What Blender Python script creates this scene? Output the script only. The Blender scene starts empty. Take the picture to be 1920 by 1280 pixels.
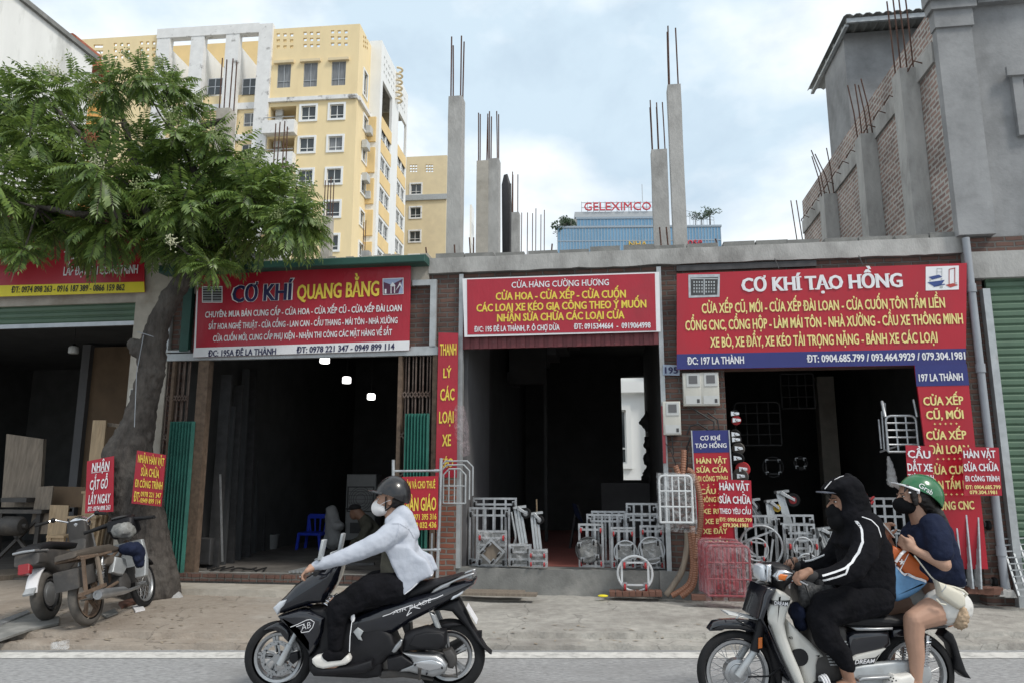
import bpy, math, random
from mathutils import Vector, Matrix, noise
R = math.radians
random.seed(7)
S = bpy.context.scene
COL = S.collection
# ---------------------------------------------------------------- camera, sky, sun, exposure
FPX, PITCH, CAMH = 1400.0, math.atan(255 / 1400), 1.5      # focal length in photo pixels, upward tilt, eye height
cam_data = bpy.data.cameras.new('camera')
cam_data.sensor_width = 36.0
cam_data.lens = FPX / 1920 * 36
cam_data.clip_start, cam_data.clip_end = 0.05, 3000
cam = bpy.data.objects.new('camera', cam_data)
COL.objects.link(cam)
cam.location = (0, 0, CAMH)
cam.rotation_euler = (R(90) + PITCH, 0, 0)
S.camera = cam
SUN_EL, SUN_AZ = 50.0, 128.0        # azimuth from +Y towards +X: from the right, a little behind the camera
el, az = R(SUN_EL), R(SUN_AZ)
to_sun = Vector((math.sin(az) * math.cos(el), math.cos(az) * math.cos(el), math.sin(el)))
W = bpy.data.worlds.new('World')
S.world = W
W.use_nodes = True
nt = W.node_tree
nt.nodes.clear()
def wn(t, **k):
    n = nt.nodes.new(t)
    for a, b in k.items(): setattr(n, a, b)
    return n
sky = wn('ShaderNodeTexSky', sky_type='NISHITA', sun_disc=False, sun_elevation=el, sun_rotation=az,
         air_density=1.0, dust_density=2.0, ozone_density=1.5)
tc = wn('ShaderNodeTexCoord')
mp = wn('ShaderNodeMapping'); mp.inputs['Scale'].default_value = (2.0, 2.0, 3.4); mp.inputs['Rotation'].default_value = (0.2, 0.35, 0.3)
mp.inputs['Location'].default_value = (3.1, 1.2, 0.4)
n1 = wn('ShaderNodeTexNoise'); n1.inputs['Scale'].default_value = 1.15; n1.inputs['Detail'].default_value = 9; n1.inputs['Roughness'].default_value = 0.58
n1.inputs['Distortion'].default_value = 0.5
ramp = wn('ShaderNodeValToRGB')
ramp.color_ramp.elements[0].position = 0.36; ramp.color_ramp.elements[0].color = (.66, .66, .66, 1)
ramp.color_ramp.elements[1].position = 0.56; ramp.color_ramp.elements[1].color = (1, 1, 1, 1)
mixc = wn('ShaderNodeMix', data_type='RGBA')
n2 = wn('ShaderNodeTexNoise'); n2.inputs['Scale'].default_value = 1.3; n2.inputs['Detail'].default_value = 9
ramp2 = wn('ShaderNodeValToRGB')
ramp2.color_ramp.elements[0].position = 0.40; ramp2.color_ramp.elements[0].color = (4.7, 5.75, 6.6, 1)
ramp2.color_ramp.elements[1].position = 0.57; ramp2.color_ramp.elements[1].color = (8.1, 8.3, 8.4, 1)
bg = wn('ShaderNodeBackground'); bg.inputs['Strength'].default_value = 0.10
out = wn('ShaderNodeOutputWorld')
L = nt.links.new
L(tc.outputs['Generated'], mp.inputs[0]); L(mp.outputs[0], n1.inputs[0]); L(mp.outputs[0], n2.inputs[0])
L(n1.outputs[0], ramp.inputs[0]); L(n2.outputs[0], ramp2.inputs[0])
L(ramp.outputs[0], mixc.inputs[0]); L(sky.outputs[0], mixc.inputs[6]); L(ramp2.outputs[0], mixc.inputs[7])
L(mixc.outputs[2], bg.inputs[0]); L(bg.outputs[0], out.inputs[0])
sun_data = bpy.data.lights.new('sun', 'SUN')
sun_data.energy = 1.5; sun_data.angle = R(12); sun_data.color = (1, .95, .87)
sun = bpy.data.objects.new('sun', sun_data); COL.objects.link(sun)
sun.rotation_euler = to_sun.to_track_quat('Z', 'Y').to_euler(); sun.location = (0, 0, 60)
S.view_settings.view_transform = 'Standard'; S.view_settings.look = 'None'
S.view_settings.exposure = 0.55; S.view_settings.gamma = 1.0
S.render.engine = 'CYCLES'
S.cycles.use_denoising = True
S.cycles.max_bounces = 6; S.cycles.transparent_max_bounces = 16
# ---------------------------------------------------------------- frames: photo pixel -> point in the place
def ray(px, py):
    x, y = (px - 960) / FPX, -(py - 640) / FPX
    c, s = math.cos(PITCH), math.sin(PITCH)
    return (x, c - y * s, s + y * c)
class Frame:
    """A level frame: u along its face, w back from the camera side, z up."""
    def __init__(s, ox, oy, yaw):
        s.ox, s.oy, s.yaw = ox, oy, R(yaw)
        s.M = Matrix.Translation((ox, oy, 0)) @ Matrix.Rotation(-s.yaw, 4, 'Z')
    def _d(s, px, py):
        d = ray(px, py); c, n = math.cos(s.yaw), math.sin(s.yaw)
        # camera and ray in frame coordinates
        cx, cy = -s.ox, -s.oy
        return (cx * c - cy * n, cx * n + cy * c), (d[0] * c - d[1] * n, d[0] * n + d[1] * c, d[2])
    def uz(s, px, py, w=0.0):
        o, d = s._d(px, py); t = (w - o[1]) / d[1]
        return (o[0] + d[0] * t, CAMH + d[2] * t)
    def wz(s, px, py, u):
        o, d = s._d(px, py); t = (u - o[0]) / d[0]
        return (o[1] + d[1] * t, CAMH + d[2] * t)
    def uw(s, px, py, z):
        o, d = s._d(px, py); t = (z - CAMH) / d[2]
        return (o[0] + d[0] * t, o[1] + d[1] * t)
    def p(s, px, py, w=0.0):
        u, z = s.uz(px, py, w); return Vector((u, w, z))
    def u(s, px, py, w=0.0): return s.uz(px, py, w)[0]
    def z(s, px, py, w=0.0): return s.uz(px, py, w)[1]
WORLD = Frame(0, 0, 0)
F = Frame(0, 9.47, 8.0)             # the row of shops
def crop(x0, y0, sc): return lambda X, Y: (x0 + X / sc, y0 + Y / sc)
# ---------------------------------------------------------------- mesh builder and objects
MW = {}                             # world matrix of each object
def tag(o, label=None, cat=None, group=None, kind=None):
    if label: o['label'] = label
    if cat: o['category'] = cat
    if group: o['group'] = group
    if kind: o['kind'] = kind
    return o
def thing(name, label, cat, fr=WORLD, pos=(0, 0, 0), group=None, rz=0.0):
    o = bpy.data.objects.new(name, None); COL.objects.link(o); o.empty_display_size = .2
    m = fr.M @ Matrix.Translation(pos) @ Matrix.Rotation(rz, 4, 'Z')
    o.matrix_world = m; o.location = m.translation; o.rotation_euler = (0, 0, rz - fr.yaw)
    MW[o.name] = m
    return tag(o, label, cat, group)
def dup(o, fr=None, pos=None, rz=0.0, label=None, parent=None, rot=None):
    c = o.copy(); COL.objects.link(c)
    if parent is not None: c.parent = parent; MW[c.name] = MW[parent.name]
    elif fr is not None:
        m = fr.M @ Matrix.Translation(pos)
        c.location = m.translation; c.rotation_euler = (0, 0, rz - fr.yaw) if rot is None else rot
        MW[c.name] = m @ Matrix.Rotation(rz, 4, 'Z')
    for ch in list(o.children): dup(ch, parent=c)
    if label: c['label'] = label
    return c
class MB:
    def __init__(s, fr=WORLD): s.fr, s.v, s.f, s.mi, s.cur = fr, [], [], [], 0
    def add(s, vs, fs):
        n = len(s.v); s.v += [Vector(a) for a in vs]
        for f in fs: s.f.append([n + i for i in f]); s.mi.append(s.cur)
        return s
    def box(s, a, b, bev=0.0):
        x0, y0, z0 = min(a[0], b[0]), min(a[1], b[1]), min(a[2], b[2]); x1, y1, z1 = max(a[0], b[0]), max(a[1], b[1]), max(a[2], b[2])
        if bev > 0:
            return s.slab([(x0, z0), (x1, z0), (x1, z1), (x0, z1)], y0, y1, bev)
        return s.add([(x0, y0, z0), (x1, y0, z0), (x1, y1, z0), (x0, y1, z0), (x0, y0, z1), (x1, y0, z1), (x1, y1, z1), (x0, y1, z1)],
                     [(0, 3, 2, 1), (4, 5, 6, 7), (0, 1, 5, 4), (1, 2, 6, 5), (2, 3, 7, 6), (3, 0, 4, 7)])
    def hexa(s, q0, q1):            # two quads (corner lists) joined
        return s.add(list(q0) + list(q1), [(3, 2, 1, 0), (4, 5, 6, 7), (0, 1, 5, 4), (1, 2, 6, 5), (2, 3, 7, 6), (3, 0, 4, 7)])
    def bar(s, p, q, a=.03, b=None, up=(0, 0, 1)):   # square-section bar
        b = a if b is None else b
        p, q = Vector(p), Vector(q); d = (q - p)
        if d.length < 1e-6: return s
        d.normalize(); upv = Vector(up)
        if abs(d.dot(upv)) > .95: upv = Vector((0, 1, 0)) if abs(d.y) < .9 else Vector((1, 0, 0))
        x = d.cross(upv).normalized() * a / 2; y = x.normalized().cross(d) * b / 2
        c = [-x - y, x - y, x + y, -x + y]
        return s.hexa([p + k for k in c], [q + k for k in c])
    def tube(s, pts, r=.02, n=8, cap=True, closed=False):
        pts = [Vector(p) for p in pts]; m = len(pts)
        rr = [r] * m if not isinstance(r, (list, tuple)) else r
        base = len(s.v); prev = None; vs = []
        for i, p in enumerate(pts):
            if closed: d = pts[(i + 1) % m] - pts[i - 1]
            else: d = pts[min(i + 1, m - 1)] - pts[max(i - 1, 0)]
            d.normalize()
            if prev is None:
                a = Vector((0, 0, 1)) if abs(d.z) < .9 else Vector((1, 0, 0))
                x = d.cross(a).normalized()
            else:
                x = (prev - d * prev.dot(d))
                x = x.normalized() if x.length > 1e-6 else d.orthogonal().normalized()
            prev = x; y = d.cross(x)
            for k in range(n):
                t = 2 * math.pi * k / n; vs.append(p + (x * math.cos(t) + y * math.sin(t)) * rr[i])
        fs = []
        for i in range(m if closed else m - 1):
            j = (i + 1) % m
            for k in range(n):
                l = (k + 1) % n; fs.append((i * n + k, i * n + l, j * n + l, j * n + k))
        if cap and not closed: fs += [tuple(range(n - 1, -1, -1)), tuple((m - 1) * n + k for k in range(n))]
        return s.add(vs, fs)
    def ring(s, c, R_, r, axis=(0, 1, 0), n=28, k=8, arc=(0, 360), ref=None):
        ax = Vector(axis).normalized(); x = Vector(ref) if ref else ax.orthogonal(); x = (x - ax * x.dot(ax)).normalized(); y = ax.cross(x); c = Vector(c)
        full = arc[1] - arc[0] >= 359.9; m = n if full else n + 1
        pts = [c + (x * math.cos(R(arc[0] + (arc[1] - arc[0]) * i / n)) + y * math.sin(R(arc[0] + (arc[1] - arc[0]) * i / n))) * R_ for i in range(m)]
        return s.tube(pts, r, k, closed=full)
    def lathe(s, c, axis, prof, n=24, cap=True):   # prof: list of (distance along axis, radius)
        ax = Vector(axis).normalized(); x = ax.orthogonal().normalized(); y = ax.cross(x); c = Vector(c); vs = []; fs = []
        for h, r in prof:
            for k in range(n):
                t = 2 * math.pi * k / n; vs.append(c + ax * h + (x * math.cos(t) + y * math.sin(t)) * max(r, 1e-4))
        for i in range(len(prof) - 1):
            for k in range(n):
                l = (k + 1) % n; fs.append((i * n + k, i * n + l, (i + 1) * n + l, (i + 1) * n + k))
        if cap: fs += [tuple(range(n - 1, -1, -1)), tuple((len(prof) - 1) * n + k for k in range(n))]
        return s.add(vs, fs)
    def ell(s, c, rx, ry, rz, rot=None, n=16, m=10):
        c = Vector(c); M3 = rot if rot is not None else Matrix.Identity(3); vs = []; fs = []
        for i in range(m + 1):
            a = math.pi * i / m
            for k in range(n):
                t = 2 * math.pi * k / n
                vs.append(c + M3 @ Vector((rx * math.sin(a) * math.cos(t), ry * math.sin(a) * math.sin(t), rz * math.cos(a))))
        for i in range(m):
            for k in range(n):
                l = (k + 1) % n; fs.append((i * n + k, (i + 1) * n + k, (i + 1) * n + l, i * n + l))
        return s.add(vs, fs)
    def limb(s, pts, radii, n=12, flat=1.0, fax=(0, 1, 0)):   # chain of balls and cones, for remeshing
        for i, p in enumerate(pts):
            s.ell(p, radii[i], radii[i], radii[i], n=n, m=8)
            if i: s.tube([pts[i - 1], p], [radii[i - 1], radii[i]], n)
        return s
    def slab(s, outline, y0, y1, bev=0.01, seg=2):   # outline in (x,z), thickness y0..y1, rounded edges
        n = len(outline); ar = sum(outline[i][0] * outline[(i + 1) % n][1] - outline[(i + 1) % n][0] * outline[i][1] for i in range(n))
        o = [Vector((a, b)) for a, b in (outline if ar > 0 else outline[::-1])]
        nor = []
        for i in range(n):
            e1 = (o[i] - o[i - 1]); e2 = (o[(i + 1) % n] - o[i])
            n1_ = Vector((-e1.y, e1.x)); n2_ = Vector((-e2.y, e2.x))
            n1_ = n1_.normalized() if n1_.length else n1_; n2_ = n2_.normalized() if n2_.length else n2_
            k = n1_ + n2_; k = k.normalized() if k.length > 1e-6 else n1_
            nor.append(k)
        b = min(bev, abs(y1 - y0) * .49)
        lay = [(y0 + b * (1 - math.cos(math.pi / 2 * j / seg)), b * (1 - math.sin(math.pi / 2 * j / seg))) for j in range(seg + 1)]
        lay += [(y0 + y1 - y, d) for y, d in reversed(lay)]
        lim = []
        for i in range(n):             # never inset past the middle of a narrow place
            best = 1e9; p, d = o[i], nor[i]
            for j in range(n):
                if j == i or (j + 1) % n == i: continue
                a, e = o[j], o[(j + 1) % n] - o[j]; den = d.x * e.y - d.y * e.x
                if abs(den) < 1e-9: continue
                t = ((a.x - p.x) * e.y - (a.y - p.y) * e.x) / den; q = ((a.x - p.x) * d.y - (a.y - p.y) * d.x) / den
                if t > 1e-5 and -1e-6 <= q <= 1 + 1e-6: best = min(best, t)
            lim.append(best * .40)
        vs = []; fs = []
        for y, d in lay:
            for i in range(n):
                q = o[i] + nor[i] * min(d, lim[i] * d / b if b > 0 else d); vs.append((q.x, y, q.y))
        for j in range(len(lay) - 1):
            for i in range(n):
                k = (i + 1) % n; fs.append((j * n + i, j * n + k, (j + 1) * n + k, (j + 1) * n + i))
        fs += [tuple(range(n - 1, -1, -1)), tuple((len(lay) - 1) * n + i for i in range(n))]
        return s.add(vs, fs)
    def wall(s, u0, u1, z0, z1, w0, w1, holes=()):     # a wall panel with real openings
        us = sorted({u0, u1, *[h[0] for h in holes], *[h[1] for h in holes]}); zs = sorted({z0, z1, *[h[2] for h in holes], *[h[3] for h in holes]})
        us = [a for a in us if u0 - 1e-9 <= a <= u1 + 1e-9]; zs = [a for a in zs if z0 - 1e-9 <= a <= z1 + 1e-9]
        nu, nz = len(us) - 1, len(zs) - 1
        def solid(i, j):
            if i < 0 or j < 0 or i >= nu or j >= nz: return False
            a, b = (us[i] + us[i + 1]) / 2, (zs[j] + zs[j + 1]) / 2
            return not any(h[0] < a < h[1] and h[2] < b < h[3] for h in holes)
        for i in range(nu):
            for j in range(nz):
                if not solid(i, j): continue
                a, b, c, d = us[i], us[i + 1], zs[j], zs[j + 1]
                s.add([(a, w0, c), (b, w0, c), (b, w0, d), (a, w0, d)], [(0, 1, 2, 3)])
                s.add([(a, w1, c), (b, w1, c), (b, w1, d), (a, w1, d)], [(3, 2, 1, 0)])
                if not solid(i - 1, j): s.add([(a, w0, c), (a, w1, c), (a, w1, d), (a, w0, d)], [(3, 2, 1, 0)])
                if not solid(i + 1, j): s.add([(b, w0, c), (b, w1, c), (b, w1, d), (b, w0, d)], [(0, 1, 2, 3)])
                if not solid(i, j - 1): s.add([(a, w0, c), (b, w0, c), (b, w1, c), (a, w1, c)], [(3, 2, 1, 0)])
                if not solid(i, j + 1): s.add([(a, w0, d), (b, w0, d), (b, w1, d), (a, w1, d)], [(0, 1, 2, 3)])
        return s
    def frame(s, u0, u1, z0, z1, w0, w1, t):           # a rectangular picture-frame
        s.box((u0, w0, z0), (u1, w1, z0 + t)); s.box((u0, w0, z1 - t), (u1, w1, z1))
        s.box((u0, w0, z0 + t), (u0 + t, w1, z1 - t)); s.box((u1 - t, w0, z0 + t), (u1, w1, z1 - t))
        return s
    def build(s, name, mat, parent=None, smooth=None, loc=None):
        base = MW[parent.name] if parent is not None else (Matrix.Translation(s.fr.M @ Vector(loc)) @ Matrix.Rotation(-s.fr.yaw, 4, 'Z') if loc is not None else Matrix.Identity(4))
        K = base.inverted() @ s.fr.M
        me = bpy.data.meshes.new(name); me.from_pydata([K @ v for v in s.v], [], s.f)
        mats = mat if isinstance(mat, (list, tuple)) else [mat]
        for m in mats: me.materials.append(MAT[m] if isinstance(m, str) else m)
        if len(mats) > 1: me.polygons.foreach_set('material_index', s.mi)
        if smooth:
            me.polygons.foreach_set('use_smooth', [True] * len(me.polygons)); me.set_sharp_from_angle(angle=R(smooth))
        me.validate(); me.update()
        o = bpy.data.objects.new(name, me); COL.objects.link(o)
        if parent is not None: o.parent = parent; MW[o.name] = base
        else:
            o.location = base.translation; o.rotation_euler = (0, 0, -s.fr.yaw if loc is not None else 0); MW[o.name] = base
        return o
    def organic(s, name, mat, parent, voxel=.008, it=6, fac=.6, disp=0.0, dsize=.06, dec=0.0):
        """join everything into one continuous skin"""
        o = s.build(name, mat, parent)
        m = o.modifiers.new('r', 'REMESH'); m.mode = 'VOXEL'; m.voxel_size = voxel; m.use_smooth_shade = True
        if it: m = o.modifiers.new('s', 'SMOOTH'); m.iterations = it; m.factor = fac
        if disp:
            t = bpy.data.textures.new('folds', 'CLOUDS'); t.noise_scale = dsize; t.noise_depth = 2
            m = o.modifiers.new('d', 'DISPLACE'); m.texture = t; m.strength = disp; m.mid_level = .5
        if dec: m = o.modifiers.new('c', 'DECIMATE'); m.ratio = dec
        bpy.context.view_layer.update()
        me = bpy.data.meshes.new_from_object(o.evaluated_get(bpy.context.evaluated_depsgraph_get()))
        o.modifiers.clear(); old = o.data; o.data = me; bpy.data.meshes.remove(old); me.name = name
        me.polygons.foreach_set('use_smooth', [True] * len(me.polygons))
        if disp: bpy.data.textures.remove(t)
        return o
# ---------------------------------------------------------------- lettering
_tc = {}
def glyphs(s, bold):
    if (s, bold) not in _tc:
        c = bpy.data.curves.new('t', 'FONT'); c.body = s; c.resolution_u = 2; c.offset = bold
        o = bpy.data.objects.new('t', c); COL.objects.link(o); bpy.context.view_layer.update()
        m = bpy.data.meshes.new_from_object(o.evaluated_get(bpy.context.evaluated_depsgraph_get()))
        _tc[(s, bold)] = ([(v.co.x, v.co.y) for v in m.vertices], [tuple(p.vertices) for p in m.polygons])
        bpy.data.objects.remove(o); bpy.data.curves.remove(c); bpy.data.meshes.remove(m)
    return _tc[(s, bold)]
def text(mb, s, A, B, cap, off=(0, 0, 0), bold=.03, fn=None):
    """letters of s between the baseline points A and B (frame coordinates), capitals cap metres high, moved by off"""
    vs, fs = glyphs(s, min(bold, .014))
    if not vs: return mb
    x0, x1 = min(v[0] for v in vs), max(v[0] for v in vs)
    A, B, off = Vector(A), Vector(B), Vector(off); d = B - A
    up = Vector((0, 0, 1)) if not isinstance(cap, Vector) else cap.normalized()
    k = (cap if not isinstance(cap, Vector) else cap.length) / .70
    for q in ((-1, 1) if bold > .016 else (0,)):      # printed twice, a hair apart, for heavy upright strokes
        mb.add([A + d * ((x + q * bold * .8 - x0) / (x1 - x0)) + up * (y * k) + off + Vector((0, -.0006 * q, 0)) for x, y in vs], fs)
    return mb
# ---------------------------------------------------------------- materials
MAT = {}
def M(name, rgb, rough=.6, metal=0.0, var=.12, scale=6.0, bump=0.0, bscale=40.0, rgb2=None, w2=(.45, .7), s2=1.5, spec=.5, coat=0.0, stretch=(1, 1, 1), alpha=1.0, trans=0.0, detail=6, bdist=.01):
    """Principled with two scales of procedural variation; rgb2 is a second tone in patches."""
    m = bpy.data.materials.new(name); m.use_nodes = True; t = m.node_tree; b = t.nodes['Principled BSDF']; MAT[name] = m
    N = lambda k: t.nodes.new(k)
    tcn = N('ShaderNodeTexCoord'); mpn = N('ShaderNodeMapping'); mpn.inputs['Scale'].default_value = stretch
    t.links.new(tcn.outputs['Object'], mpn.inputs[0])
    no = N('ShaderNodeTexNoise'); no.inputs['Scale'].default_value = scale; no.inputs['Detail'].default_value = detail; no.inputs['Roughness'].default_value = .6
    t.links.new(mpn.outputs[0], no.inputs[0])
    mx = N('ShaderNodeMix'); mx.data_type = 'RGBA'; mx.inputs[6].default_value = (*[c * (1 - var) for c in rgb], 1); mx.inputs[7].default_value = (*[min(1, c * (1 + var)) for c in rgb], 1)
    rm = N('ShaderNodeMapRange'); rm.inputs[1].default_value = .3; rm.inputs[2].default_value = .7
    t.links.new(no.outputs[0], rm.inputs[0]); t.links.new(rm.outputs[0], mx.inputs[0]); colr = mx.outputs[2]
    if rgb2:
        nb = N('ShaderNodeTexNoise'); nb.inputs['Scale'].default_value = s2; nb.inputs['Detail'].default_value = 8; nb.inputs['Roughness'].default_value = .65
        t.links.new(mpn.outputs[0], nb.inputs[0])
        r2 = N('ShaderNodeMapRange'); r2.inputs[1].default_value, r2.inputs[2].default_value = w2
        m2 = N('ShaderNodeMix'); m2.data_type = 'RGBA'; t.links.new(nb.outputs[0], r2.inputs[0]); t.links.new(r2.outputs[0], m2.inputs[0])
        t.links.new(colr, m2.inputs[6]); m2.inputs[7].default_value = (*rgb2, 1); colr = m2.outputs[2]
    t.links.new(colr, b.inputs['Base Color'])
    b.inputs['Metallic'].default_value = metal; b.inputs['Specular IOR Level'].default_value = spec; b.inputs['Coat Weight'].default_value = coat
    if trans: b.inputs['Transmission Weight'].default_value = trans
    if alpha < 1: b.inputs['Alpha'].default_value = alpha
    rr = N('ShaderNodeMapRange'); rr.inputs[3].default_value = max(.02, rough - .08); rr.inputs[4].default_value = min(1, rough + .08)
    t.links.new(no.outputs[0], rr.inputs[0]); t.links.new(rr.outputs[0], b.inputs['Roughness'])
    if bump:
        nz = N('ShaderNodeTexNoise'); nz.inputs['Scale'].default_value = bscale; nz.inputs['Detail'].default_value = 5; t.links.new(mpn.outputs[0], nz.inputs[0])
        bp = N('ShaderNodeBump'); bp.inputs['Strength'].default_value = bump; bp.inputs['Distance'].default_value = bdist
        t.links.new(nz.outputs[0], bp.inputs['Height']); t.links.new(bp.outputs[0], b.inputs['Normal'])
    return m
def brick(name, c1, c2, mortar, bw=.21, bh=.065, ms=.012, rough=.85):
    m = bpy.data.materials.new(name); m.use_nodes = True; t = m.node_tree; b = t.nodes['Principled BSDF']; MAT[name] = m
    N = lambda k: t.nodes.new(k)
    tcn = N('ShaderNodeTexCoord'); sx = N('ShaderNodeSeparateXYZ'); ad = N('ShaderNodeMath'); cb = N('ShaderNodeCombineXYZ')
    t.links.new(tcn.outputs['Object'], sx.inputs[0]); t.links.new(sx.outputs[0], ad.inputs[0]); t.links.new(sx.outputs[1], ad.inputs[1])
    t.links.new(ad.outputs[0], cb.inputs[0]); t.links.new(sx.outputs[2], cb.inputs[1])
    wob = N('ShaderNodeTexNoise'); wob.inputs['Scale'].default_value = 9; t.links.new(tcn.outputs['Object'], wob.inputs[0])
    vm = N('ShaderNodeVectorMath'); vm.operation = 'MULTIPLY_ADD'; vm.inputs[1].default_value = (.035, .02, 0); t.links.new(wob.outputs['Color'], vm.inputs[0]); t.links.new(cb.outputs[0], vm.inputs[2])
    br = N('ShaderNodeTexBrick'); br.inputs['Scale'].default_value = 1; br.inputs['Brick Width'].default_value = bw; br.inputs['Row Height'].default_value = bh
    br.inputs['Mortar Size'].default_value = ms; br.inputs['Mortar Smooth'].default_value = .35; br.inputs['Bias'].default_value = 0
    br.inputs['Color1'].default_value = (*c1, 1); br.inputs['Color2'].default_value = (*c2, 1); br.inputs['Mortar'].default_value = (*mortar, 1)
    t.links.new(vm.outputs[0], br.inputs[0])
    no = N('ShaderNodeTexNoise'); no.inputs['Scale'].default_value = 2.2; no.inputs['Detail'].default_value = 9; t.links.new(tcn.outputs['Object'], no.inputs[0])
    rm = N('ShaderNodeMapRange'); rm.inputs[1].default_value = .25; rm.inputs[2].default_value = .75; rm.inputs[3].default_value = .6; rm.inputs[4].default_value = 1.3
    t.links.new(no.outputs[0], rm.inputs[0])
    mu = N('ShaderNodeMix'); mu.data_type = 'RGBA'; mu.blend_type = 'MULTIPLY'; mu.inputs[0].default_value = 1
    t.links.new(br.outputs[0], mu.inputs[6]); t.links.new(rm.outputs[0], mu.inputs[7]); t.links.new(mu.outputs[2], b.inputs['Base Color'])
    b.inputs['Roughness'].default_value = rough
    bp = N('ShaderNodeBump'); bp.inputs['Strength'].default_value = .9; bp.inputs['Distance'].default_value = .02; bp.invert = True
    t.links.new(br.outputs['Fac'], bp.inputs['Height']); t.links.new(bp.outputs[0], b.inputs['Normal'])
    return m
def emit(name, rgb, st):
    m = bpy.data.materials.new(name); m.use_nodes = True; b = m.node_tree.nodes['Principled BSDF']; MAT[name] = m
    b.inputs['Base Color'].default_value = (*rgb, 1); b.inputs['Emission Color'].default_value = (*rgb, 1); b.inputs['Emission Strength'].default_value = st
def film(name, rgb, a=.3):             # thin clear plastic wrap: glossy sheet with see-through
    m = bpy.data.materials.new(name); m.use_nodes = True; t = m.node_tree; b = t.nodes['Principled BSDF']; MAT[name] = m
    N = lambda k: t.nodes.new(k)
    b.inputs['Base Color'].default_value = (*rgb, 1); b.inputs['Roughness'].default_value = .18
    tcn = N('ShaderNodeTexCoord'); no = N('ShaderNodeTexNoise'); no.inputs['Scale'].default_value = 11; no.inputs['Detail'].default_value = 5; no.inputs['Distortion'].default_value = 1.5
    t.links.new(tcn.outputs['Object'], no.inputs[0])
    r = N('ShaderNodeMapRange'); r.inputs[1].default_value = .42; r.inputs[2].default_value = .72; r.inputs[3].default_value = a * .35; r.inputs[4].default_value = min(1, a * 2.2)
    t.links.new(no.outputs[0], r.inputs[0]); t.links.new(r.outputs[0], b.inputs['Alpha'])
    bp = N('ShaderNodeBump'); bp.inputs['Strength'].default_value = 1; bp.inputs['Distance'].default_value = .03; t.links.new(no.outputs[0], bp.inputs['Height']); t.links.new(bp.outputs[0], b.inputs['Normal'])
G = lambda v: (v, v, v)
M('concrete', (.40, .395, .38), .85, var=.16, scale=5, bump=.5, bscale=50, rgb2=(.215, .21, .20), w2=(.47, .68), s2=2.0, stretch=(1, 1, .45))
M('concrete_warm', (.42, .39, .34), .85, var=.15, scale=6, bump=.4, bscale=50, rgb2=(.27, .23, .18), w2=(.52, .72), s2=1.1)
M('concrete_dark', (.20, .20, .19), .85, var=.25, scale=4, bump=.4, bscale=40, rgb2=(.33, .32, .30), w2=(.52, .75), s2=2.2)
M('render_grey', (.225, .23, .235), .85, var=.2, scale=3.5, bump=.25, bscale=30, rgb2=(.35, .355, .36), w2=(.44, .66), s2=.9)
M('plaster_white', (.80, .80, .77), .8, var=.05, scale=3, bump=.1, bscale=30, rgb2=(.40, .40, .37), w2=(.50, .74), s2=1.6, stretch=(1, 1, .3))
M('white_paint', (.80, .81, .80), .6, var=.04, scale=1.2, rgb2=(.50, .50, .48), w2=(.60, .82), s2=.35, stretch=(1, 1, .4))
M('white_weathered', (.74, .74, .73), .7, var=.08, scale=1.5, rgb2=(.20, .19, .18), w2=(.58, .70), s2=.9)
M('yellow_paint', (.80, .65, .385), .75, var=.05, scale=.7, rgb2=(.66, .51, .29), w2=(.55, .85), s2=.25, stretch=(1, 1, .35))
M('yellow_deep', (.77, .57, .28), .75, var=.06, scale=.7)
M('yellow_pale', (.70, .585, .38), .75, var=.06, scale=.7, rgb2=(.58, .48, .32), w2=(.5, .8), s2=.3)
M('pane', (.045, .055, .06), .12, var=.3, scale=.6, spec=.6)
M('curtain', (.20, .21, .22), .7, var=.5, scale=3, stretch=(8, 8, .2))
M('dark_recess', (.06, .06, .055), .9)
M('glass_blue', (.20, .34, .46), .08, metal=.55, var=.18, scale=.08, spec=.7)
M('mullion', (.30, .36, .42), .5)
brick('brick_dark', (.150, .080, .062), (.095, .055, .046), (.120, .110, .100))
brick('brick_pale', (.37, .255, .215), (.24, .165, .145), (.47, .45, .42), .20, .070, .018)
brick('brick_red', (.27, .095, .06), (.20, .075, .05), (.20, .18, .16))
M('loose_brick', (.145, .07, .05), .85, var=.3, scale=14, bump=.4, bscale=50)
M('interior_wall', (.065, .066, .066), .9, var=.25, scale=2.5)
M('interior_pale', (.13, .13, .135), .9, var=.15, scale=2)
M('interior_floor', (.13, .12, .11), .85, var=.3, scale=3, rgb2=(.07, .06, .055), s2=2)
M('red_floor', (.26, .085, .07), .7, var=.2, scale=3)
M('steel_grey', (.42, .44, .45), .45, metal=.4, var=.15, scale=9, rgb2=(.28, .24, .21), w2=(.58, .8), s2=3)
M('galvanised', (.45, .465, .48), .36, metal=.6, var=.22, scale=14, rgb2=(.25, .255, .26), w2=(.5, .8), s2=5)
M('steel_dark', (.06, .06, .062), .6, metal=.3, var=.3, scale=8)
M('lattice_rust', (.165, .125, .105), .8, metal=.2, var=.35, scale=9, rgb2=(.09, .055, .042), w2=(.45, .65), s2=4)
M('rebar', (.10, .052, .038), .85, metal=.2, var=.4, scale=20)
M('green_gate', (.035, .155, .125), .55, var=.2, scale=5, rgb2=(.03, .10, .085), w2=(.5, .75), s2=2)
M('green_dark', (.02, .075, .06), .6, var=.2, scale=5)
M('shutter_green', (.080, .142, .092), .55, var=.12, scale=3, rgb2=(.06, .10, .07), w2=(.5, .8), s2=1.2, stretch=(1, 1, .5))
M('maroon', (.14, .03, .035), .6, var=.25, scale=8, rgb2=(.30, .22, .2), w2=(.68, .74), s2=12)
M('terracotta', (.30, .09, .045), .8, var=.35, scale=5, bump=.3)
M('orange_wall', (.66, .33, .09), .8, var=.1, scale=2)
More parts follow.
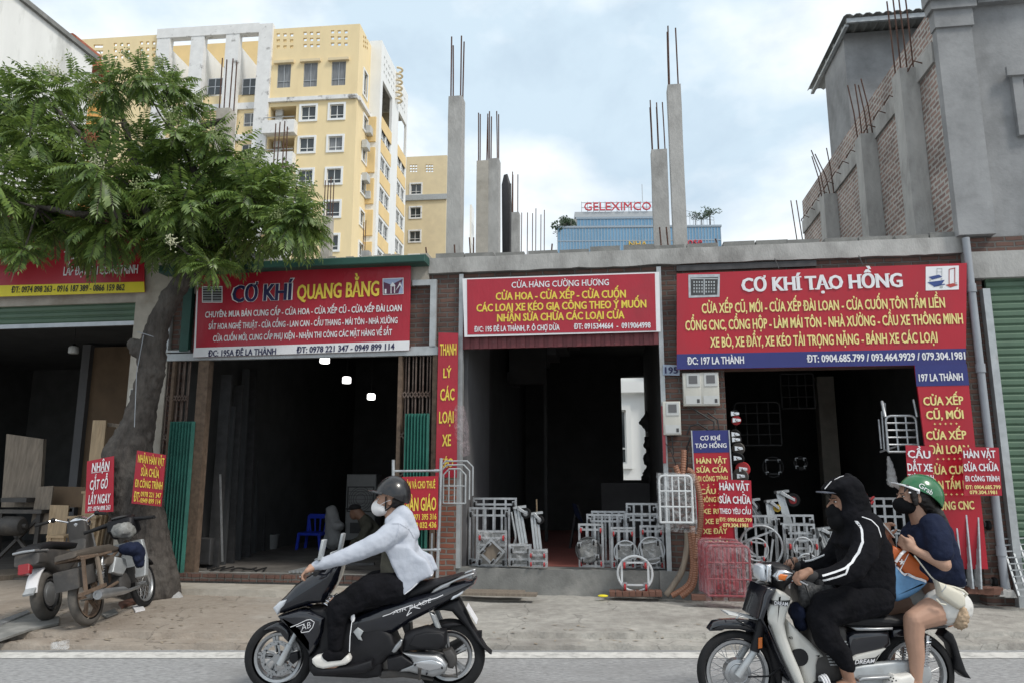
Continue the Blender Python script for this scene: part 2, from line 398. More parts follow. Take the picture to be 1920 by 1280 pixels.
M('corrugated', (.36, .37, .36), .5, metal=.3, var=.12, scale=3)
for nm, c in dict(sign_red=(.40, .009, .024), banner_red=(.38, .012, .030)).items(): M(nm, c, .36, var=.09, scale=2, bump=.8 if nm == 'banner_red' else .06, bscale=3.2, bdist=.03, rgb2=(c[0] * .8, .022, .035), w2=(.5, .8), s2=1.6, stretch=(1, 1, .5))
M('sign_blue', (.022, .028, .16), .42, var=.06, scale=3)
M('sign_navy', (.012, .012, .07), .5, var=.06)
M('sign_yellow', (.78, .60, .08), .5, var=.04)
M('sign_cream', (.80, .68, .27), .5, var=.04)
M('sign_white', (.76, .76, .78), .5, var=.04, bump=.1, bscale=5)
M('strip_yellow', (.80, .68, .03), .5, var=.05)
M('sign_black', (.02, .02, .02), .5)
M('house_plate', (.30, .36, .46), .5, var=.2, scale=20)
M('meter_box', (.52, .51, .46), .5, var=.1, scale=6, rgb2=(.36, .33, .28), w2=(.55, .8), s2=5)
M('pvc_grey', (.30, .32, .35), .5, var=.1, scale=5)
M('pvc_orange', (.27, .125, .075), .55, var=.15, scale=6)
M('cable_black', (.015, .015, .016), .5)
M('bark', (.060, .052, .046), .92, var=.5, scale=14, bump=1.0, bscale=26, bdist=.03, rgb2=(.105, .095, .085), w2=(.5, .7), s2=3, stretch=(1, 1, .45))
M('plank', (.40, .295, .185), .75, var=.2, scale=5, bump=.1, stretch=(6, 6, .5), rgb2=(.27, .18, .10), w2=(.55, .75), s2=4)
M('plank_old', (.20, .165, .13), .85, var=.3, scale=5, bump=.2, stretch=(6, 6, .5))
M('plywood', (.15, .10, .06), .8, var=.2, scale=3)
M('asphalt', (.31, .312, .315), .88, var=.38, scale=48, bump=.8, bscale=120, rgb2=(.225, .225, .225), w2=(.47, .66), s2=1.1, stretch=(.35, 1, 1))
M('line_white', (.62, .61, .58), .75, var=.1, scale=12, rgb2=(.36, .355, .34), w2=(.47, .66), s2=7)
M('ground_far', (.22, .21, .19), .9)
M('rubber', (.014, .014, .015), .75, spec=.3, var=.3, scale=12, bump=.2, bscale=60)
M('rubber_dusty', (.085, .078, .07), .85, var=.3, scale=10)
M('gloss_black', (.008, .009, .014), .16, var=.2, scale=4, coat=.6)
M('matt_black', (.010, .010, .012), .5, var=.3, scale=9, spec=.3)
M('dusty_black', (.05, .047, .045), .62, var=.35, scale=6, rgb2=(.12, .105, .09), w2=(.5, .8), s2=4)
M('chrome', (.62, .63, .65), .18, metal=.95, var=.08)
M('alloy', (.40, .41, .42), .38, metal=.75, var=.12)
M('rust_frame', (.15, .105, .075), .8, metal=.2, var=.35, scale=14)
M('cream_body', (.56, .555, .52), .3, var=.05, scale=3, coat=.4, rgb2=(.45, .43, .38), w2=(.55, .85), s2=4)
M('seat_black', (.010, .010, .012), .55, spec=.35, var=.2, scale=8, bump=.1)
M('red_lens', (.26, .015, .02), .3, spec=.5); M('amber_lens', (.60, .16, .03), .25); M('clear_lens', (.55, .58, .62), .12, spec=.7)
M('cloth_black', (.0075, .0075, .0095), .9, var=.35, scale=9, bump=.9, bscale=13, spec=.12, bdist=.025)
M('cloth_dark', (.028, .027, .028), .9, var=.25, scale=15)
M('cloth_white', (.455, .485, .55), .9, var=.05, scale=12, bump=.55, bscale=11, bdist=.02)
M('cloth_navy', (.014, .019, .042), .9, var=.2, scale=15, bump=.8, bscale=12, spec=.15, bdist=.025)
M('cloth_olive', (.09, .085, .065), .9, var=.2, scale=15)
M('cloth_shorts', (.62, .61, .58), .9, var=.06, scale=12)
M('stripe_white', (.75, .75, .76), .8)
M('skin', (.43, .255, .18), .55, var=.07, scale=14, spec=.4)
M('skin_tan', (.30, .165, .11), .55, var=.08, scale=14, spec=.4)
M('hair', (.012, .009, .008), .5, var=.3, scale=30, stretch=(4, 4, .5))
M('helmet_black', (.012, .012, .014), .28, var=.15, coat=.3); M('helmet_green', (.010, .125, .040), .25, var=.06, coat=.5)
M('mask_white', (.78, .76, .75), .9, var=.04); M('mask_black', (.008, .008, .009), .9, spec=.15)
M('rubber_white', (.70, .68, .64), .6, var=.06, scale=10)
M('leather_cream', (.62, .585, .49), .5, var=.06, scale=8)
M('plush', (.42, .31, .21), .95, var=.2, scale=30)
M('bag_orange', (.46, .10, .018), .45, var=.08, scale=8, bump=.2, bscale=12); M('bag_blue', (.085, .21, .38), .45, var=.3, scale=9, bump=.2, bscale=12)
M('plastic_blue', (.02, .05, .52), .4, var=.05)
M('plastic_white', (.50, .51, .50), .5, var=.08)
M('sack_white', (.36, .36, .36), .9, var=.12, scale=6, bump=.3, bscale=12)
M('caster_red', (.38, .025, .03), .4, var=.15); M('caster_yellow', (.55, .36, .03), .5)
M('frame_red', (.25, .035, .045), .5, var=.12, scale=8)
M('board_grey', (.20, .20, .19), .6, var=.3, scale=9, rgb2=(.36, .36, .36), w2=(.55, .7), s2=8)
M('tarp_black', (.02, .02, .022), .55, var=.3, scale=8, bump=.6, bscale=9)
M('litter_white', (.60, .61, .60), .7); M('litter_brown', (.30, .25, .19), .9)
M('berries', (.25, .30, .13), .7, var=.3, scale=40); M('berries_red', (.30, .10, .045), .6, var=.3, scale=40)
M('blossom', (.52, .52, .36), .8, var=.2, scale=30)
film('film_clear', (.70, .71, .72), .20); film('film_pink', (.52, .40, .42), .15)
emit('bulb', (1.0, .98, .95), 2.6)
def leafmat(name, c1, c2):
    m = bpy.data.materials.new(name); m.use_nodes = True; t = m.node_tree; b = t.nodes['Principled BSDF']; MAT[name] = m
    N = lambda k: t.nodes.new(k)
    g = N('ShaderNodeNewGeometry'); tcn = N('ShaderNodeTexCoord'); no = N('ShaderNodeTexNoise'); no.inputs['Scale'].default_value = 2.2; no.inputs['Detail'].default_value = 4
    t.links.new(tcn.outputs['Object'], no.inputs[0])
    ad = N('ShaderNodeMath'); ad.operation = 'ADD'; t.links.new(no.outputs[0], ad.inputs[0]); t.links.new(g.outputs['Random Per Island'], ad.inputs[1])
    rm = N('ShaderNodeMapRange'); rm.inputs[1].default_value = .35; rm.inputs[2].default_value = 1.55; t.links.new(ad.outputs[0], rm.inputs[0])
    mx = N('ShaderNodeMix'); mx.data_type = 'RGBA'; mx.inputs[6].default_value = (*c1, 1); mx.inputs[7].default_value = (*c2, 1); t.links.new(rm.outputs[0], mx.inputs[0])
    t.links.new(mx.outputs[2], b.inputs['Base Color']); b.inputs['Roughness'].default_value = .42
    tr = N('ShaderNodeBsdfTranslucent'); hs = N('ShaderNodeHueSaturation'); hs.inputs['Value'].default_value = 1.7; hs.inputs['Hue'].default_value = .48
    t.links.new(mx.outputs[2], hs.inputs['Color']); t.links.new(hs.outputs[0], tr.inputs[0])
    ms = N('ShaderNodeMixShader'); ms.inputs[0].default_value = .28; t.links.new(b.outputs[0], ms.inputs[1]); t.links.new(tr.outputs[0], ms.inputs[2])
    t.links.new(ms.outputs[0], t.nodes['Material Output'].inputs[0])
leafmat('leaf', (.048, .100, .026), (.185, .275, .062))
leafmat('leaf_far', (.03, .06, .03), (.05, .09, .04))
# ================================================================ SETTING: ground, road, pavement
o = MB().add([(-1500, -400, -.06), (1500, -400, -.06), (1500, 2500, -.06), (-1500, 2500, -.06)], [(0, 1, 2, 3)]).build('ground', 'ground_far'); tag(o, kind='structure')
ROAD_Y = 7.0
o = MB().add([(-60, -8, 0), (60, -8, 0), (60, ROAD_Y + .1, 0), (-60, ROAD_Y + .1, 0)], [(0, 1, 2, 3)]).build('road', 'asphalt'); tag(o, kind='structure')
b = MB(); n = 120
for i in range(n):
    x0, x1 = -14 + 28 * i / n, -14 + 28 * (i + 1) / n
    e = lambda x, k: .012 * noise.noise(Vector((x * 3, k, 0)))
    b.add([(x0, 6.68 + e(x0, 1), .004), (x1, 6.68 + e(x1, 1), .004), (x1, 6.90 + e(x1, 5), .004), (x0, 6.90 + e(x0, 5), .004)], [(0, 1, 2, 3)])
tag(b.build('road_line', 'line_white'), kind='structure')
def hnoise(x, y, sc, k=0.0): return noise.noise(Vector((x * sc, y * sc, k)))
def side_z(x, y):
    e1 = ROAD_Y + .035 * hnoise(x, 0, 2.2, 1) + .02 * hnoise(x, 0, 9, 2)
    e2 = ROAD_Y + .30 + .07 * hnoise(x, 0, 1.5, 3) + .03 * hnoise(x, 0, 7, 4)
    if y < e1: z = -.02
    elif y < e2: z = .035 + .012 * hnoise(x, y, 5, 5) + (.02 if hnoise(x, y, 1.7, 8) > .25 else 0)
    else:
        z = .085 + .03 * min(1, (y - e2) / 2.5) + .010 * hnoise(x, y, 2.5, 6) + .006 * hnoise(x, y, 9, 7)
    return z
def ground_z(x, y): return max(0, side_z(x, y)) if y > ROAD_Y else 0.0
def pavement_material():
    m = M('pavement', (.36, .345, .315), .92, var=.22, scale=9, bump=.8, bscale=45, rgb2=(.235, .22, .20), w2=(.48, .66), s2=1.1); t = m.node_tree; b_ = t.nodes['Principled BSDF']; N = t.nodes.new
    tcn = N('ShaderNodeTexCoord'); sx = N('ShaderNodeSeparateXYZ'); t.links.new(tcn.outputs['Object'], sx.inputs[0])      # brown earth lies around the tree on the left
    no = N('ShaderNodeTexNoise'); no.inputs['Scale'].default_value = .9; no.inputs['Detail'].default_value = 8; t.links.new(tcn.outputs['Object'], no.inputs[0])
    mr = N('ShaderNodeMapRange'); mr.inputs[1].default_value = 1.5; mr.inputs[2].default_value = -4.5; t.links.new(sx.outputs[0], mr.inputs[0])
    ad = N('ShaderNodeMath'); ad.operation = 'ADD'; t.links.new(no.outputs[0], ad.inputs[0]); t.links.new(mr.outputs[0], ad.inputs[1])
    m2 = N('ShaderNodeMapRange'); m2.inputs[1].default_value = .85; m2.inputs[2].default_value = 1.25; m2.inputs[4].default_value = .55; t.links.new(ad.outputs[0], m2.inputs[0])
    mx = N('ShaderNodeMix'); mx.data_type = 'RGBA'; old = b_.inputs['Base Color'].links[0].from_socket; t.links.new(m2.outputs[0], mx.inputs[0]); t.links.new(old, mx.inputs[6]); mx.inputs[7].default_value = (.27, .205, .15, 1)
    vo = N('ShaderNodeTexVoronoi'); vo.feature = 'DISTANCE_TO_EDGE'; vo.inputs['Scale'].default_value = .8; wv = N('ShaderNodeVectorMath'); wv.operation = 'MULTIPLY_ADD'; wv.inputs[1].default_value = (.5, .5, 0); n3 = N('ShaderNodeTexNoise'); n3.inputs['Scale'].default_value = 2.5; n3.inputs['Detail'].default_value = 6
    t.links.new(tcn.outputs['Object'], n3.inputs[0]); t.links.new(n3.outputs['Color'], wv.inputs[0]); t.links.new(tcn.outputs['Object'], wv.inputs[2]); t.links.new(wv.outputs[0], vo.inputs['Vector'])
    cr = N('ShaderNodeMapRange'); cr.inputs[1].default_value = .0; cr.inputs[2].default_value = .008; cr.inputs[3].default_value = .62; cr.inputs[4].default_value = 1; t.links.new(vo.outputs[0], cr.inputs[0])
    mu = N('ShaderNodeMix'); mu.data_type = 'RGBA'; mu.blend_type = 'MULTIPLY'; mu.inputs[0].default_value = 1; t.links.new(mx.outputs[2], mu.inputs[6]); t.links.new(cr.outputs[0], mu.inputs[7]); t.links.new(mu.outputs[2], b_.inputs['Base Color'])
    return m
vs, fs = [], []; nx, ny = 420, 110
for j in range(ny + 1):
    t = j / ny; y = ROAD_Y - .05 + (.55 * t / .55 if t < .55 else .55 + (t - .55) / .45 * 4.2)
    for i in range(nx + 1):
        x = -9 + 17 * i / nx; vs.append((x, y, side_z(x, y)))
for j in range(ny):
    for i in range(nx): a = j * (nx + 1) + i; fs.append((a, a + 1, a + nx + 2, a + nx + 1))
m = pavement_material()
o = MB().add(vs, fs).build('pavement', 'pavement', smooth=35); tag(o, kind='structure')

# ================================================================ YELLOW APARTMENT BLOCK
p = ray(675, 45); k = 72 / p[1]
Gy = Frame(p[0] * k, 72, 5.8); Gr = Frame(p[0] * k, 72, 5.8 - 90)     # front face and right-hand face
C7 = crop(280, 30, 2.782)
ya = thing('apartment_block', 'tall yellow apartment block with white trim, perforated parapets and a white rooftop pergola', 'building', Gy)
def window(parent, fr, u0, u1, z0, z1, w, trim=.16, out=.10, mull=1, mat='white_paint', curtain=False, rail=True, deep=.16):
    b = MB(fr); b.frame(u0 - trim, u1 + trim, z0 - trim, z1 + trim, w - out, w + .05, trim) if trim else None
    fw = .055; b.frame(u0, u1, z0, z1, w + deep - .07, w + deep + .02, fw)
    for i in range(mull):
        c = u0 + (u1 - u0) * (i + 1) / (mull + 1); b.box((c - .03, w + deep - .065, z0 + fw), (c + .03, w + deep + .015, z1 - fw))
    if rail: c = z0 + (z1 - z0) * .28; b.box((u0 + fw, w + deep - .06, c - .03), (u1 - fw, w + deep + .01, c + .03))
    f = b.build('window', mat, parent)
    g = MB(fr); g.box((u0 + .01, w + deep, z0 + .01), (u1 - .01, w + deep + .012, z1 - .01)); g.build('pane', 'curtain' if curtain else 'pane', f)
    return f
def rect(fr, X0, X1, Y0, Y1, K, w=0.0):
    a, c = fr.uz(*K((X0 + 0.0), (Y0 + Y1) / 2), w), fr.uz(*K(X1, (Y0 + Y1) / 2), w)
    xm = (X0 + X1) / 2
    return [a[0], c[0], fr.z(*K(xm, Y1), w), fr.z(*K(xm, Y0), w)]
zt = Gy.z(675, 45); zc0, zc1 = Gy.z(*C7(1095, 432)), Gy.z(*C7(1095, 412))
uR0 = Gy.u(*C7(636, 300)); uB1 = Gy.u(*C7(778, 500)); fl = (Gy.z(*C7(978, 462)) - Gy.z(*C7(975, 628)))
# right bay, upper storey with tall windows and perforated parapet
tall = [rect(Gy, a, c, d, e, C7) for a, c, d, e in ((667, 737, 252, 375), (804, 876, 244, 370), (950, 1024, 237, 363))]
dots = []
for X0, X1, Y0, Y1 in ((672, 742, 100, 163), (812, 880, 92, 156), (955, 1025, 84, 148)):
    for i in range(3):
        for j in range(3):
            c = Gy.uz(*C7(X0 + (X1 - X0) * i / 2, Y0 + (Y1 - Y0) * j / 2)); dots.append([c[0] - .19, c[0] + .19, c[1] - .19, c[1] + .19])
row_z = [(Gy.z(*C7(830, 552)) - i * fl, Gy.z(*C7(830, 462)) - i * fl) for i in range(9)]
cols = [(Gy.u(*C7(793, 507)), Gy.u(*C7(868, 507))), (Gy.u(*C7(942, 507)), Gy.u(*C7(1014, 507)))]
wins = [[a, c, z0 + .2, z1 - .2] for z0, z1 in row_z for a, c in cols]
balc = [[Gy.u(*C7(630, 500)), Gy.u(*C7(766, 500)), z0 - .15, z1 - .1] for z0, z1 in row_z]
MB(Gy).wall(uR0, 0, zc1 - .2, zt, 0, .25, tall + dots).build('parapet_wall', 'yellow_paint', ya)
MB(Gy).wall(uR0, 0, -1, zc0, 0, .25, wins + balc).build('wall', 'yellow_paint', ya)
MB(Gy).box((uR0 - .8, -.28, zc0), (.1, .2, zc1)).build('cornice', 'white_weathered', ya)
for h in tall:
    window(ya, Gy, *h, 0, trim=0, mull=1, mat='steel_grey', curtain=True); MB(Gy).box((h[0] - .35, -.3, h[3]), (h[1] + .35, .0, h[3] + .3)).build('window_hood', 'yellow_pale', ya)
for i, h in enumerate(wins): window(ya, Gy, *h, 0, trim=.22, curtain=(i * 7 % 5 == 1))
for i, h in enumerate(balc):
    b = MB(Gy); a, c, z0, z1 = h
    b.box((a - .35, -.9, z0 - 1.35), (c + .25, -.75, z0 + .05)); b.box((a - .35, -.75, z0 - 1.35), (a - .2, 0, z0 + .05)); b.box((c + .1, -.75, z0 - 1.35), (c + .25, 0, z0 + .05)); b.box((a - .2, -.75, z0 - 1.35), (c + .1, 0, z0 - 1.2))
    bal = b.build('balcony', 'white_weathered', ya)
    MB(Gy).tube([(a - .3, -.85, z0 + .35), (c + .2, -.85, z0 + .35)], .05, 6).build('railing', 'steel_grey', bal)
    r = MB(Gy); r.box((a, 1.9, z0 - .2), (c, 2.0, z1)); r.box((a - .1, .26, z0 - .3), (a, 2, z1 + .1)); r.box((c, .26, z0 - .3), (c + .1, 2, z1 + .1)); r.box((a, .26, z1), (c, 2, z1 + .1)); r.build('balcony_recess', 'yellow_pale', bal)
    MB(Gy).box((a + 1.5, 1.82, z0), (c - .5, 1.89, z1 - .6)).build('balcony_door', 'pane', bal)
    if i < 3:
        u = MB(Gy); 
        for q in (0, 1): u.box((a + .3, .6, z0 + .35 + q * .95), (a + 1.1, 1.0, z0 + 1.1 + q * .95), .04)
        u.build('air_conditioner', 'plastic_white', bal)
# left of it: white pilaster, middle bay and pergola
MB(Gy).box((uR0 - 1.5, -.35, -1), (uR0, .3, Gy.z(*C7(620, 50)))).build('pilaster', 'white_weathered', ya)
uM0 = Gy.u(*C7(425, 560))
mid = [[Gy.u(*C7(478, 528)), Gy.u(*C7(549, 528)), Gy.z(*C7(512, 563)) - i * fl, Gy.z(*C7(512, 492)) - i * fl] for i in range(8)]
mw = [[uM0 - 9.2, uM0 - 6.6, a[2], a[3]] for a in mid]
zmt = Gy.z(*C7(510, 395))
MB(Gy).wall(uR0 - 20, uR0 - 1.5, -1, zmt, .6, .85, mid + mw).build('middle_wall', 'yellow_paint', ya)
for i, h in enumerate(mid + mw): window(ya, Gy, *h, .6, trim=0, curtain=i % 3 == 0)
for i in range(8):
    z = Gy.z(*C7(510, 622)) - i * fl; MB(Gy).box((uR0 - 20, .45, z - .35), (uR0 - 1.5, .6, z + .35)).build('floor_band', 'white_weathered', ya)
MB(Gy).box((uR0 - 12, .4, Gy.z(*C7(510, 475))), (uR0 - 1.5, .6, Gy.z(*C7(510, 442)))).build('floor_band', 'white_weathered', ya)
zpt = Gy.z(*C7(345, 65)); zpb = Gy.z(*C7(345, 105))
MB(Gy).box((Gy.u(*C7(50, 90)), -.35, zpb - .1), (uR0 - 1.5, .45, zpt + .1)).build('pergola_beam', 'white_weathered', ya)
zlow = Gy.z(*C7(345, 450))
for X in (72, 250, 432):
    u = Gy.u(*C7(X, 250)); MB(Gy).box((u - .75, -.3, zlow - 30), (u + .75, .4, zpb - .1)).build('pergola_post', 'white_weathered', ya)
    MB(Gy).box((u - .3, .4, zmt - .2), (u + .35, 7.4, zpb - .8)).build('pergola_fin', 'white_paint', ya)
ub0 = Gy.u(*C7(50, 250), 6); zbk = Gy.z(*C7(540, 122), 7)
MB(Gy).box((ub0 - 2, 7.4, zmt - .2), (uR0 - .1, 7.7, zbk)).build('terrace_wall', 'yellow_deep', ya)
MB(Gy).box((uR0 - 20, .86, zmt - .3), (uR0, 24, zmt - .05)).build('terrace_floor', 'concrete', ya)
for a, c in ((295, 408), (476, 592)):
    u0, u1 = Gy.u(*C7(a, 360)), Gy.u(*C7(c, 360)); z0, z1 = Gy.z(*C7(a + 50, 398)), Gy.z(*C7(a + 50, 318))
    g = MB(Gy).box((u0, .5, z0), (u1, .54, z1)).build('terrace_glazing', 'pane', ya); f = MB(Gy)
    for q in range(4): x = u0 + (u1 - u0) * q / 3; f.box((x - .05, .46, z0), (x + .05, .58, z1))
    f.box((u0, .46, z1), (u1, .58, z1 + .08)); f.box((u0, .465, (z0 + z1) / 2 - .04), (u1, .495, (z0 + z1) / 2 + .04)); f.build('glazing_frame', 'alloy', g)
# far-left bay with perforated parapet
uL0 = Gy.u(150, 90); uL1 = Gy.u(300, 90); dots = []
for X0, X1, Y0, Y1 in ((178, 190, 87, 109), (216, 240, 84, 107), (265, 288, 81, 104)):
    for i in range(3):
        for j in range(3):
            c = Gy.uz(X0 + (X1 - X0) * i / 2, Y0 + (Y1 - Y0) * j / 2); dots.append([c[0] - .19, c[0] + .19, c[1] - .19, c[1] + .19])
MB(Gy).wall(uL0 - 14, uL1, -1, Gy.z(240, 69), 0, .25, dots).build('wall', 'yellow_paint', ya)
# right-hand face of the yellow part, then the white stair tower behind it
C7r = C7
uY = Gr.u(*C7(1152, 300)); rwin = []
for X0, X1, Y0, Y1 in ((1115, 1137, 500, 590),):
    for i in range(7):
        rwin.append([Gr.u(*C7(1116, 540)), Gr.u(*C7(1138, 540)), row_z[i][0] + .2, row_z[i][1] - .2])
rt = [[Gr.u(*C7(1116, 330)), Gr.u(*C7(1137, 330)), tall[2][2], tall[2][3]]]
dots = []
for i in range(3):
    for j in range(3):
        c = Gr.uz(*C7(1119 + 9 * i, 112 + 24 * j + 5 * i)); dots.append([c[0] - .19, c[0] + .19, c[1] - .17, c[1] + .17])
MB(Gr).wall(.25, uY, -1, zt, 0, .25, rwin + rt + dots).build('side_wall', 'yellow_paint', ya)
MB(Gr).box((.2, -.28, zc0), (uY, 0, zc1)).build('cornice', 'white_weathered', ya)
for h in rwin + rt: window(ya, Gr, *h, 0, trim=.2)
for i, (X, Y) in enumerate(((1132, 605), (1150, 625), (1113, 680), (1113, 850), (1130, 945), (1145, 962), (1135, 1125))):
    c = Gr.uz(*C7(X, Y)); MB(Gr).box((c[0] - .6, -.65, c[1] - .4), (c[0] + .6, -.05, c[1] + .45), .05).build('air_conditioner', 'plastic_white', ya)
MB(Gr).box((uR0 * 0 + .26, .3, zt - 3.4), (uY, -uR0 + 1, zt - 3.2)).build('roof', 'concrete', ya)
MB(Gy).wall(uR0, 0, -1, zt - 3.2, 13.5, 13.7).build('rear_wall', 'yellow_pale', ya)
# white tower: its front strip sits uY back and sticks out to the right
uT = Gy.u(*C7(1208, 300), uY); zT = Gy.z(*C7(1180, 130), uY)
Gt = Frame(*(Gy.M @ Vector((uT, uY, 0)))[:2], 5.8 - 90)
MB(Gy).wall(-.2, uT, -1, zT, uY, uY + .3).build('tower_front', 'white_paint', ya)
for i in range(7):
    z0, z1 = row_z[i]; MB(Gy).box((-.15, uY - .25, z0 - .6), (.9, uY, z1 + .3)).build('tower_panel', 'yellow_deep', ya)
e1, e2, e3 = Gt.u(*C7(1268, 600)), Gt.u(*C7(1296, 600)), Gt.u(*C7(1345, 600))
tw = []; tp = []
for i in range(8):
    z0, z1 = row_z[i][0] - .3, row_z[i][1] - .1
    for a, c in ((e1 * .16, e1 * .92), (e2 + (e3 - e2) * .04, e2 + (e3 - e2) * .9)):
        m_ = (a + c) / 2; tw.append([a + .15, m_ - .1, z0 + .5, z1]); tw.append([m_ + .1, c - .15, z0 + .5, z1]); tp.append((a, c, z0 - 1.1, z0 + .4))
op = [[e1 * .16, e1 * .92, row_z[0][1] + .9, row_z[0][1] + 5.2], [e2 + (e3 - e2) * .04, e2 + (e3 - e2) * .9, row_z[0][1] + .9, row_z[0][1] + 5.2]]
dots = []
for g0 in (e1 * .2, e1 * .62, e2 + (e3 - e2) * .2):
    for i in range(3):
        for j in range(3): a = g0 + i * .9; z = zT - 1.4 - j * .9; dots.append([a, a + .4, z - .2, z + .2])
MB(Gt).wall(.3, e3, -1, zT, 0, .3, tw + op + dots).build('tower_side', 'white_paint', ya)
for h in tw: window(ya, Gt, *h, 0, trim=0)
pn = MB(Gt)
for a, c, z0, z1 in tp: pn.box((a, -.06, z0), (c, -.003, z1))
for h in op: pn.box((h[0], -.06, h[2] - 1.5), (h[1], -.003, h[2] - .05))
pn.build('spandrel', 'yellow_deep', ya)
MB(Gt).box((.31, .31, zT - 3.5), (e3, 10, zT - 3.3)).box((.31, 3.2, row_z[0][1] + .5), (e3, 3.4, zT - 3.5)).build('roof', 'concrete', ya)
c = Gt.uz(*C7(1292, 355)); b = MB(Gt)
for i in range(6): b.ring((c[0], -.05, c[1] - 2.2 + i * .8), .55, .13, (0, 0, 1), 16, 6, (180, 360), (1, 0, 0))
b.build('spiral_cage', 'yellow_pale', ya)
# ================================================================ SECOND YELLOW BLOCK
p = ray(838, 300); k = 100 / p[1]; G2 = Frame(p[0] * k, 100, 5.8); G2r = Frame(p[0] * k, 100, 5.8 - 90)
yb = thing('apartment_block', 'lower pale yellow apartment block between the tall yellow block and the concrete columns', 'building', G2)
zt2 = G2.z(800, 293); f2 = G2.z(778, 355) - G2.z(778, 399)
wn2 = []
for x in (780, 812 - 400):
    for i in range(7):
        u = G2.u(x, 355); z = G2.z(778, 355) - i * f2; wn2.append([u - .75, u + .75, z - .75, z + .75])
dots = [];
for x in (770, 800):
    for i in range(3):
        for j in range(3): c = G2.uz(x + i * 5, 311 + j * 5); dots.append([c[0] - .16, c[0] + .16, c[1] - .16, c[1] + .16])
MB(G2).wall(-16, 0, -1, zt2, 0, .3, wn2[:7] + dots).build('wall', 'yellow_pale', yb)
for h in wn2[:7]: window(yb, G2, *h, 0, trim=.2, mat='white_weathered')
z = G2.z(800, 371); MB(G2).box((-16, -.25, z - .4), (.15, -.004, z + .4)).build('cornice', 'steel_grey', yb)
rw = []
for x0, x1 in ((847, 852), (858, 863)):
    for i in range(6):
        a = G2r.u(x0, 380); c = G2r.u(x1, 380); z = G2.z(778, 355) - i * f2; rw.append([a, c, z - .8, z + .8])
e = G2r.u(868, 400)
MB(G2r).wall(.3, e, -1, zt2, 0, .3, rw).build('side_wall', 'yellow_pale', yb)
for h in rw: window(yb, G2r, *h, 0, trim=.15)
e9 = (G2r.u(889, 400, -1.4) - e) / 22; MB(G2r).wall(e, e + 22 * e9, -1, zt2 - 2.2, -1.4, -1.1, [[e + (2 + i * 5) * e9, e + (5 + i * 5) * e9, zt2 - 7 - j * f2, zt2 - 5 - j * f2] for i in range(4) for j in range(5)]).build('rear_wing', 'white_paint', yb)
b = MB(G2r)
for i in range(4):
    for j in range(5): b.box((e + (2 + i * 5) * e9, -1.2, zt2 - 7 - j * f2), (e + (5 + i * 5) * e9, -1.15, zt2 - 5 - j * f2))
b.build('rear_glazing', 'pane', yb)
# ================================================================ GLASS OFFICE TOWER with rooftop letters
C6 = crop(780, 30, 2.783)
p = ray(*C6(740, 1150)); k = 190 / p[1]; Gg = Frame(p[0] * k, 190, 1.5)
gl = thing('office_tower', 'blue glass office tower with big red rooftop lettering behind the concrete columns', 'building', Gg)
def gbox(X0, X1, Ytop, w0, w1, zb=-1): return (Gg.u(*C6(X0, Ytop), w0), Gg.u(*C6(X1, Ytop), w0), zb, Gg.z(*C6((X0 + X1) / 2, Ytop), w0), w0, w1)
def gvol(name, X0, X1, Ytop, w0, w1, zb, nx_, hz):
    u0, u1, z0, z1, a, c = gbox(X0, X1, Ytop, w0, w1, zb)
    o = MB(Gg).box((u0, a, z0), (u1, c, z1)).build(name, 'glass_blue', gl); b = MB(Gg)
    for i in range(nx_ + 1): x = u0 + (u1 - u0) * i / nx_; b.box((x - .09, a - .12, z0), (x + .09, a - .01, z1))
    z = z1
    while z > max(z0, 30): b.box((u0, a - .14, z - .14), (u1, a - .015, z + .1)); z -= hz
    b.box((u0 - .3, a - .3, z1), (u1 + .3, a + 1, z1 + .5)); b.build('mullions', 'mullion', o)
    return u0, u1, z1
z_low = Gg.z(*C6(900, 1118))
gvol('lower_volume', 738, 1588, 1105, 0, 40, -1, 52, 3.6)
gvol('upper_volume', 840, 1300, 1060, 5, 35, z_low + .6, 26, 3.4)
u0, u1, zz0 = Gg.u(*C6(828, 1020), 6), Gg.u(*C6(1300, 1020), 6), Gg.z(*C6(1000, 1060), 6)
MB(Gg).box((u0, 6, zz0 + .6), (u1, 30, Gg.z(*C6(1000, 1022), 6))).build('roof_storey', 'steel_grey', gl)
MB(Gg).box((Gg.u(*C6(752, 1080), 4), 4, z_low + .6), (Gg.u(*C6(838, 1080), 4), 12, Gg.z(*C6(800, 1062), 4))).build('plant_room', 'concrete', gl)
b = MB(Gg); z0, z1 = Gg.z(*C6(1000, 1020), 6), Gg.z(*C6(1000, 968), 6)
for i in range(15): x = u0 + 2 + (u1 - u0 - 2) * i / 14; b.bar((x, 7, z0), (x, 7, z1 + .3), .16)
for q in (0, .5, 1): b.bar((u0 + 2, 7, z0 + (z1 - z0) * q), (u1, 7, z0 + (z1 - z0) * q), .16)
b.build('sign_scaffold', 'steel_grey', gl)
M('letters_red', (.55, .04, .06), .5); M('letters_gold', (.70, .45, .06), .5)
def letters(name, mat, s, A, B, cap, w, th=.5):
    A, B = Gg.uz(*C6(*A), w), Gg.uz(*C6(*B), w); b = MB(Gg); text(b, s, (A[0], w, A[1]), (B[0], w, B[1]), cap, bold=0)
    n = len(b.v); fs = list(b.f); b.add([v + Vector((0, th, 0)) for v in b.v], [tuple(reversed(f)) for f in fs])
    from collections import Counter
    ec = Counter(tuple(sorted((f[i], f[(i + 1) % len(f)]))) for f in fs for i in range(len(f)))
    for f in fs:
        for i in range(len(f)):
            e_ = (f[i], f[(i + 1) % len(f)])
            if ec[tuple(sorted(e_))] == 1: b.f.append([e_[1], e_[0], e_[0] + n, e_[1] + n]); b.mi.append(0)
    return b.build(name, mat, gl)
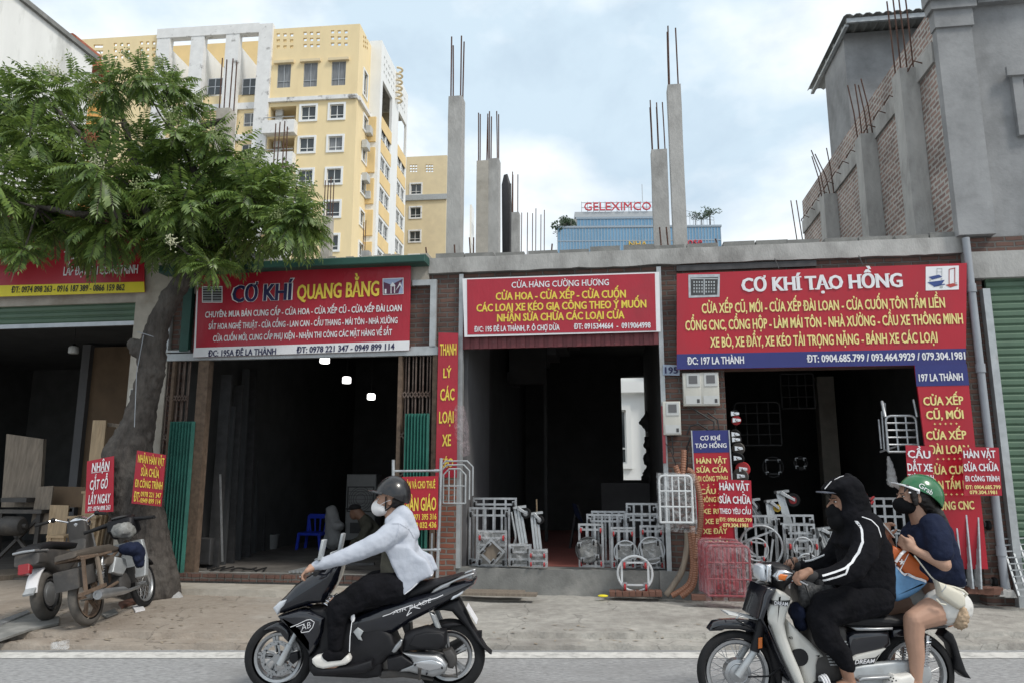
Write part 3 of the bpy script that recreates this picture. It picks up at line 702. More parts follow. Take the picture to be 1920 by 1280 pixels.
cap = Gg.z(*C6(1000, 972), 5.5) - Gg.z(*C6(1000, 1014), 5.5)
letters('rooftop_lettering', 'letters_red', 'GELEXIMCO', (878, 1015), (1228, 1012), cap, 5.5)
letters('facade_lettering', 'letters_gold', 'NHA', (1112, 1203), (1206, 1203), cap * .62, -.8); letters('facade_lettering', 'letters_red', 'ose', (1418, 1195), (1495, 1193), cap * .85, -.8)
def bush(fr, name, label, c, r, n, leafs, mat='leaf_far', trunk=0, cat='tree', seed=1, flat=.8):
    rnd = random.Random(seed); T = thing(name, label, cat, fr, c); b = MB(fr); c = Vector(c)
    cl = [(Vector((rnd.gauss(0, .5), rnd.gauss(0, .5), rnd.gauss(0, .4) * flat)) * r, r * rnd.uniform(.3, .5)) for _ in range(n)]
    for cc, rr in cl:
        for _ in range(leafs):
            d = Vector((rnd.gauss(0, 1), rnd.gauss(0, 1), rnd.gauss(0, 1))).normalized(); q = c + Vector((0, 0, trunk + r * .6)) + cc + d * rr * rnd.uniform(.6, 1.1)
            a = Vector((rnd.gauss(0, 1), rnd.gauss(0, 1), rnd.gauss(0, .6))).normalized() * r * .16; e = a.orthogonal().normalized() * r * .08
            b.add([q - a, q + e, q + a, q - e], [(0, 1, 2, 3)])
    b.build('foliage', mat, T); t = MB(fr); t.tube([c, c + Vector((0, 0, trunk + r * .5))], [r * .09, r * .05], 6)
    for cc, rr in cl[:6]: t.tube([c + Vector((0, 0, trunk + r * .2)), c + Vector((0, 0, trunk + r * .6)) + cc], [r * .05, r * .02], 5)
    t.build('trunk', 'bark', T); return T
def on_glass(X, Y, w): u, z = Gg.uz(*C6(X, Y), w); return (u, w, z)
bush(Gg, 'roof_tree', 'rounded dark green tree on the left roof edge of the glass tower', on_glass(785, 1116, 2), 3.0, 14, 30, seed=3)
for q, (X, tr, r, lb) in enumerate(((1458, 2.2, 1.3, 'small thin tree on the right roof edge of the glass tower'), (1492, 1.5, 1.8, 'leaning leafy tree beside the tallest tree on the glass tower roof'), (1535, 2.5, 2.3, 'tallest flat-crowned tree on the right roof edge of the glass tower'))):
    bush(Gg, 'roof_tree', lb, on_glass(X, 1095, 2), r, 9, 25, trunk=tr, seed=q + 5, flat=.5)
p = Gg.u(*C6(1415, 1070), 2), Gg.u(*C6(1560, 1070), 2)
b = MB(Gg); zz = Gg.z(*C6(1450, 1095), 2)
for q in range(9): b.bar((p[0] + (p[1] - p[0]) * q / 8, 3, zz), (p[0] + (p[1] - p[0]) * q / 8, 3, zz + 4.6 - q * .25), .1)
b.bar((p[0], 3, zz + 4.6), (p[1], 3, zz + 2.6), .1); b.bar((p[0], 3, zz + 3), (p[1], 3, zz + 1.8), .1); b.build('roof_trellis', 'steel_grey', gl)
b = MB(Gg); c = on_glass(1182, 968, 8); b.tube([c, (c[0], c[1], c[2] + 5)], .1, 5); b.build('mast', 'steel_grey', gl)
# ================================================================ ROW OF SHOPS (frame F)
uA1, uA2 = F.u(262, 540), F.u(320, 672)          # concrete pier between the wood shop and 195A
uB1, uB2 = F.u(822, 600), F.u(865, 645)          # brick pier
uC1, uC2 = F.u(1240, 645), F.u(1361, 760)        # brick pier with the meters
uD1, uE0 = F.u(1812, 690), F.u(1830, 530)
zBB, zBT = F.z(810, 515), F.z(810, 487)          # beam bottom and top
zfB, zfC, zfD = F.z(400, 1072), F.z(1000, 1066), F.z(1500, 1098)
zhB, zhC, zhD = F.z(560, 668), F.z(1000, 632), F.z(1500, 690)
DEP = 7.0
sh = thing('shophouse', 'one-storey unfinished brick shophouse with three open shopfronts under a raw concrete beam', 'building', F)
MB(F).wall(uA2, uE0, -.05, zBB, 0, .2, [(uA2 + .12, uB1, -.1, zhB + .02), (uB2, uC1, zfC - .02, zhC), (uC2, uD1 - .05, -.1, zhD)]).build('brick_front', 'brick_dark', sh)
b = MB(F)
n = 60
for i in range(n):                                 # raw beam with a slightly wavy lower edge
    a, c = F.u(806, 500) + (uE0 - .12 - F.u(806, 500)) * i / n, F.u(806, 500) + (uE0 - .12 - F.u(806, 500)) * (i + 1) / n
    f_ = lambda x: .018 * hnoise(x, 0, 3, 11) + .012 * hnoise(x, 0, 11, 12)
    b.hexa([(a, -.06, zBB + f_(a)), (c, -.06, zBB + f_(c)), (c, .26, zBB + f_(c)), (a, .26, zBB + f_(a))], [(a, -.06, zBT + .4 * f_(a + 9)), (c, -.06, zBT + .4 * f_(c + 9)), (c, .26, zBT + .4 * f_(c + 9)), (a, .26, zBT + .4 * f_(a + 9))])
b.build('concrete_beam', 'concrete', sh)
b = MB(F)
for i in range(16): x = F.u(820, 480) + i * .41 + random.uniform(-.03, .03); b.box((x, -.05 + random.uniform(0, .02), zBT - .02), (x + .38, .16, zBT + random.uniform(.045, .075)))
b.build('coping_blocks', 'concrete_dark', sh)
z0 = F.z(600, 497)
MB(F).box((uA2 - .25, -.05, zhB + .9), (F.u(806, 500), .24, z0 + .03)).build('lintel', 'concrete_warm', sh)
b = MB(F)
for i in range(30): x = uA2 - .25 + i * (F.u(806, 500) - uA2 + .25) / 30; b.box((x, -.04, z0 + .03), (x + .11, .2, z0 + .03 + random.uniform(.03, .075)))
b.build('broken_coping', 'concrete_warm', sh)
MB(F).box((uA2 - .1, -.30, F.z(600, 511)), (F.u(808, 492), -.06, F.z(600, 497)), .02).build('gutter', 'green_dark', sh)
# inside
b = MB(F)
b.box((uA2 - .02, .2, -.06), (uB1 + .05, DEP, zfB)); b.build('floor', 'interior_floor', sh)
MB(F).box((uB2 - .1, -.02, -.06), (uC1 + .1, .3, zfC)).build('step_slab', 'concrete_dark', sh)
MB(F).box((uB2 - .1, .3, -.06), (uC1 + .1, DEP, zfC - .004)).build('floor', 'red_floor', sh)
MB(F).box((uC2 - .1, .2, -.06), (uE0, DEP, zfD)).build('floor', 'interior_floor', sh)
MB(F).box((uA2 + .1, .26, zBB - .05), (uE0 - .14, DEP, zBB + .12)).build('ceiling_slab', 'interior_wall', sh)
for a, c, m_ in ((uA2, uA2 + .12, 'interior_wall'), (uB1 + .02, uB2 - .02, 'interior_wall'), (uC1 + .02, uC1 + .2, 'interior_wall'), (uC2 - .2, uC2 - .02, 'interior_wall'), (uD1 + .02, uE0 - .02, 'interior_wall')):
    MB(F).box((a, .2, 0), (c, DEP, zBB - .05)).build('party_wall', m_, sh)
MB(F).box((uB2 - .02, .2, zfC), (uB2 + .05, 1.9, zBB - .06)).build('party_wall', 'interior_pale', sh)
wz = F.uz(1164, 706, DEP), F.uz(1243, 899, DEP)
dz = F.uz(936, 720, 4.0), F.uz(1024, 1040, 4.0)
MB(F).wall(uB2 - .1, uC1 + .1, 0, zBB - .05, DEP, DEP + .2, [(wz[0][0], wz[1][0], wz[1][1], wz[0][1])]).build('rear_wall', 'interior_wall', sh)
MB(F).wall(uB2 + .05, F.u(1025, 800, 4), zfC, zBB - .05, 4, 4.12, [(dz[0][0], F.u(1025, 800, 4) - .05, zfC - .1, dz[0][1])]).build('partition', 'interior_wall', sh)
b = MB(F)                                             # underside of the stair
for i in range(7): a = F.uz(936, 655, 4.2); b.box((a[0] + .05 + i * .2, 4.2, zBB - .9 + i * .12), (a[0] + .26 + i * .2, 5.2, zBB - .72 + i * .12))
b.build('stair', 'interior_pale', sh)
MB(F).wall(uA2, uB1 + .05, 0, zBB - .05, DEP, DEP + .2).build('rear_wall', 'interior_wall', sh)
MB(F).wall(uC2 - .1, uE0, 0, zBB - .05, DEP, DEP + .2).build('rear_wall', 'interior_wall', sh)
MB(F).box((F.u(1538, 800, 4.5), 4.5, zfD), (F.u(1570, 800, 4.5), 4.75, F.z(1550, 705, 4.5))).build('inner_post', 'concrete_warm', sh)
# front steps of 195A
b = MB(F); b.box((uA2 + .05, -.12, -.05), (uB1 + .06, .2, zfB - .01)); b.build('threshold', 'concrete_dark', sh)
b = MB(F); x = uA2 + .08
while x < uB1: b.box((x, -.16, zfB - .085), (x + .105, -.04, zfB + .004)); x += .112
b.build('threshold_bricks', 'brick_dark', sh)
b = MB(F); n = 24
for i in range(n):
    a, c = uA2 - .1 + (uB1 - uA2 + .1) * i / n, uA2 - .1 + (uB1 - uA2 + .1) * (i + 1) / n; g = lambda x: .03 * hnoise(x, 0, 3, 21)
    b.hexa([(a, -.62 + g(a), -.05), (c, -.62 + g(c), -.05), (c, -.1, -.05), (a, -.1, -.05)], [(a, -.60 + g(a), .185), (c, -.60 + g(c), .185), (c, -.1, .19), (a, -.1, .19)])
b.build('front_ledge', 'concrete_warm', sh)
# rail profile and folding gates of 195A
MB(F).box((uA2 - .12, -.10, zhB - .035), (uB1 + .02, -.02, zhB + .06)).build('gate_track', 'steel_grey', sh)
def gate(Xa, Xb, posts, panel, ztop_px, label):
    T = MB(F); 
    for X, w_ in posts: u = F.u(X, 860); T.box((u - w_, -.08, zfB - .1), (u + w_, .04, zhB - .035))
    g = T.build('folding_gate', 'rust_frame', sh); g['label'] = label
    u0, u1 = F.u(Xa, 700), F.u(Xb, 700); l = MB(F); nn = 9
    for i in range(nn):
        x = u0 + (u1 - u0) * (i + .5) / nn; l.box((x - .008, -.05 + .03 * (i % 2), zfB), (x + .008, -.035 + .03 * (i % 2), zhB - .04))
    for q in range(6):
        zc = zhB - .55 - q * .52
        for i in range(nn - 1):
            x0, x1 = u0 + (u1 - u0) * (i + .5) / nn, u0 + (u1 - u0) * (i + 1.5) / nn
            l.bar((x0, -.06, zc - .03), (x1, -.06, zc + .05), .012); l.bar((x0, -.06, zc + .05), (x1, -.06, zc - .03), .012)
    l.build('lattice', 'lattice_rust', g)
    pa = F.u(panel[0], 900, -.1), F.u(panel[1], 900, -.1); zt_ = F.z((panel[0] + panel[1]) / 2, panel[2], -.1); zb_ = F.z(panel[0], panel[3], -.1)
    p_ = MB(F); n_ = 8; pts = []
    for i in range(n_ * 2 + 1): pts.append((pa[0] + (pa[1] - pa[0]) * i / (2 * n_), -.10 - (.055 if i % 2 else 0)))
    for i in range(n_ * 2):
        p_.hexa([(pts[i][0], pts[i][1], zb_), (pts[i + 1][0], pts[i + 1][1], zb_), (pts[i + 1][0], pts[i + 1][1] + .004, zb_), (pts[i][0], pts[i][1] + .004, zb_)],
                [(pts[i][0], pts[i][1], zt_), (pts[i + 1][0], pts[i + 1][1], zt_), (pts[i + 1][0], pts[i + 1][1] + .004, zt_), (pts[i][0], pts[i][1] + .004, zt_)])
    p_.build('gate_panel', 'green_gate', g)
gate(318, 362, ((371, .045), (381, .03), (318, .02)), (312, 358, 790, 1074), 680, 'left folding gate with green corrugated lower panels')
gate(752, 812, ((749, .025), (815, .03)), (756, 803, 775, 1060), 675, 'right folding gate with green corrugated lower panels')
b = MB(F); u0, u1 = F.u(775, 600), F.u(820, 600); z0, z1 = F.z(795, 661), F.z(795, 528)
b.box((u0, -.09, z1 - .075), (u1, -.03, z1)); b.box((u1 - .08, -.09, z0), (u1, -.03, z1 - .075)); b.box((u0, -.09, z0 - .01), (u1 + .02, -.03, z0 + .07)); b.build('steel_frame', 'steel_grey', sh)
b = MB(F); u0, u1 = F.u(322, 600), F.u(366, 600); z0, z1 = F.z(340, 658), F.z(340, 525)
b.box((u0, -.08, z0), (u0 + .03, -.02, z1)); b.box((u0, -.08, z0 - .03), (u1, -.02, z0)); b.build('steel_frame', 'steel_grey', sh)
MB(F).box((F.u(348, 600), -.10, z0 - .02), (F.u(364, 600), -.03, z1 + .1)).build('tarp_strip', 'green_dark', sh)
# header strip of corrugated sheet over the middle shop, its posts and step
b = MB(F); u = uB2
while u < uC1 - .02: b.box((u, -.03 - (.015 if int((u - uB2) / .06) % 2 else 0), F.z(1000, 652)), (u + .06, .0, F.z(1000, 600))); u += .06
b.build('header_sheet', 'maroon', sh)
for x in (uB2 - .03, uC1 - .03): MB(F).box((x, -.04, zfC), (x + .055, .06, zBB - .02)).build('door_post', 'steel_grey', sh)
b = MB(F); u = F.u(1243, 790); b.box((u - .02, -.12, F.z(1243, 868)), (u + .015, -.06, F.z(1243, 762))); b.build('red_bar', 'frame_red', sh)
b = MB(F); b.hexa([(uC1 - .12, -.10, .05), (uC2 + .05, -.10, .05), (uC2 + .05, .02, .05), (uC1 - .12, .02, .05)], [(uC1 - .12, -.07, .42), (uC2 + .05, -.06, .40), (uC2 + .05, .02, .40), (uC1 - .12, .02, .42)]); b.build('pier_base', 'concrete_dark', sh)
MB(F).box((uC1 + .0, -.03, zBB - .02 - .3), (uC1 + .01, -.0, zBB - .1)).build('nail_strip', 'steel_dark', sh)
b = MB(F); b.box((F.u(822, 1000) - .02, -.045, .05), (uB2 - .03, 0, F.z(840, 800))); b.build('red_brick_pier', 'brick_red', sh)
b = MB(F); x = F.u(1268, 505); b.box((x, -.04, zBB - .09), (F.u(1530, 505), -.005, zBB - .015)); b.build('dark_strip', 'steel_dark', sh)  # narrow dark strip along the wall just below the beam
# stub bars in the beam
for X, Y, h_, w_ in ((882, 478, .28, 1.6), (888, 478, .28, 1.65), (1240, 465, .28, .1), (1253, 465, .28, .1), (1345, 462, .1, .1), (1034, 474, .12, .1), (800, 480, .12, .1), (853, 478, .14, .1)):
    p = F.p(X, Y, w_); MB(F).tube([p, p + Vector((random.uniform(-.02, .02), 0, h_))], .011, 6).build('stub_rebar', 'rebar', sh)
# ---------------------------------------------------------------- concrete columns standing on the slab
def column(Xl, Xr, Yt, w, bars, blen, side, tilt=0, label='', d=.22, mat='concrete', mm=None):
    u0, u1 = F.u(Xl, Yt + 40, w), F.u(Xr, Yt + 40, w); z1 = F.z((Xl + Xr) / 2, Yt, w); z0 = zBT - .05
    T = thing('concrete_column', label, 'column', F, ((u0 + u1) / 2, w + d / 2, z0), 'bare concrete columns with starter bars')
    b = MB(F); n = 7; ring_ = []
    for i in range(n + 1):
        z = z0 + (z1 - z0) * i / n; g = lambda k: .006 * hnoise(z * 3, k, 1.3, w)
        ring_.append([(u0 + g(1), w + g(2), z), (u1 + g(3), w + g(4), z), (u1 + g(5), w + d, z), (u0 + g(6), w + d, z)])
    for i in range(n): b.hexa(ring_[i], ring_[i + 1])
    b.build('shaft', mat, T)
    for k in range(bars):
        fx = (k // 2 + .5) / ((bars + 1) // 2); q = k % 2
        x = u0 + .03 + (u1 - u0 - .06) * ((k // 2) / max(1, (bars + 1) // 2 - 1)); y = w + .035 + q * (d - .07)
        dx = random.uniform(-.015, .015) + tilt; hh = blen * random.uniform(.93, 1.05)
        b = MB(F); b.tube([(x, y, z1 - .02), (x + dx * .4, y, z1 + hh * .5), (x + dx, y, z1 + hh)], .011 if w < 3 else .012, 6); b.build('rebar', 'rebar', T)
    return T
def blen(X, Y0, Y1, w): return F.z(X, Y0, w) - F.z(X, Y1, w)
cs = [(840, 866, 180, .3, 4, blen(855, 70, 180, .3), 'tall bare column standing alone left of the paired columns, four starter bars'),
      (893, 915, 301, 2.6, 4, blen(905, 208, 301, 2.6), 'left one of the two touching mid-height columns'),
      (914, 935, 297, 2.62, 4, blen(920, 206, 297, 2.62), 'right one of the two touching mid-height columns, next to the black tarpaulin'),
      (957, 973, 398, 6.0, 3, blen(965, 322, 398, 6.0), 'short column just right of the black tarpaulin'),
      (1253, 1278, 158, .3, 3, blen(1265, 48, 158, .3), 'tallest bare column, right of the glass tower sign'),
      (1222, 1252, 280, 3.4, 5, blen(1235, 186, 280, 3.4), 'broad column just left of the tallest column'),
      (403, 428, 203, 1.8, 4, blen(415, 105, 203, 1.8), 'column with four tall bars beside the tree top'),
      (506, 528, 315, 3.9, 4, blen(520, 226, 315, 3.9), 'column with bars in front of the yellow balconies'),
      (602, 618, 405, 6.3, 4, blen(610, 335, 405, 6.3), 'short column at the right edge of the tree crown'),
      (676, 690, 470, 9.0, 2, blen(682, 420, 478, 9), 'lowest column, only its two bars clear the gutter')]
for X0, X1, Y, w, nb, bl_, lb in cs: column(X0, X1, Y, w, nb, bl_, 0, label=lb, mat='concrete_warm' if X0 in (893, 403, 602) else 'concrete')
for X, n_ in ((988, 5), (977, 1)):
    p = F.p(X, 472, 9.0); T = thing('starter_bars', 'cluster of five thin upright bars right of the short column' if n_ > 1 else 'single rusty upright bar beside the short column', 'rebar', F, p); b = MB(F)
    for i in range(n_): b.tube([p + Vector((i * .11, (i % 2) * .2, -.6)), p + Vector((i * .11 + .02, (i % 2) * .2, 1.05 + .05 * (i % 3)))], .012, 6)
    b.build('bar', 'rebar', T)
# black tarpaulin hung between columns
b = MB(F); pts = [(940, 345), (944, 327), (951, 325), (957, 345), (958, 385), (957, 475), (941, 475)]; w = 4.2
ol = [F.uz(x, y, w) for x, y in pts]; b.slab(ol, w, w + .14, .04)
T = thing('tarpaulin', 'crumpled black tarpaulin hanging between the concrete columns', 'tarpaulin', F, (ol[-1][0], w, ol[-1][1])); b.build('sheet', 'tarp_black', T, smooth=60)
b = MB(F); b.tube([F.p(957, 480, 4.1), F.p(957, 345, 4.1)], .02, 6); b.build('pole', 'steel_dark', T)

# ================================================================ CORNER BUILDING on the right
ce = thing('corner_building', 'grey rendered three-storey building on the right with a long bare brick side wall', 'building', F, (uE0, 0, 0))
C5 = crop(1480, 0, 2.559)
uS = F.u(1793, 448)
Fs = Frame(*(F.M @ Vector((uS, 0, 0)))[:2], 8 + 90)      # its brick side, facing left; u runs towards the street
wend, ztop = F.wz(1504, 378, uS)
zroof = ztop
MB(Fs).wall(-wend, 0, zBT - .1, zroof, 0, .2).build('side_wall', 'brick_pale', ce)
zbm = F.wz(1764, 60, uS)[1]
b = MB(Fs); b.box((-wend, -.035, zbm - .28), (-.02, -.003, zbm)); b.build('ring_beam', 'concrete', ce)
b = MB(Fs)
for i in range(14):
    x = -wend * (i + .7) / 15; b.tube([(x, -.03, zbm - .12), (x - .05, -.12, zbm - .05), (x - .16, -.16, zbm - .14), (x - .22, -.13, zbm - .06)], .009, 5)
b.build('tie_wires', 'rebar', ce)
for i, (X, Y, wd, Yt) in enumerate(((1686, 160, .26, 128), (1613, 290, .27, 251), (1544, 380, .26, 364))):
    w, z = F.wz(X, Yt, uS - .24)
    T = thing('concrete_column', ('nearest', 'middle', 'farthest')[i] + ' of the columns standing against the brick side wall', 'column', F, (uS - .12, w, zBT), 'columns along the brick side wall')
    MB(F).box((uS - .24, w, zBT - .05), (uS - .004, w + .3, z)).build('shaft', 'concrete', T)
    for k in range(4):
        b = MB(F); x, y = uS - .2 + .16 * (k % 2), w + .05 + .2 * (k // 2); h_ = (1.25, .9, .95)[i] * random.uniform(.9, 1.1); dx = (-.02, -.1, -.3)[i] * random.uniform(.2, 1)
        b.tube([(x, y, z - .02), (x + dx * .3, y, z + h_ * .5), (x + dx, y, z + h_)], .010, 6); b.build('rebar', 'rebar', T)
p = F.p(1497, 455, wend + .6); T = thing('starter_bars', 'two thin bars at the far end of the brick side wall', 'rebar', F, p); b = MB(F)
for i in (0, 1): b.tube([p + Vector((i * .12, 0, -.3)), p + Vector((i * .12 - .1, 0, 1.0))], .012, 6)
b.build('bar', 'rebar', T)
# street front
uF1 = uS + 6.5; zf0 = F.z(1850, 447)
wn = F.uz(*C5(1104, 395)), F.uz(*C5(1104, 600))
zwt, zwb = F.z(*C5(1104, 392)), F.z(1915, 245)
MB(F).wall(uS + .02, uF1, zf0, zroof + 1, -.03, .2, [(wn[0][0], wn[0][0] + 1.4, zwb, zwt)]).build('front_wall', 'render_grey', ce)
b = MB(F); b.frame(wn[0][0] - .13, wn[0][0] + 1.53, zwb - .1, zwt + .1, -.10, .02, .12); b.box((wn[0][0] - .2, -.14, zwt + .02), (wn[0][0] + 1.6, -.10, zwt + .14)); f = b.build('window', 'render_grey', ce)
MB(F).box((wn[0][0], .12, zwb), (wn[0][0] + 1.4, .14, zwt)).build('pane', 'pane', f)
up = F.u(1815, 200)
b = MB(F); b.box((uS - .03, -.15, zf0 + .01), (up + .08, -.03, F.z(*C5(770, 165)))); b.build('pilaster', 'render_grey', ce)
zca, zcb, zcc = F.z(*C5(770, 165)), F.z(*C5(770, 85)), F.z(*C5(770, 45))
b = MB(F); b.box((uS - .05, -.18, zca), (up + .10, -.03, zcb)); b.box((uS - .09, -.22, zcb), (up + .14, -.03, zcc)); b.box((uS - .12, -.26, zcc), (up + .2, -.03, zcc + .16)); b.build('capital', 'render_grey', ce)
b = MB(F); b.box((up + .2, -.12, zcb + .1), (uF1, -.03, zcc + .12)); b.box((up + .2, -.22, zcc + .12), (uF1, -.03, zcc + .3)); b.box((up + .2, -.3, zcc + .3), (uF1, -.03, zcc + .5)); b.build('cornice', 'render_grey', ce)
MB(F).box((uE0 - .1, -.05, F.z(1860, 475)), (uF1, .15, zf0)).build('brick_strip', 'brick_dark', ce)
MB(F).box((uE0 - .14, -.09, F.z(1860, 524)), (uF1, .2, F.z(1860, 475))).build('concrete_lintel', 'concrete', ce)
MB(F).box((uE0 - .12, .0, -.05), (uE0 + .06, .2, F.z(1860, 524))).build('end_pier', 'brick_dark', ce)
b = MB(F); b.box((uE0 + .02, -.1, 0), (uE0 + .10, -.01, F.z(1840, 545))); f = b.build('shutter_guide', 'steel_grey', ce)
z = 0.12; ztp = F.z(1860, 526); b = MB(F)
prof = []
while z < ztp: prof += [(-.0, z), (-.018, z + .02), (-.018, z + .065), (0, z + .085)]; z += .09
for i in range(len(prof) - 1):
    b.hexa([(uE0 + .10, prof[i][0], prof[i][1]), (uF1, prof[i][0], prof[i][1]), (uF1, .03, prof[i][1]), (uE0 + .10, .03, prof[i][1])],
           [(uE0 + .10, prof[i + 1][0], prof[i + 1][1]), (uF1, prof[i + 1][0], prof[i + 1][1]), (uF1, .03, prof[i + 1][1]), (uE0 + .10, .03, prof[i + 1][1])])
b.build('roller_shutter', 'shutter_green', ce)
MB(F).box((uE0 + .1, .25, -.05), (uF1, 8, zroof)).build('building_core', 'interior_wall', ce)
# roof room with corrugated roof
wr0 = F.wz(1587, 150, uS)[0]; wr1 = F.wz(1554, 250, uS)[0]; zr = F.wz(1586, 51, uS)[1]
MB(F).box((uS + .01, wr0, zroof - .3), (uS + 4, wr1 if wr1 > wr0 else wr0 + 4, zr)).build('roof_room', 'render_grey', ce)
wrb = F.wz(1530, 170, uS - .35); 
zr2 = zr + .03; qf, qb = F.uw(1562, 33, zr2), F.uw(1530, 170, zr2); uo = (qf[0] + qb[0]) / 2; wf, we = qf[1], qb[1]; b = MB(F); u = uo; i = 0
while u < uS + 4.2:
    c = [(u, zr2), (u + .05, zr2 + .035), (u + .11, zr2 + .035), (u + .16, zr2)]
    for k in range(3):
        b.hexa([(c[k][0], wf, c[k][1]), (c[k + 1][0], wf, c[k + 1][1]), (c[k + 1][0], we, c[k + 1][1]), (c[k][0], we, c[k][1])], [(c[k][0], wf, c[k][1] + .008), (c[k + 1][0], wf, c[k + 1][1] + .008), (c[k + 1][0], we, c[k + 1][1] + .008), (c[k][0], we, c[k][1] + .008)])
    u += .16
b.build('corrugated_roof', 'corrugated', ce)
b = MB(F)
for q in range(5): w_ = wf + .3 + (we - wf - .5) * q / 4; b.box((uo + .05, w_, zr - .05), (uS + .0, w_ + .06, zr + .02))
b.box((uo + .06, wf + .05, zr - .06), (uS + 4, wf + .1, zr + .02)); b.box((uo + .04, wf + .1, zr - .1), (uo + .1, we - .1, zr - .055)); b.build('purlins', 'steel_grey', ce)
# drainpipe and its fixings
T = thing('drainpipe', 'grey plastic drainpipe running down between the right shop and the green shutter', 'drainpipe', F, (F.u(1838, 690), -.1, .2))
u = F.u(1828, 600, -.12) ; b = MB(F); b.tube([(u, -.12, .25), (u, -.12, F.z(1812, 452))], .042, 12); b.build('pipe', 'pvc_grey', T, smooth=50)
for z in (.7, 1.75, 2.75, 3.7): MB(F).tube([(u, -.12, z - .05), (u, -.12, z + .05)], .052, 12).build('coupling', 'pvc_grey', T, smooth=50)
# ================================================================ WOOD SHOP on the left
ws = thing('wood_shop', 'open woodworking shop at the left with a half-raised green roller shutter', 'building', F, (uA1, 0, 0))
uL = -12.0; zhA = F.z(130, 612); zAT = F.z(250, 390)
MB(F).box((uA1, -.06, -.05), (uA2 - .01, .3, F.z(290, 480))).build('pier', 'concrete_warm', ws)
MB(F).box((uL, .0, zhA + .32), (uA1, .25, zAT)).build('upper_wall', 'concrete_warm', ws)
b = MB(F); prof = []; z = zhA + .06; ztp = zhA + .36
while z < ztp: prof += [(-.0, z), (-.018, z + .02), (-.018, z + .06), (0, z + .08)]; z += .085
for i in range(len(prof) - 1):
    b.hexa([(uL, .05 + prof[i][0], prof[i][1]), (uA1, .05 + prof[i][0], prof[i][1]), (uA1, .09, prof[i][1]), (uL, .09, prof[i][1])],
           [(uL, .05 + prof[i + 1][0], prof[i + 1][1]), (uA1, .05 + prof[i + 1][0], prof[i + 1][1]), (uA1, .09, prof[i + 1][1]), (uL, .09, prof[i + 1][1])])
s_ = b.build('roller_shutter', 'shutter_green', ws); MB(F).box((uL, .03, zhA), (uA1, .09, zhA + .06)).build('bottom_bar', 'alloy', s_)
b = MB(F); b.box((uL, .3, -.06), (uA1, 6, .14)); b.build('floor', 'interior_floor', ws)
b = MB(F); b.box((uL, 6, 0), (uA1 + .2, 6.2, zAT)); b.box((uL - .2, .2, 0), (uL, 6.2, zAT)); b.build('rear_wall', 'interior_wall', ws)
MB(F).box((uA1 + .02, .3, 0), (uA2 - .02, 6.2, zAT)).build('party_wall', 'interior_wall', ws)
MB(F).box((uL, .25, zhA + .34), (uA1 + .02, 6.2, zhA + .46)).build('ceiling_slab', 'interior_wall', ws)
MB(F).box((F.u(165, 700, 3), 3.0, .14), (F.u(262, 700, 3) + .4, 3.05, F.z(210, 650, 3))).build('plywood_panel', 'plywood', ws)
MB(F).box((F.u(150, 700, 2.9), 2.9, .14), (F.u(165, 700, 2.9), 3.0, zhA + .3)).build('inner_post', 'interior_pale', ws)
# white house behind on the left, tiled roof behind that
uW = F.uz(165, 200, 4.2)[0]; zWt = F.z(165, 112, 4.2)
wh = thing('white_house', 'weathered white plaster side wall of the house at the upper left', 'building', F, (uW, .5, 0))
MB(F).box((uW - 6, .4, zAT - .02), (uW, 4.2, zWt)).build('side_wall', 'plaster_white', wh)
MB(F).box((uW - 6, .3, zWt), (uW + .07, 4.3, zWt + .1)).build('coping', 'concrete_dark', wh)
th = thing('tiled_house', 'orange walled house with a terracotta tiled roof peeping over the white wall', 'building', F, (uW, 9, 0))
wq = 8.0; e0 = F.uz(170, 122, wq); e1_ = F.uz(138, 86, wq); 
b = MB(F); b.box((e0[0] - 5, wq + .2, 0), (e0[0] - .12, wq + .8, e0[1] - .25)); b.build('wall', 'orange_wall', th)
b = MB(F); rdg = (e1_[0], e1_[1]); 
nt_ = 2
for i in range(nt_):
    w0 = wq - .1 + i * .42
    for k in range(5):
        t0, t1 = k / 5, (k + 1) / 5 + .05; P0 = (rdg[0] + (e0[0] + .1 - rdg[0]) * t0, rdg[1] + (e0[1] - .1 - rdg[1]) * t0); P1 = (rdg[0] + (e0[0] + .1 - rdg[0]) * t1, rdg[1] + (e0[1] - .1 - rdg[1]) * t1 - .02)
        b.tube([(P0[0], w0 + .2, P0[1]), (P1[0], w0 + .2, P1[1])], .2, 8)
        Q0 = (rdg[0] * 2 - P0[0] , P0[1]); Q1 = (rdg[0] * 2 - P1[0], P1[1])
        b.tube([(Q0[0], w0 + .2, Q0[1]), (Q1[0], w0 + .2, Q1[1])], .2, 8)
b.tube([(rdg[0], wq - .15, rdg[1] + .1), (rdg[0], wq + .9, rdg[1] + .1)], .2, 10)
b.build('roof', 'terracotta', th, smooth=40)
b = MB(F); b.add([(e0[0] - .1, wq + .1, e0[1] - .2), (rdg[0] * 2 - e0[0] + .1, wq + .1, e0[1] - .2), (rdg[0], wq + .1, rdg[1])], [(0, 2, 1)]); b.add([(e0[0] - .1, wq + .19, e0[1] - .2), (rdg[0] * 2 - e0[0] + .1, wq + .19, e0[1] - .2), (rdg[0], wq + .19, rdg[1])], [(0, 1, 2)]); b.build('gable', 'orange_wall', th)
b = MB(F); q = F.uz(118, 0, 5.6); b.ell((q[0] - .1, 5.6, q[1] + .1), .35, .3, .2); b.tube([(q[0] - .5, 5.6, q[1] + .2), (q[0], 5.6, q[1])], .13, 8); 
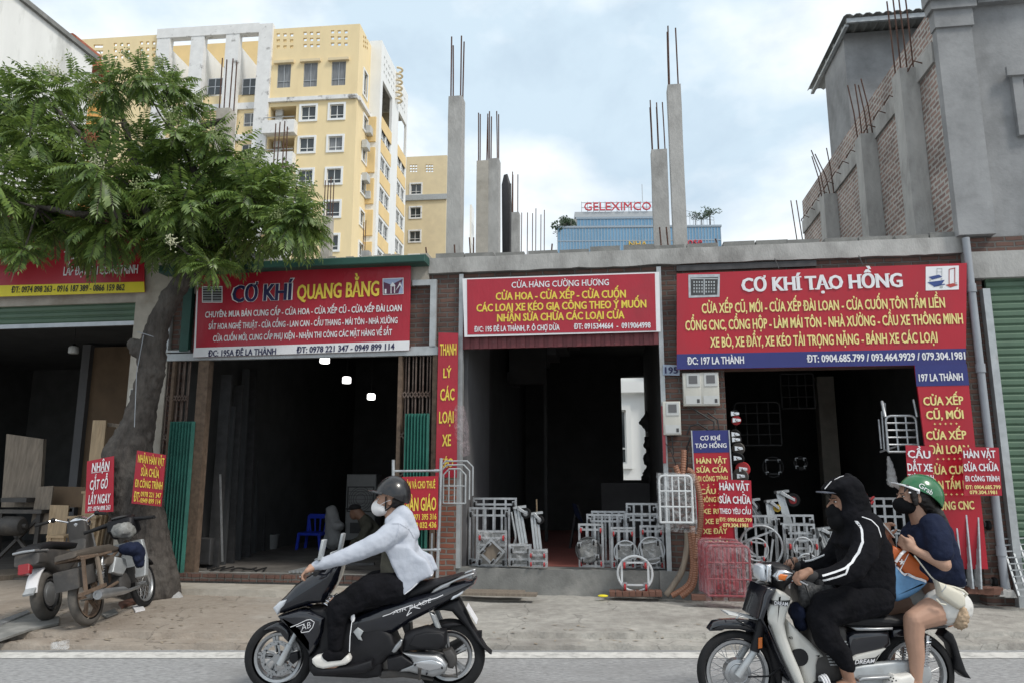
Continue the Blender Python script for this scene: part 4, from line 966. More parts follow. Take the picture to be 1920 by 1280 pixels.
# white villa seen through the back window of the middle shop
Gv = Frame(3.2, 27, 8); wv = thing('white_villa', 'bright white villa seen through the back window of the middle shop', 'building', Gv)
vw = [(-.1, .9, 2.0, 3.9), (2.2, 3.2, 2.0, 3.9), (-4, -3, 2, 3.9), (-4, -3, 5.6, 7.4), (-.1, .9, 5.6, 7.4)]
MB(Gv).wall(-7, 5, -.05, 9, 0, .3, vw).build('wall', 'white_paint', wv)
for h in vw: window(wv, Gv, *h, 0, trim=.18)
b = MB(Gv)
for x in (-1.2, -.6, 1.6): b.box((x, -.15, 0), (x + .35, -.004, 9))
b.box((-7, -.3, 4.5), (5, -.16, 4.9)); b.box((-7, -.22, 1.2), (5, -.155, 1.4)); b.build('mouldings', 'white_paint', wv)
# ================================================================ TWO-WHEELERS AND THEIR RIDERS
from mathutils.bvhtree import BVHTree
def OL(fr, K, pts, w=0.0): return [fr.uz(*K(x, y), w) for x, y in pts]
def PT(fr, K, x, y, w): u, z = fr.uz(*K(x, y), w); return Vector((u, w, z))
ID = lambda x, y: (x, y)
def drape(fr, objs, pts, width, name, mat, parent, lift=.003, side=-1, closed=False):
    """a ribbon laid on the surface of objs, put there along w from the near side; pts are (u,z)"""
    vs, fs = [], []
    for o in objs:
        n = len(vs); K = fr.M.inverted() @ MW[o.name]
        vs += [K @ v.co for v in o.data.vertices]; fs += [[n + i for i in p.vertices] for p in o.data.polygons]
    bv = BVHTree.FromPolygons(vs, fs); fine = []
    for i in range(len(pts) - 1):
        a, c = Vector(pts[i]), Vector(pts[i + 1]); m_ = max(1, int((c - a).length / .012))
        fine += [a + (c - a) * k / m_ for k in range(m_)]
    fine.append(Vector(pts[-1])); b = MB(fr); prev = None; last = None
    for i, p in enumerate(fine):
        d = (fine[min(i + 1, len(fine) - 1)] - fine[max(i - 1, 0)]); d = d.normalized() if d.length else Vector((1, 0)); nrm = Vector((-d.y, d.x)); row = []
        for k in (-.5, .5):
            q = p + nrm * width * k; h = bv.ray_cast(Vector((q.x, 2.0 * side, q.y)), Vector((0, -side, 0)))
            row.append(h[0] + Vector((0, lift * side, 0)) if h[0] is not None else None)
        if row[0] is None and row[1] is None: prev = None; continue
        if row[0] is None: row[0] = Vector((p.x, row[1].y, p.y))
        if row[1] is None: row[1] = Vector((p.x, row[0].y, p.y))
        if prev is not None and max(abs(row[0].y - prev[0].y), abs(row[1].y - prev[1].y)) < .06:
            t = Vector((0, -lift * side * .8, 0)); b.hexa([prev[0] + t, prev[1] + t, row[1] + t, row[0] + t], [prev[0], prev[1], row[1], row[0]])
        prev = row
    return b.build(name, mat, parent) if b.v else None
def drape_text(fr, objs, s, A, B, cap, name, mat, parent, lift=.004, bold=.02, slant=0.0):
    vs, fs = glyphs(s, bold); x0, x1 = min(v[0] for v in vs), max(v[0] for v in vs); A, B = Vector(A), Vector(B); d = B - A; up = Vector((-d.y, d.x)).normalized(); k = cap / .7
    vv, ff = [], []
    for o in objs:
        n = len(vv); K = fr.M.inverted() @ MW[o.name]; vv += [K @ v.co for v in o.data.vertices]; ff += [[n + i for i in p.vertices] for p in o.data.polygons]
    bv = BVHTree.FromPolygons(vv, ff); pts = []
    for x, y in vs:
        q = A + d * ((x - x0) / (x1 - x0)) + up * y * k + d.normalized() * y * k * slant; h = bv.ray_cast(Vector((q.x, -2, q.y)), Vector((0, 1, 0)))
        pts.append(Vector((q.x, (h[0].y if h[0] is not None else pts[-1].y if pts else -.1) - lift, q.y)))
    return MB(fr).add(pts, fs).build(name, mat, parent)
def wheel(fr, parent, cu, cz, Rr, wd, kind, label=None, disc=0, drum=0, tyre='rubber', rim='alloy'):
    c = (cu, 0, cz); ax = (0, 1, 0); ri = Rr - wd * .95
    b = MB(fr); b.lathe(c, ax, [(-wd * .36, ri - .012), (-wd * .42, ri + .006), (-wd * .30, ri + .004), (-wd * .12, ri - .012), (wd * .12, ri - .012), (wd * .30, ri + .004), (wd * .42, ri + .006), (wd * .36, ri - .012), (wd * .12, ri - .024), (-wd * .12, ri - .024), (-wd * .36, ri - .012)], 40, cap=False)
    if kind == 'alloy':
        for k in range(5):
            a = R(90 + 72 * k + 12)
            for s_ in (-1, 1):
                a2 = a + s_ * .09; a3 = a + s_ * .04
                b.bar((cu + .035 * math.cos(a3), -.01, cz + .035 * math.sin(a3)), (cu + (ri - .012) * math.cos(a2), -.01, cz + (ri - .012) * math.sin(a2)), .018, .026, up=(0, 1, 0))
    else:
        for k in range(32):
            a = 2 * math.pi * k / 32; s_ = -1 if k % 2 else 1; a2 = a + (.35 if (k // 2) % 2 else -.35); rh = max(.04, drum * .75)
            b.tube([(cu + rh * math.cos(a2), s_ * .03, cz + rh * math.sin(a2)), (cu + (ri - .01) * math.cos(a), s_ * .006, cz + (ri - .01) * math.sin(a))], .0022, 5)
    w_ = b.build('wheel', rim, parent, smooth=40)
    if label: w_['label'] = label
    t = MB(fr); pr = []
    for i in range(13):
        a = R(-205 + 230 * i / 12 + 77.5); pr.append((wd * .5 * math.sin(a - R(90)) if False else wd * .5 * math.cos(R(205 - 230 * i / 12)), ri + .004 + (Rr - ri) * (.45 + .55 * math.sin(R(205 - 230 * i / 12)))))
    t.lathe(c, ax, pr, 48, cap=False); t.build('tyre', tyre, w_, smooth=50)
    h = MB(fr)
    if drum: h.lathe(c, ax, [(-.055, .02), (-.055, .03), (-.05, drum * .55), (-.04, drum), (.03, drum), (.045, drum * .6), (.05, .02)], 28); h.ring((cu, -.045, cz), drum * .72, .005, ax, 24, 6)
    else: h.lathe(c, ax, [(-.06, .012), (-.06, .03), (.05, .03), (.05, .012)], 16)
    h.build('hub', 'alloy', w_, smooth=40)
    if disc:
        d = MB(fr); d.lathe(c, ax, [(-.045, disc - .03), (-.045, disc), (-.041, disc), (-.041, disc - .03), (-.045, disc - .03)], 40, cap=False)
        for k in range(6): a = R(60 * k); d.bar((cu + .03 * math.cos(a), -.043, cz + .03 * math.sin(a)), (cu + (disc - .02) * math.cos(a + .5), -.043, cz + (disc - .02) * math.sin(a + .5)), .014, .004, up=(0, 1, 0))
        d.build('brake_disc', 'alloy', w_)
        d = MB(fr)
        for k in range(24): a = R(15 * k); d.lathe((cu + (disc - .014 + .006 * (k % 2)) * math.cos(a), -.0462, cz + (disc - .014 + .006 * (k % 2)) * math.sin(a)), ax, [(0, .0035), (.0008, .0035)], 6)
        d.build('disc_holes', 'matt_black', w_)
    return w_
def finger_set(b, palm, dirn, across, curl, L=.085, r=.0085):
    """four unequal bent fingers and a thumb on a palm point: dirn = along fingers, across = little finger to index, curl = towards the palm side"""
    palm, d, a, c = Vector(palm), Vector(dirn).normalized(), Vector(across).normalized(), Vector(curl).normalized()
    b.ell(palm - d * .005, .030, .030, .030); b.limb([palm - d * .05, palm + d * .02 + a * .025], [.026, .020], 10); b.limb([palm - d * .045, palm + d * .02 - a * .028], [.024, .018], 10)
    for i, l in enumerate((.82, .98, 1.0, .9)):
        p0 = palm + d * .03 + a * (-.03 + .02 * i); l *= L
        p1 = p0 + (d * .85 + c * .5).normalized() * l * .45; p2 = p1 + (d * .1 + c).normalized() * l * .32; p3 = p2 + (c * .75 - d * .65).normalized() * l * .23
        b.limb([p0, p1, p2, p3], [r * 1.1, r * 1.05, r * .95, r * .8], 8)
    t0 = palm - d * .025 + a * .032; t1 = t0 + (a * .6 + d * .5 + c * .4).normalized() * .035; t2 = t1 + (d * .75 + c * .6).normalized() * .03
    b.limb([t0, t1, t2], [.012, .0105, .009], 8)
def head_features(fr, b, c, s=1.0, nose=True):
    """skull, jaw, nose, ear on a head facing -u; c = skull centre"""
    c = Vector(c); b.ell(c + Vector((.012, 0, .02)) * s, .098 * s, .078 * s, .095 * s); b.ell(c + Vector((-.035, 0, -.045)) * s, .062 * s, .062 * s, .080 * s); b.ell(c + Vector((-.062, 0, -.095)) * s, .032 * s, .036 * s, .026 * s)
    b.limb([c + Vector((-.088, 0, .0)) * s, c + Vector((-.112, 0, -.035)) * s], [.010 * s, .015 * s], 8)
    for w in (-1, 1): b.ell(c + Vector((.012, .077 * w, -.022)) * s, .018 * s, .010 * s, .030 * s); b.ell(c + Vector((-.07, .033 * w, -.03)) * s, .02 * s, .022 * s, .018 * s); b.ell(c + Vector((-.082, .03 * w, .012)) * s, .012 * s, .026 * s, .008 * s)
    b.limb([c + Vector((.01, 0, -.06)) * s, c + Vector((.035, 0, -.17)) * s], [.055 * s, .058 * s], 12)
def eyes(fr, c, parent, s=1.0):
    c = Vector(c)
    for w in (-1, 1):
        e = MB(fr); e.ell(c + Vector((-.079, .033 * w, -.003)) * s, .008 * s, .012 * s, .0045 * s); q = e.build('eye', 'rubber_white', parent, smooth=80)
        MB(fr).ell(c + Vector((-.087, .034 * w, -.003)) * s, .006 * s, .007 * s, .005 * s).build('iris', 'hair', q); 
        MB(fr).limb([c + Vector((-.093, .016 * w, .017)) * s, c + Vector((-.086, .05 * w, .018)) * s], [.004 * s, .003 * s], 6).build('eyebrow', 'hair', parent)

# ---------------------------------------------------------------- black scooter
YS = 5.66; V = Frame(0, YS, 0)
K1, K2, K3 = crop(455, 1000, 4.571), crop(680, 1040, 5.332), crop(580, 880, 5.332)
f0, r0 = V.uz(523, 1240), V.uz(843, 1241)
sc = thing('scooter', 'glossy black step-through scooter with silver grab rail ridden across the left half of the road', 'scooter', V, ((f0[0] + r0[0]) / 2, 0, 0))
wheel(V, sc, f0[0], .243, .243, .085, 'alloy', 'front wheel with drilled brake disc', disc=.118); wheel(V, sc, r0[0], .25, .25, .10, 'alloy')
def part(fr, K, pts, w0, w1, bev, name, mat, parent, smooth=40): return MB(fr).slab(OL(fr, K, pts, (w0 + w1) / 2 if False else w0), w0, w1, bev, 4).build(name, mat, parent, smooth=smooth)
cowl = part(V, K1, [(262, 632), (300, 585), (350, 540), (430, 450), (520, 385), (600, 335), (690, 320), (735, 250), (850, 245), (800, 400), (760, 480), (715, 545), (680, 600), (560, 612), (450, 650), (330, 688), (303, 692)], -.13, .13, .06, 'front_cowl', 'gloss_black', sc)
low = part(V, K1, [(288, 712), (480, 655), (570, 660), (700, 720), (685, 850), (612, 1000), (560, 1062), (520, 960), (470, 880), (415, 830), (320, 760)], -.16, .16, .045, 'leg_shield', 'gloss_black', sc)
b = MB(V)
for s_ in (-1, 1): b.slab(OL(V, K1, [(268, 632), (320, 578), (390, 556), (372, 610), (330, 650), (306, 688)], -.10), s_ * .10 - .03, s_ * .10 + .03, .02, 3)
for s_ in (-1, 1):
    b = MB(V); b.slab(OL(V, K1, [(266, 630), (322, 574), (394, 552), (374, 612), (330, 654), (304, 692)], -.10), s_ * .095 - .04, s_ * .095 + .04, .025, 3); h = b.build('headlight', 'clear_lens', sc, smooth=40)
part(V, K1, [(690, 640), (560, 640), (660, 735), (640, 960), (556, 1070), (560, 1180), (600, 1228), (1060, 1250), (1200, 1230), (1200, 840), (1000, 800), (830, 760)], -.13, .13, .04, 'footwell', 'matt_black', sc)
part(V, K1, [(590, 1120), (700, 1152), (940, 1128), (1110, 1075), (1120, 1160), (1040, 1200), (600, 1222), (572, 1190)], -.20, .20, .03, 'footboard', 'matt_black', sc)
body = part(V, K2, [(-160, 640), (60, 560), (200, 500), (420, 440), (640, 390), (860, 310), (1000, 270), (1132, 246), (1112, 300), (1040, 350), (960, 420), (880, 452), (700, 560), (470, 680), (300, 790), (120, 800), (-160, 830)], -.15, .15, .06, 'body_panel', 'gloss_black', sc)
part(V, K2, [(-260, 640), (130, 660), (290, 790), (320, 870), (392, 1000), (250, 1040), (190, 1100), (0, 1210), (-250, 1230), (-300, 900)], -.14, .14, .04, 'lower_panel', 'matt_black', sc)
part(V, K2, [(-150, 430), (0, 405), (300, 385), (560, 285), (700, 262), (860, 232), (960, 205), (1010, 198), (880, 272), (760, 325), (690, 372), (450, 452), (150, 560), (-120, 600)], -.12, .12, .07, 'seat', 'seat_black', sc, 60)
b = MB(V); rail = [(680, 378), (720, 335), (780, 300), (860, 268), (940, 233), (1040, 190), (1115, 170), (1117, 190), (1040, 222), (950, 250), (885, 282), (862, 315), (780, 345), (720, 372)]
for s_ in (-1, 1): b.slab(OL(V, K2, rail, -.12), s_ * .115 - .022, s_ * .115 + .022, .012, 3)
p = PT(V, K2, 1085, 185, 0); b.tube([p + Vector((0, -.115, 0)), p + Vector((.02, -.06, 0)), p + Vector((.02, .06, 0)), p + Vector((0, .115, 0))], .016, 8); b.build('grab_rail', 'alloy', sc, smooth=40)
b = MB(V); b.slab(OL(V, K2, [(1008, 342), (1036, 290), (1134, 250), (1120, 290), (1070, 332)], -.10), -.11, .11, .03, 3); b.build('tail_light', 'red_lens', sc, smooth=40)
for s_ in (-1, 1): MB(V).slab(OL(V, K2, [(880, 442), (905, 400), (970, 370), (1012, 345), (1000, 380), (960, 405), (900, 440)], -.12), s_ * .115 - .03, s_ * .115 + .03, .012, 3).build('turn_signal', 'clear_lens', sc, smooth=40)
part(V, K2, [(700, 560), (880, 455), (960, 440), (1000, 510), (1090, 700), (1180, 850), (1240, 950), (1290, 995), (1270, 992), (1190, 925), (1120, 850), (1060, 750), (960, 650), (890, 570), (800, 555)], -.08, .08, .03, 'rear_mudguard', 'matt_black', sc)
a, c = PT(V, K2, 1012, 516, 0), PT(V, K2, 1112, 682, 0); n_ = Vector((-(c - a).z, 0, (c - a).x)).normalized(); n_ = n_ if n_.x > 0 else -n_
b = MB(V); o_ = n_ * .025; b.hexa([a + o_ + Vector((0, -.095, 0)), a + o_ + Vector((0, .095, 0)), c + o_ + Vector((0, .095, 0)), c + o_ + Vector((0, -.095, 0))], [a + o_ * 1.2 + Vector((0, -.095, 0)), a + o_ * 1.2 + Vector((0, .095, 0)), c + o_ * 1.2 + Vector((0, .095, 0)), c + o_ * 1.2 + Vector((0, -.095, 0))]); pl = b.build('number_plate', 'sign_white', sc)
q = PT(V, K2, 1165, 785, 0); b = MB(V); b.box((q.x - .03, -.03, q.z - .02), (q.x + .02, .03, q.z + .02)); b.build('rear_reflector', 'matt_black', sc)
part(V, K2, [(770, 690), (840, 672), (920, 672), (1005, 690), (960, 708), (880, 725), (830, 757), (780, 745)], -.07, .07, .02, 'inner_mudguard', 'matt_black', sc)
for s_ in (-1, 1):
    A, B = PT(V, K2, 695, 570, -.11), PT(V, K2, 765, 745, -.11); A.y = B.y = .11 * s_
    MB(V).tube([A, B], .012, 8).build('damper_rod', 'matt_black', sc); b = MB(V); pts = [A + (B - A) * (.05 + .8 * i / 72) + Vector((math.cos(i * R(60)) * .025 * .9, math.sin(i * R(60)) * .025, math.cos(i * R(60)) * -.01)) for i in range(73)]; b.tube(pts, .0045, 5); b.build('shock_absorber', 'steel_grey', sc, smooth=50)
part(V, K2, [(410, 800), (500, 752), (640, 715), (740, 740), (836, 756), (838, 900), (800, 945), (700, 966), (560, 960), (390, 975), (390, 880)], -.19, -.06, .045, 'air_box', 'matt_black', sc)
part(V, K2, [(520, 800), (640, 770), (780, 775), (815, 810), (810, 890), (770, 930), (560, 935), (460, 900)], -.205, -.18, .02, 'air_box_cover', 'seat_black', sc)
part(V, K2, [(388, 975), (600, 985), (740, 1000), (800, 1040), (846, 1100), (836, 1160), (790, 1200), (700, 1226), (560, 1200), (460, 1172), (360, 1172), (380, 1130), (500, 1085), (470, 1040)], -.19, -.05, .03, 'transmission_cover', 'alloy', sc)
part(V, K2, [(500, 1085), (580, 1055), (690, 1042), (800, 1085), (815, 1125), (660, 1160), (560, 1130)], -.20, -.185, .012, 'cover_rib', 'chrome', sc)
b = MB(V)
for X, Y in ((455, 1085), (525, 1095), (795, 1125), (640, 1185)): q = PT(V, K2, X, Y, -.2); b.lathe(q, (0, 1, 0), [(-.012, .007), (.02, .007)], 8)
b.build('bolts', 'matt_black', sc)
part(V, K2, [(240, 1040), (390, 1000), (500, 1080), (490, 1105), (350, 1165), (250, 1150)], -.20, -.05, .015, 'engine_mount', 'matt_black', sc)
part(V, K2, [(795, 965), (880, 935), (930, 1000), (938, 1080), (900, 1140), (850, 1130), (845, 1060)], -.15, -.05, .02, 'gearbox', 'dusty_black', sc)
part(V, K2, [(135, 1200), (180, 1160), (360, 1140), (560, 1190), (700, 1240), (700, 1262), (400, 1225), (180, 1235)], -.12, -.06, .015, 'centre_stand', 'dusty_black', sc)
part(V, K2, [(285, 965), (320, 905), (380, 840), (400, 850), (385, 905), (330, 975), (305, 982)], -.22, -.16, .015, 'foot_peg', 'alloy', sc)
b = MB(V); A, B = PT(V, K2, 930, 1080, -.12), PT(V, K2, 945, 1215, -.12); b.tube([A, B, PT(V, K2, 790, 1200, -.12)], .008, 6); b.build('brake_arm', 'dusty_black', sc); b = MB(V); b.tube([PT(V, K2, 570, 1130, -.2), PT(V, K2, 565, 1240, -.16)], .012, 8); b.build('side_stand', 'dusty_black', sc)
b = MB(V); b.tube([PT(V, K2, 500, 1120, .14), PT(V, K2, 750, 1010, .16), PT(V, K2, 1010, 880, .17)], [.03, .05, .052], 14); b.build('exhaust', 'dusty_black', sc, smooth=40)
part(V, K2, [(380, 690), (470, 660), (480, 770), (420, 800)], -.08, .08, .02, 'frame_tube', 'matt_black', sc)
part(V, K1, [(158, 836), (215, 790), (290, 755), (348, 772), (395, 815), (408, 860), (388, 938), (348, 902), (315, 852), (250, 826)], -.06, .06, .03, 'front_mudguard', 'gloss_black', sc)
for s_ in (-1, 1):
    A, B = PT(V, K1, 456, 850, -.08), PT(V, K1, 312, 1120, -.08); A.y = B.y = .075 * s_; MB(V).tube([A, A + (B - A) * .35, A + (B - A) * .36, B], [.017, .017, .022, .024], 12).build('fork_leg', 'steel_grey', sc, smooth=40)
part(V, K1, [(400, 1030), (470, 1010), (480, 1080), (430, 1120), (395, 1090)], -.09, -.03, .012, 'brake_caliper', 'matt_black', sc)
# handlebar, mirrors, chrome hooks
hb = PT(V, K1, 700, 275, 0)
b = MB(V); b.tube([hb + Vector((.03, -.36, -.01)), hb + Vector((.0, -.22, 0)), hb + Vector((-.03, -.1, -.02)), hb + Vector((-.03, .1, -.02)), hb + Vector((0, .22, 0)), hb + Vector((.03, .36, -.01))], .013, 10); h = b.build('handlebar', 'matt_black', sc, smooth=50)
part(V, K1, [(600, 325), (660, 240), (740, 205), (830, 240), (800, 300), (700, 340)], -.10, .10, .05, 'handlebar_cover', 'matt_black', sc)
for s_ in (-1, 1):
    MB(V).tube([hb + Vector((.02, .24 * s_, -.003)), hb + Vector((.03, .37 * s_, -.01))], .018, 12).build('grip', 'rubber', h, smooth=50)
    MB(V).tube([hb + Vector((-.05, .20 * s_, -.005)), hb + Vector((-.065, .26 * s_, -.015)), hb + Vector((-.075, .36 * s_, -.03))], .006, 6).build('brake_lever', 'chrome', h, smooth=50)
    m0 = hb + Vector((-.01, .19 * s_, .02)); m1 = PT(V, K1, 690, 130, -.25); m1.y = .30 * s_
    b = MB(V); b.tube([m0, m0 + Vector((.0, .04 * s_, .05)), m1 + Vector((.012, 0, -.05))], .006, 8); b.slab([(m1.x + .008, m1.z + .07), (m1.x + .028, m1.z + .066), (m1.x + .006, m1.z - .065), (m1.x - .016, m1.z - .07)], m1.y - .05, m1.y + .05, .008, 3); b.build('mirror', 'steel_grey', sc, smooth=40)
b = MB(V)
for q in range(4): A, B = PT(V, K1, 690 + 28 * q, 590 - 18 * q, -.06), PT(V, K1, 795 + 20 * q, 655 - 22 * q, -.06); b.tube([A, B], .006, 6); b.tube([A + Vector((0, .12, 0)), B + Vector((0, .12, 0))], .006, 6); b.tube([A, A + Vector((0, .12, 0))], .006, 6)
b.tube([PT(V, K1, 680, 600, -.06), PT(V, K1, 735, 530, -.06), PT(V, K1, 770, 530, -.06)], .007, 6); b.build('chrome_rack', 'chrome', sc, smooth=40)
b = MB(V); b.tube([PT(V, K1, 940, 690, -.16), PT(V, K1, 960, 720, -.20), PT(V, K1, 935, 760, -.22), PT(V, K1, 920, 880, -.24), PT(V, K1, 915, 1010, -.24)], .003, 6); b.ell(PT(V, K1, 945, 720, -.19), .015, .01, .03); b.build('hanging_cord', 'sign_white', sc)
part(V, K1, [(945, 840), (985, 800), (1035, 835), (1010, 880), (1025, 915), (990, 905)], -.165, -.15, .006, 'sticker', 'steel_grey', sc)
# marks on the bodywork
drape_text(V, [low], 'AB', OL(V, K1, [(505, 830)], -.16)[0], OL(V, K1, [(585, 800)], -.16)[0], .040, 'lettering', 'sign_white', low, slant=.3, bold=-.015)
for pts in ([(410, 798), (470, 775), (545, 738), (580, 732), (615, 755), (600, 800), (570, 835), (505, 845), (500, 830)], [(460, 795), (530, 770)]): drape(V, [low], OL(V, K1, pts, -.16), .004, 'emblem_line', 'sign_white', low)
drape_text(V, [body], 'AIR', OL(V, K2, [(300, 592)], -.15)[0], OL(V, K2, [(440, 548)], -.15)[0], .024, 'lettering', 'sign_white', body, slant=.4, bold=-.012)
drape_text(V, [body], 'BLADE', OL(V, K2, [(470, 540)], -.15)[0], OL(V, K2, [(682, 468)], -.15)[0], .026, 'lettering', 'sign_white', body, slant=.4, bold=-.012)
for pts in ([(200, 610), (275, 585), (330, 555), (490, 498)], [(440, 605), (480, 530), (640, 455), (740, 425), (805, 395)], [(440, 605), (490, 570)], [(510, 520), (575, 530)]): drape(V, [body], OL(V, K2, pts, -.15), .005, 'stripe', 'sign_white', body)
# ---------------------------------------------------------------- rider of the scooter
rp = thing('person', 'scooter rider in a white hooded jacket, white face mask and black helmet', 'person', V, (V.u(745, 1100), 0, .0))
P3 = lambda x, y, w=0.0: PT(V, K3, x, y, w); P1 = lambda x, y, w=0.0: PT(V, K1, x, y, w)
hc = P3(805, 285)
b = MB(V); head_features(V, b, hc, 1.0)
b.limb([hc + Vector((.03, 0, -.15)), P3(890, 560), P3(920, 800), P3(880, 1090)], [.06, .10, .10, .11], 12)
for s_ in (-1, 1):
    b.limb([P3(900, 560) * 1 + Vector((0, .1 * s_, 0)), P3(900, 610) + Vector((0, .17 * s_, 0)), P3(590, 775) + Vector((0, .235 * s_, 0)), P3(200, 905) + Vector((0, .29 * s_, 0))], [.06, .05, .04, .028], 10)
    pm = P3(125, 935) + Vector((0, .305 * s_, 0)); b.limb([P3(200, 905) + Vector((0, .29 * s_, 0)), pm], [.027, .024], 10)
    finger_set(b, pm, Vector((-.9, .12 * s_, -.4)), Vector((0, -s_, .15)), Vector((.1, 0, -1)), .085)
    b.limb([P3(880, 1110) + Vector((0, .09 * s_, 0)), P1(850, 575) + Vector((0, .17 * s_, 0)), P1(838, 960) + Vector((0, .165 * s_, 0)), P1(830, 1060) + Vector((0, .165 * s_, 0))], [.085, .06, .036, .034], 12)
    b.limb([P1(840, 1080) + Vector((0, .165 * s_, 0)), P1(700, 1105) + Vector((0, .165 * s_, 0))], [.03, .02], 10)
body_ = b.organic('body', 'skin', rp, .0055, 5, .5); eyes(V, hc, rp)
# shirt, trousers
b = MB(V); b.slab(OL(V, K3, [(760, 520), (720, 1020), (740, 1100), (1000, 1100), (1000, 600), (860, 470)]), -.15, .15, .1, 4); b.organic('shirt', 'cloth_olive', rp, .012, 5, .5, .015, .05)
b = MB(V); b.ell(P3(900, 1150), .15, .17, .12)
for s_ in (-1, 1):
    o_ = Vector((0, .105 * s_, 0)); b.limb([P3(880, 1150) + o_, P3(640, 1180) + Vector((0, .15 * s_, 0)), P1(875, 600) + Vector((0, .17 * s_, 0)), P1(850, 760) + Vector((0, .17 * s_, 0)), P1(838, 940) + Vector((0, .165 * s_, 0))], [.115, .11, .088, .066, .050], 14)
b.organic('trousers', 'cloth_black', rp, .009, 6, .55, .022, .06)
# jacket
b = MB(V)
b.slab(OL(V, K3, [(780, 520), (850, 440), (930, 430), (1010, 500), (1062, 600), (1080, 820), (1170, 895), (1205, 960), (1240, 1050), (1100, 1110), (1020, 1130), (960, 1000), (850, 820), (800, 760), (745, 790), (730, 700)]), -.165, .165, .09, 4)
for s_ in (-1, 1):
    b.slab(OL(V, K3, [(748, 790), (800, 740), (1000, 760), (1080, 850), (1180, 900), (1242, 1050), (1100, 1120), (1030, 1190), (942, 1258), (925, 1210), (880, 1080), (820, 950)], -.17), s_ * .165 - .028, s_ * .165 + .028, .02, 3)
    b.limb([P3(905, 590) + Vector((0, .15 * s_, 0)), P3(760, 690) + Vector((0, .20 * s_, 0)), P3(580, 775) + Vector((0, .235 * s_, 0)), P3(400, 840) + Vector((0, .265 * s_, 0)), P3(250, 885) + Vector((0, .285 * s_, 0)), P3(165, 915) + Vector((0, .298 * s_, 0))], [.085, .078, .064, .054, .042, .036], 14)
b.limb([P3(800, 510, -.08), P3(930, 425, -.05), P3(930, 425, .05), P3(800, 510, .08)], [.035, .055, .055, .035], 12)
b.limb([P3(960, 470, -.07), P3(1035, 640, -.05), P3(1035, 640, .05), P3(960, 470, .07)], [.06, .05, .05, .06], 12)
jk = b.organic('jacket', 'cloth_white', rp, .0085, 5, .5, .014, .085)
hd = drape(V, [jk], OL(V, K3, [(850, 520), (930, 520), (985, 560), (1030, 620), (1055, 680)], -.1), .010, 'hood_seam', 'cloth_white', jk, lift=.006)
drape(V, [jk], OL(V, K3, [(905, 520), (900, 600), (880, 680), (800, 745)], -.2), .006, 'sleeve_seam', 'cloth_white', jk, lift=.005)
drape(V, [jk], OL(V, K3, [(1236, 1048), (1100, 1118), (1030, 1186), (946, 1250)], -.17), .012, 'hem', 'sign_white', jk, lift=.005)
# mask, helmet with strap, socks and shoes
b = MB(V); b.ell(hc + Vector((-.075, 0, -.068)), .062, .060, .062); b.ell(hc + Vector((-.05, 0, -.075)), .06, .073, .05); mk = b.organic('face_mask', 'mask_white', rp, .006, 8, .6)
b = MB(V)
for s_ in (-1, 1): b.tube([hc + Vector((-.06, .066 * s_, -.045)), hc + Vector((-.015, .08 * s_, -.02)), hc + Vector((.02, .087 * s_, -.01))], .002, 5)
b.build('ear_loop', 'sign_white', mk)
def helmet(fr, c, rx, ry, rz, cut, tilt, mat, parent, brim):
    """open-face half shell: ellipsoid kept above a tilted cut, with a peak towards -u"""
    c = Vector(c); vs, fs = [], []; n, m = 36, 14; Rt = Matrix.Rotation(R(tilt), 3, 'Y')
    for layer in (1.0, .93):
        for i in range(m + 1):
            for k in range(n):
                t = 2 * math.pi * k / n; am = R(cut + 12 * max(0, math.cos(t)) if True else cut); a = am * i / m
                q = Vector((rx * math.sin(a) * math.cos(t), ry * math.sin(a) * math.sin(t), rz * math.cos(a))) * layer; vs.append(c + Rt @ q)
    o2 = (m + 1) * n
    for i in range(m):
        for k in range(n):
            l = (k + 1) % n; fs.append((i * n + k, (i + 1) * n + k, (i + 1) * n + l, i * n + l)); fs.append((o2 + i * n + l, o2 + (i + 1) * n + l, o2 + (i + 1) * n + k, o2 + i * n + k))
    for k in range(n): l = (k + 1) % n; fs.append((m * n + k, o2 + m * n + k, o2 + m * n + l, m * n + l))
    h = MB(fr).add(vs, fs).build('helmet', mat, parent, smooth=50)
    ba = 2 * math.pi; e = []
    bl = brim
    rows = []
    for q in (0, .5, 1):
        row = []
        for k in range(13):
            t = math.pi + R(62) * (k - 6) / 6; a = R(cut - 3); rr = 1 + (bl / rx) * q * (math.cos((k - 6) / 6 * math.pi / 2) ** .7 if abs(k - 6) < 6 else 0)
            row.append(c + Rt @ Vector((rx * math.sin(a) * math.cos(t) * rr, ry * math.sin(a) * math.sin(t) * (1 + .1 * q), rz * math.cos(a) - .004 - .012 * q)))
        rows.append(row)
    b = MB(fr)
    for q in range(2):
        for k in range(12): P = [rows[q][k], rows[q + 1][k], rows[q + 1][k + 1], rows[q][k + 1]]; b.hexa([v - Vector((0, 0, .004)) for v in P], [v + Vector((0, 0, .004)) for v in P])
    return h, b
h, pk = helmet(V, P3(832, 262), .134, .122, .150, 88, 14, 'helmet_black', rp, .055); pk.build('peak', 'helmet_black', h, smooth=40)
b = MB(V)
for s_ in (-1, 1):
    b = MB(V); b.limb([P3(785, 270) + Vector((0, .085 * s_, 0)), P3(775, 380) + Vector((0, .062 * s_, 0)), P3(760, 435) + Vector((0, .02 * s_, 0))], [.006] * 3, 6); b.limb([P3(880, 330) + Vector((0, .085 * s_, 0)), P3(780, 400) + Vector((0, .066 * s_, 0))], [.006] * 2, 6); b.build('chin_strap', 'matt_black', h)
b = MB(V); b.ell(hc + Vector((.04, 0, -.02)), .075, .082, .06); b.organic('hair', 'hair', rp, .008, 4)
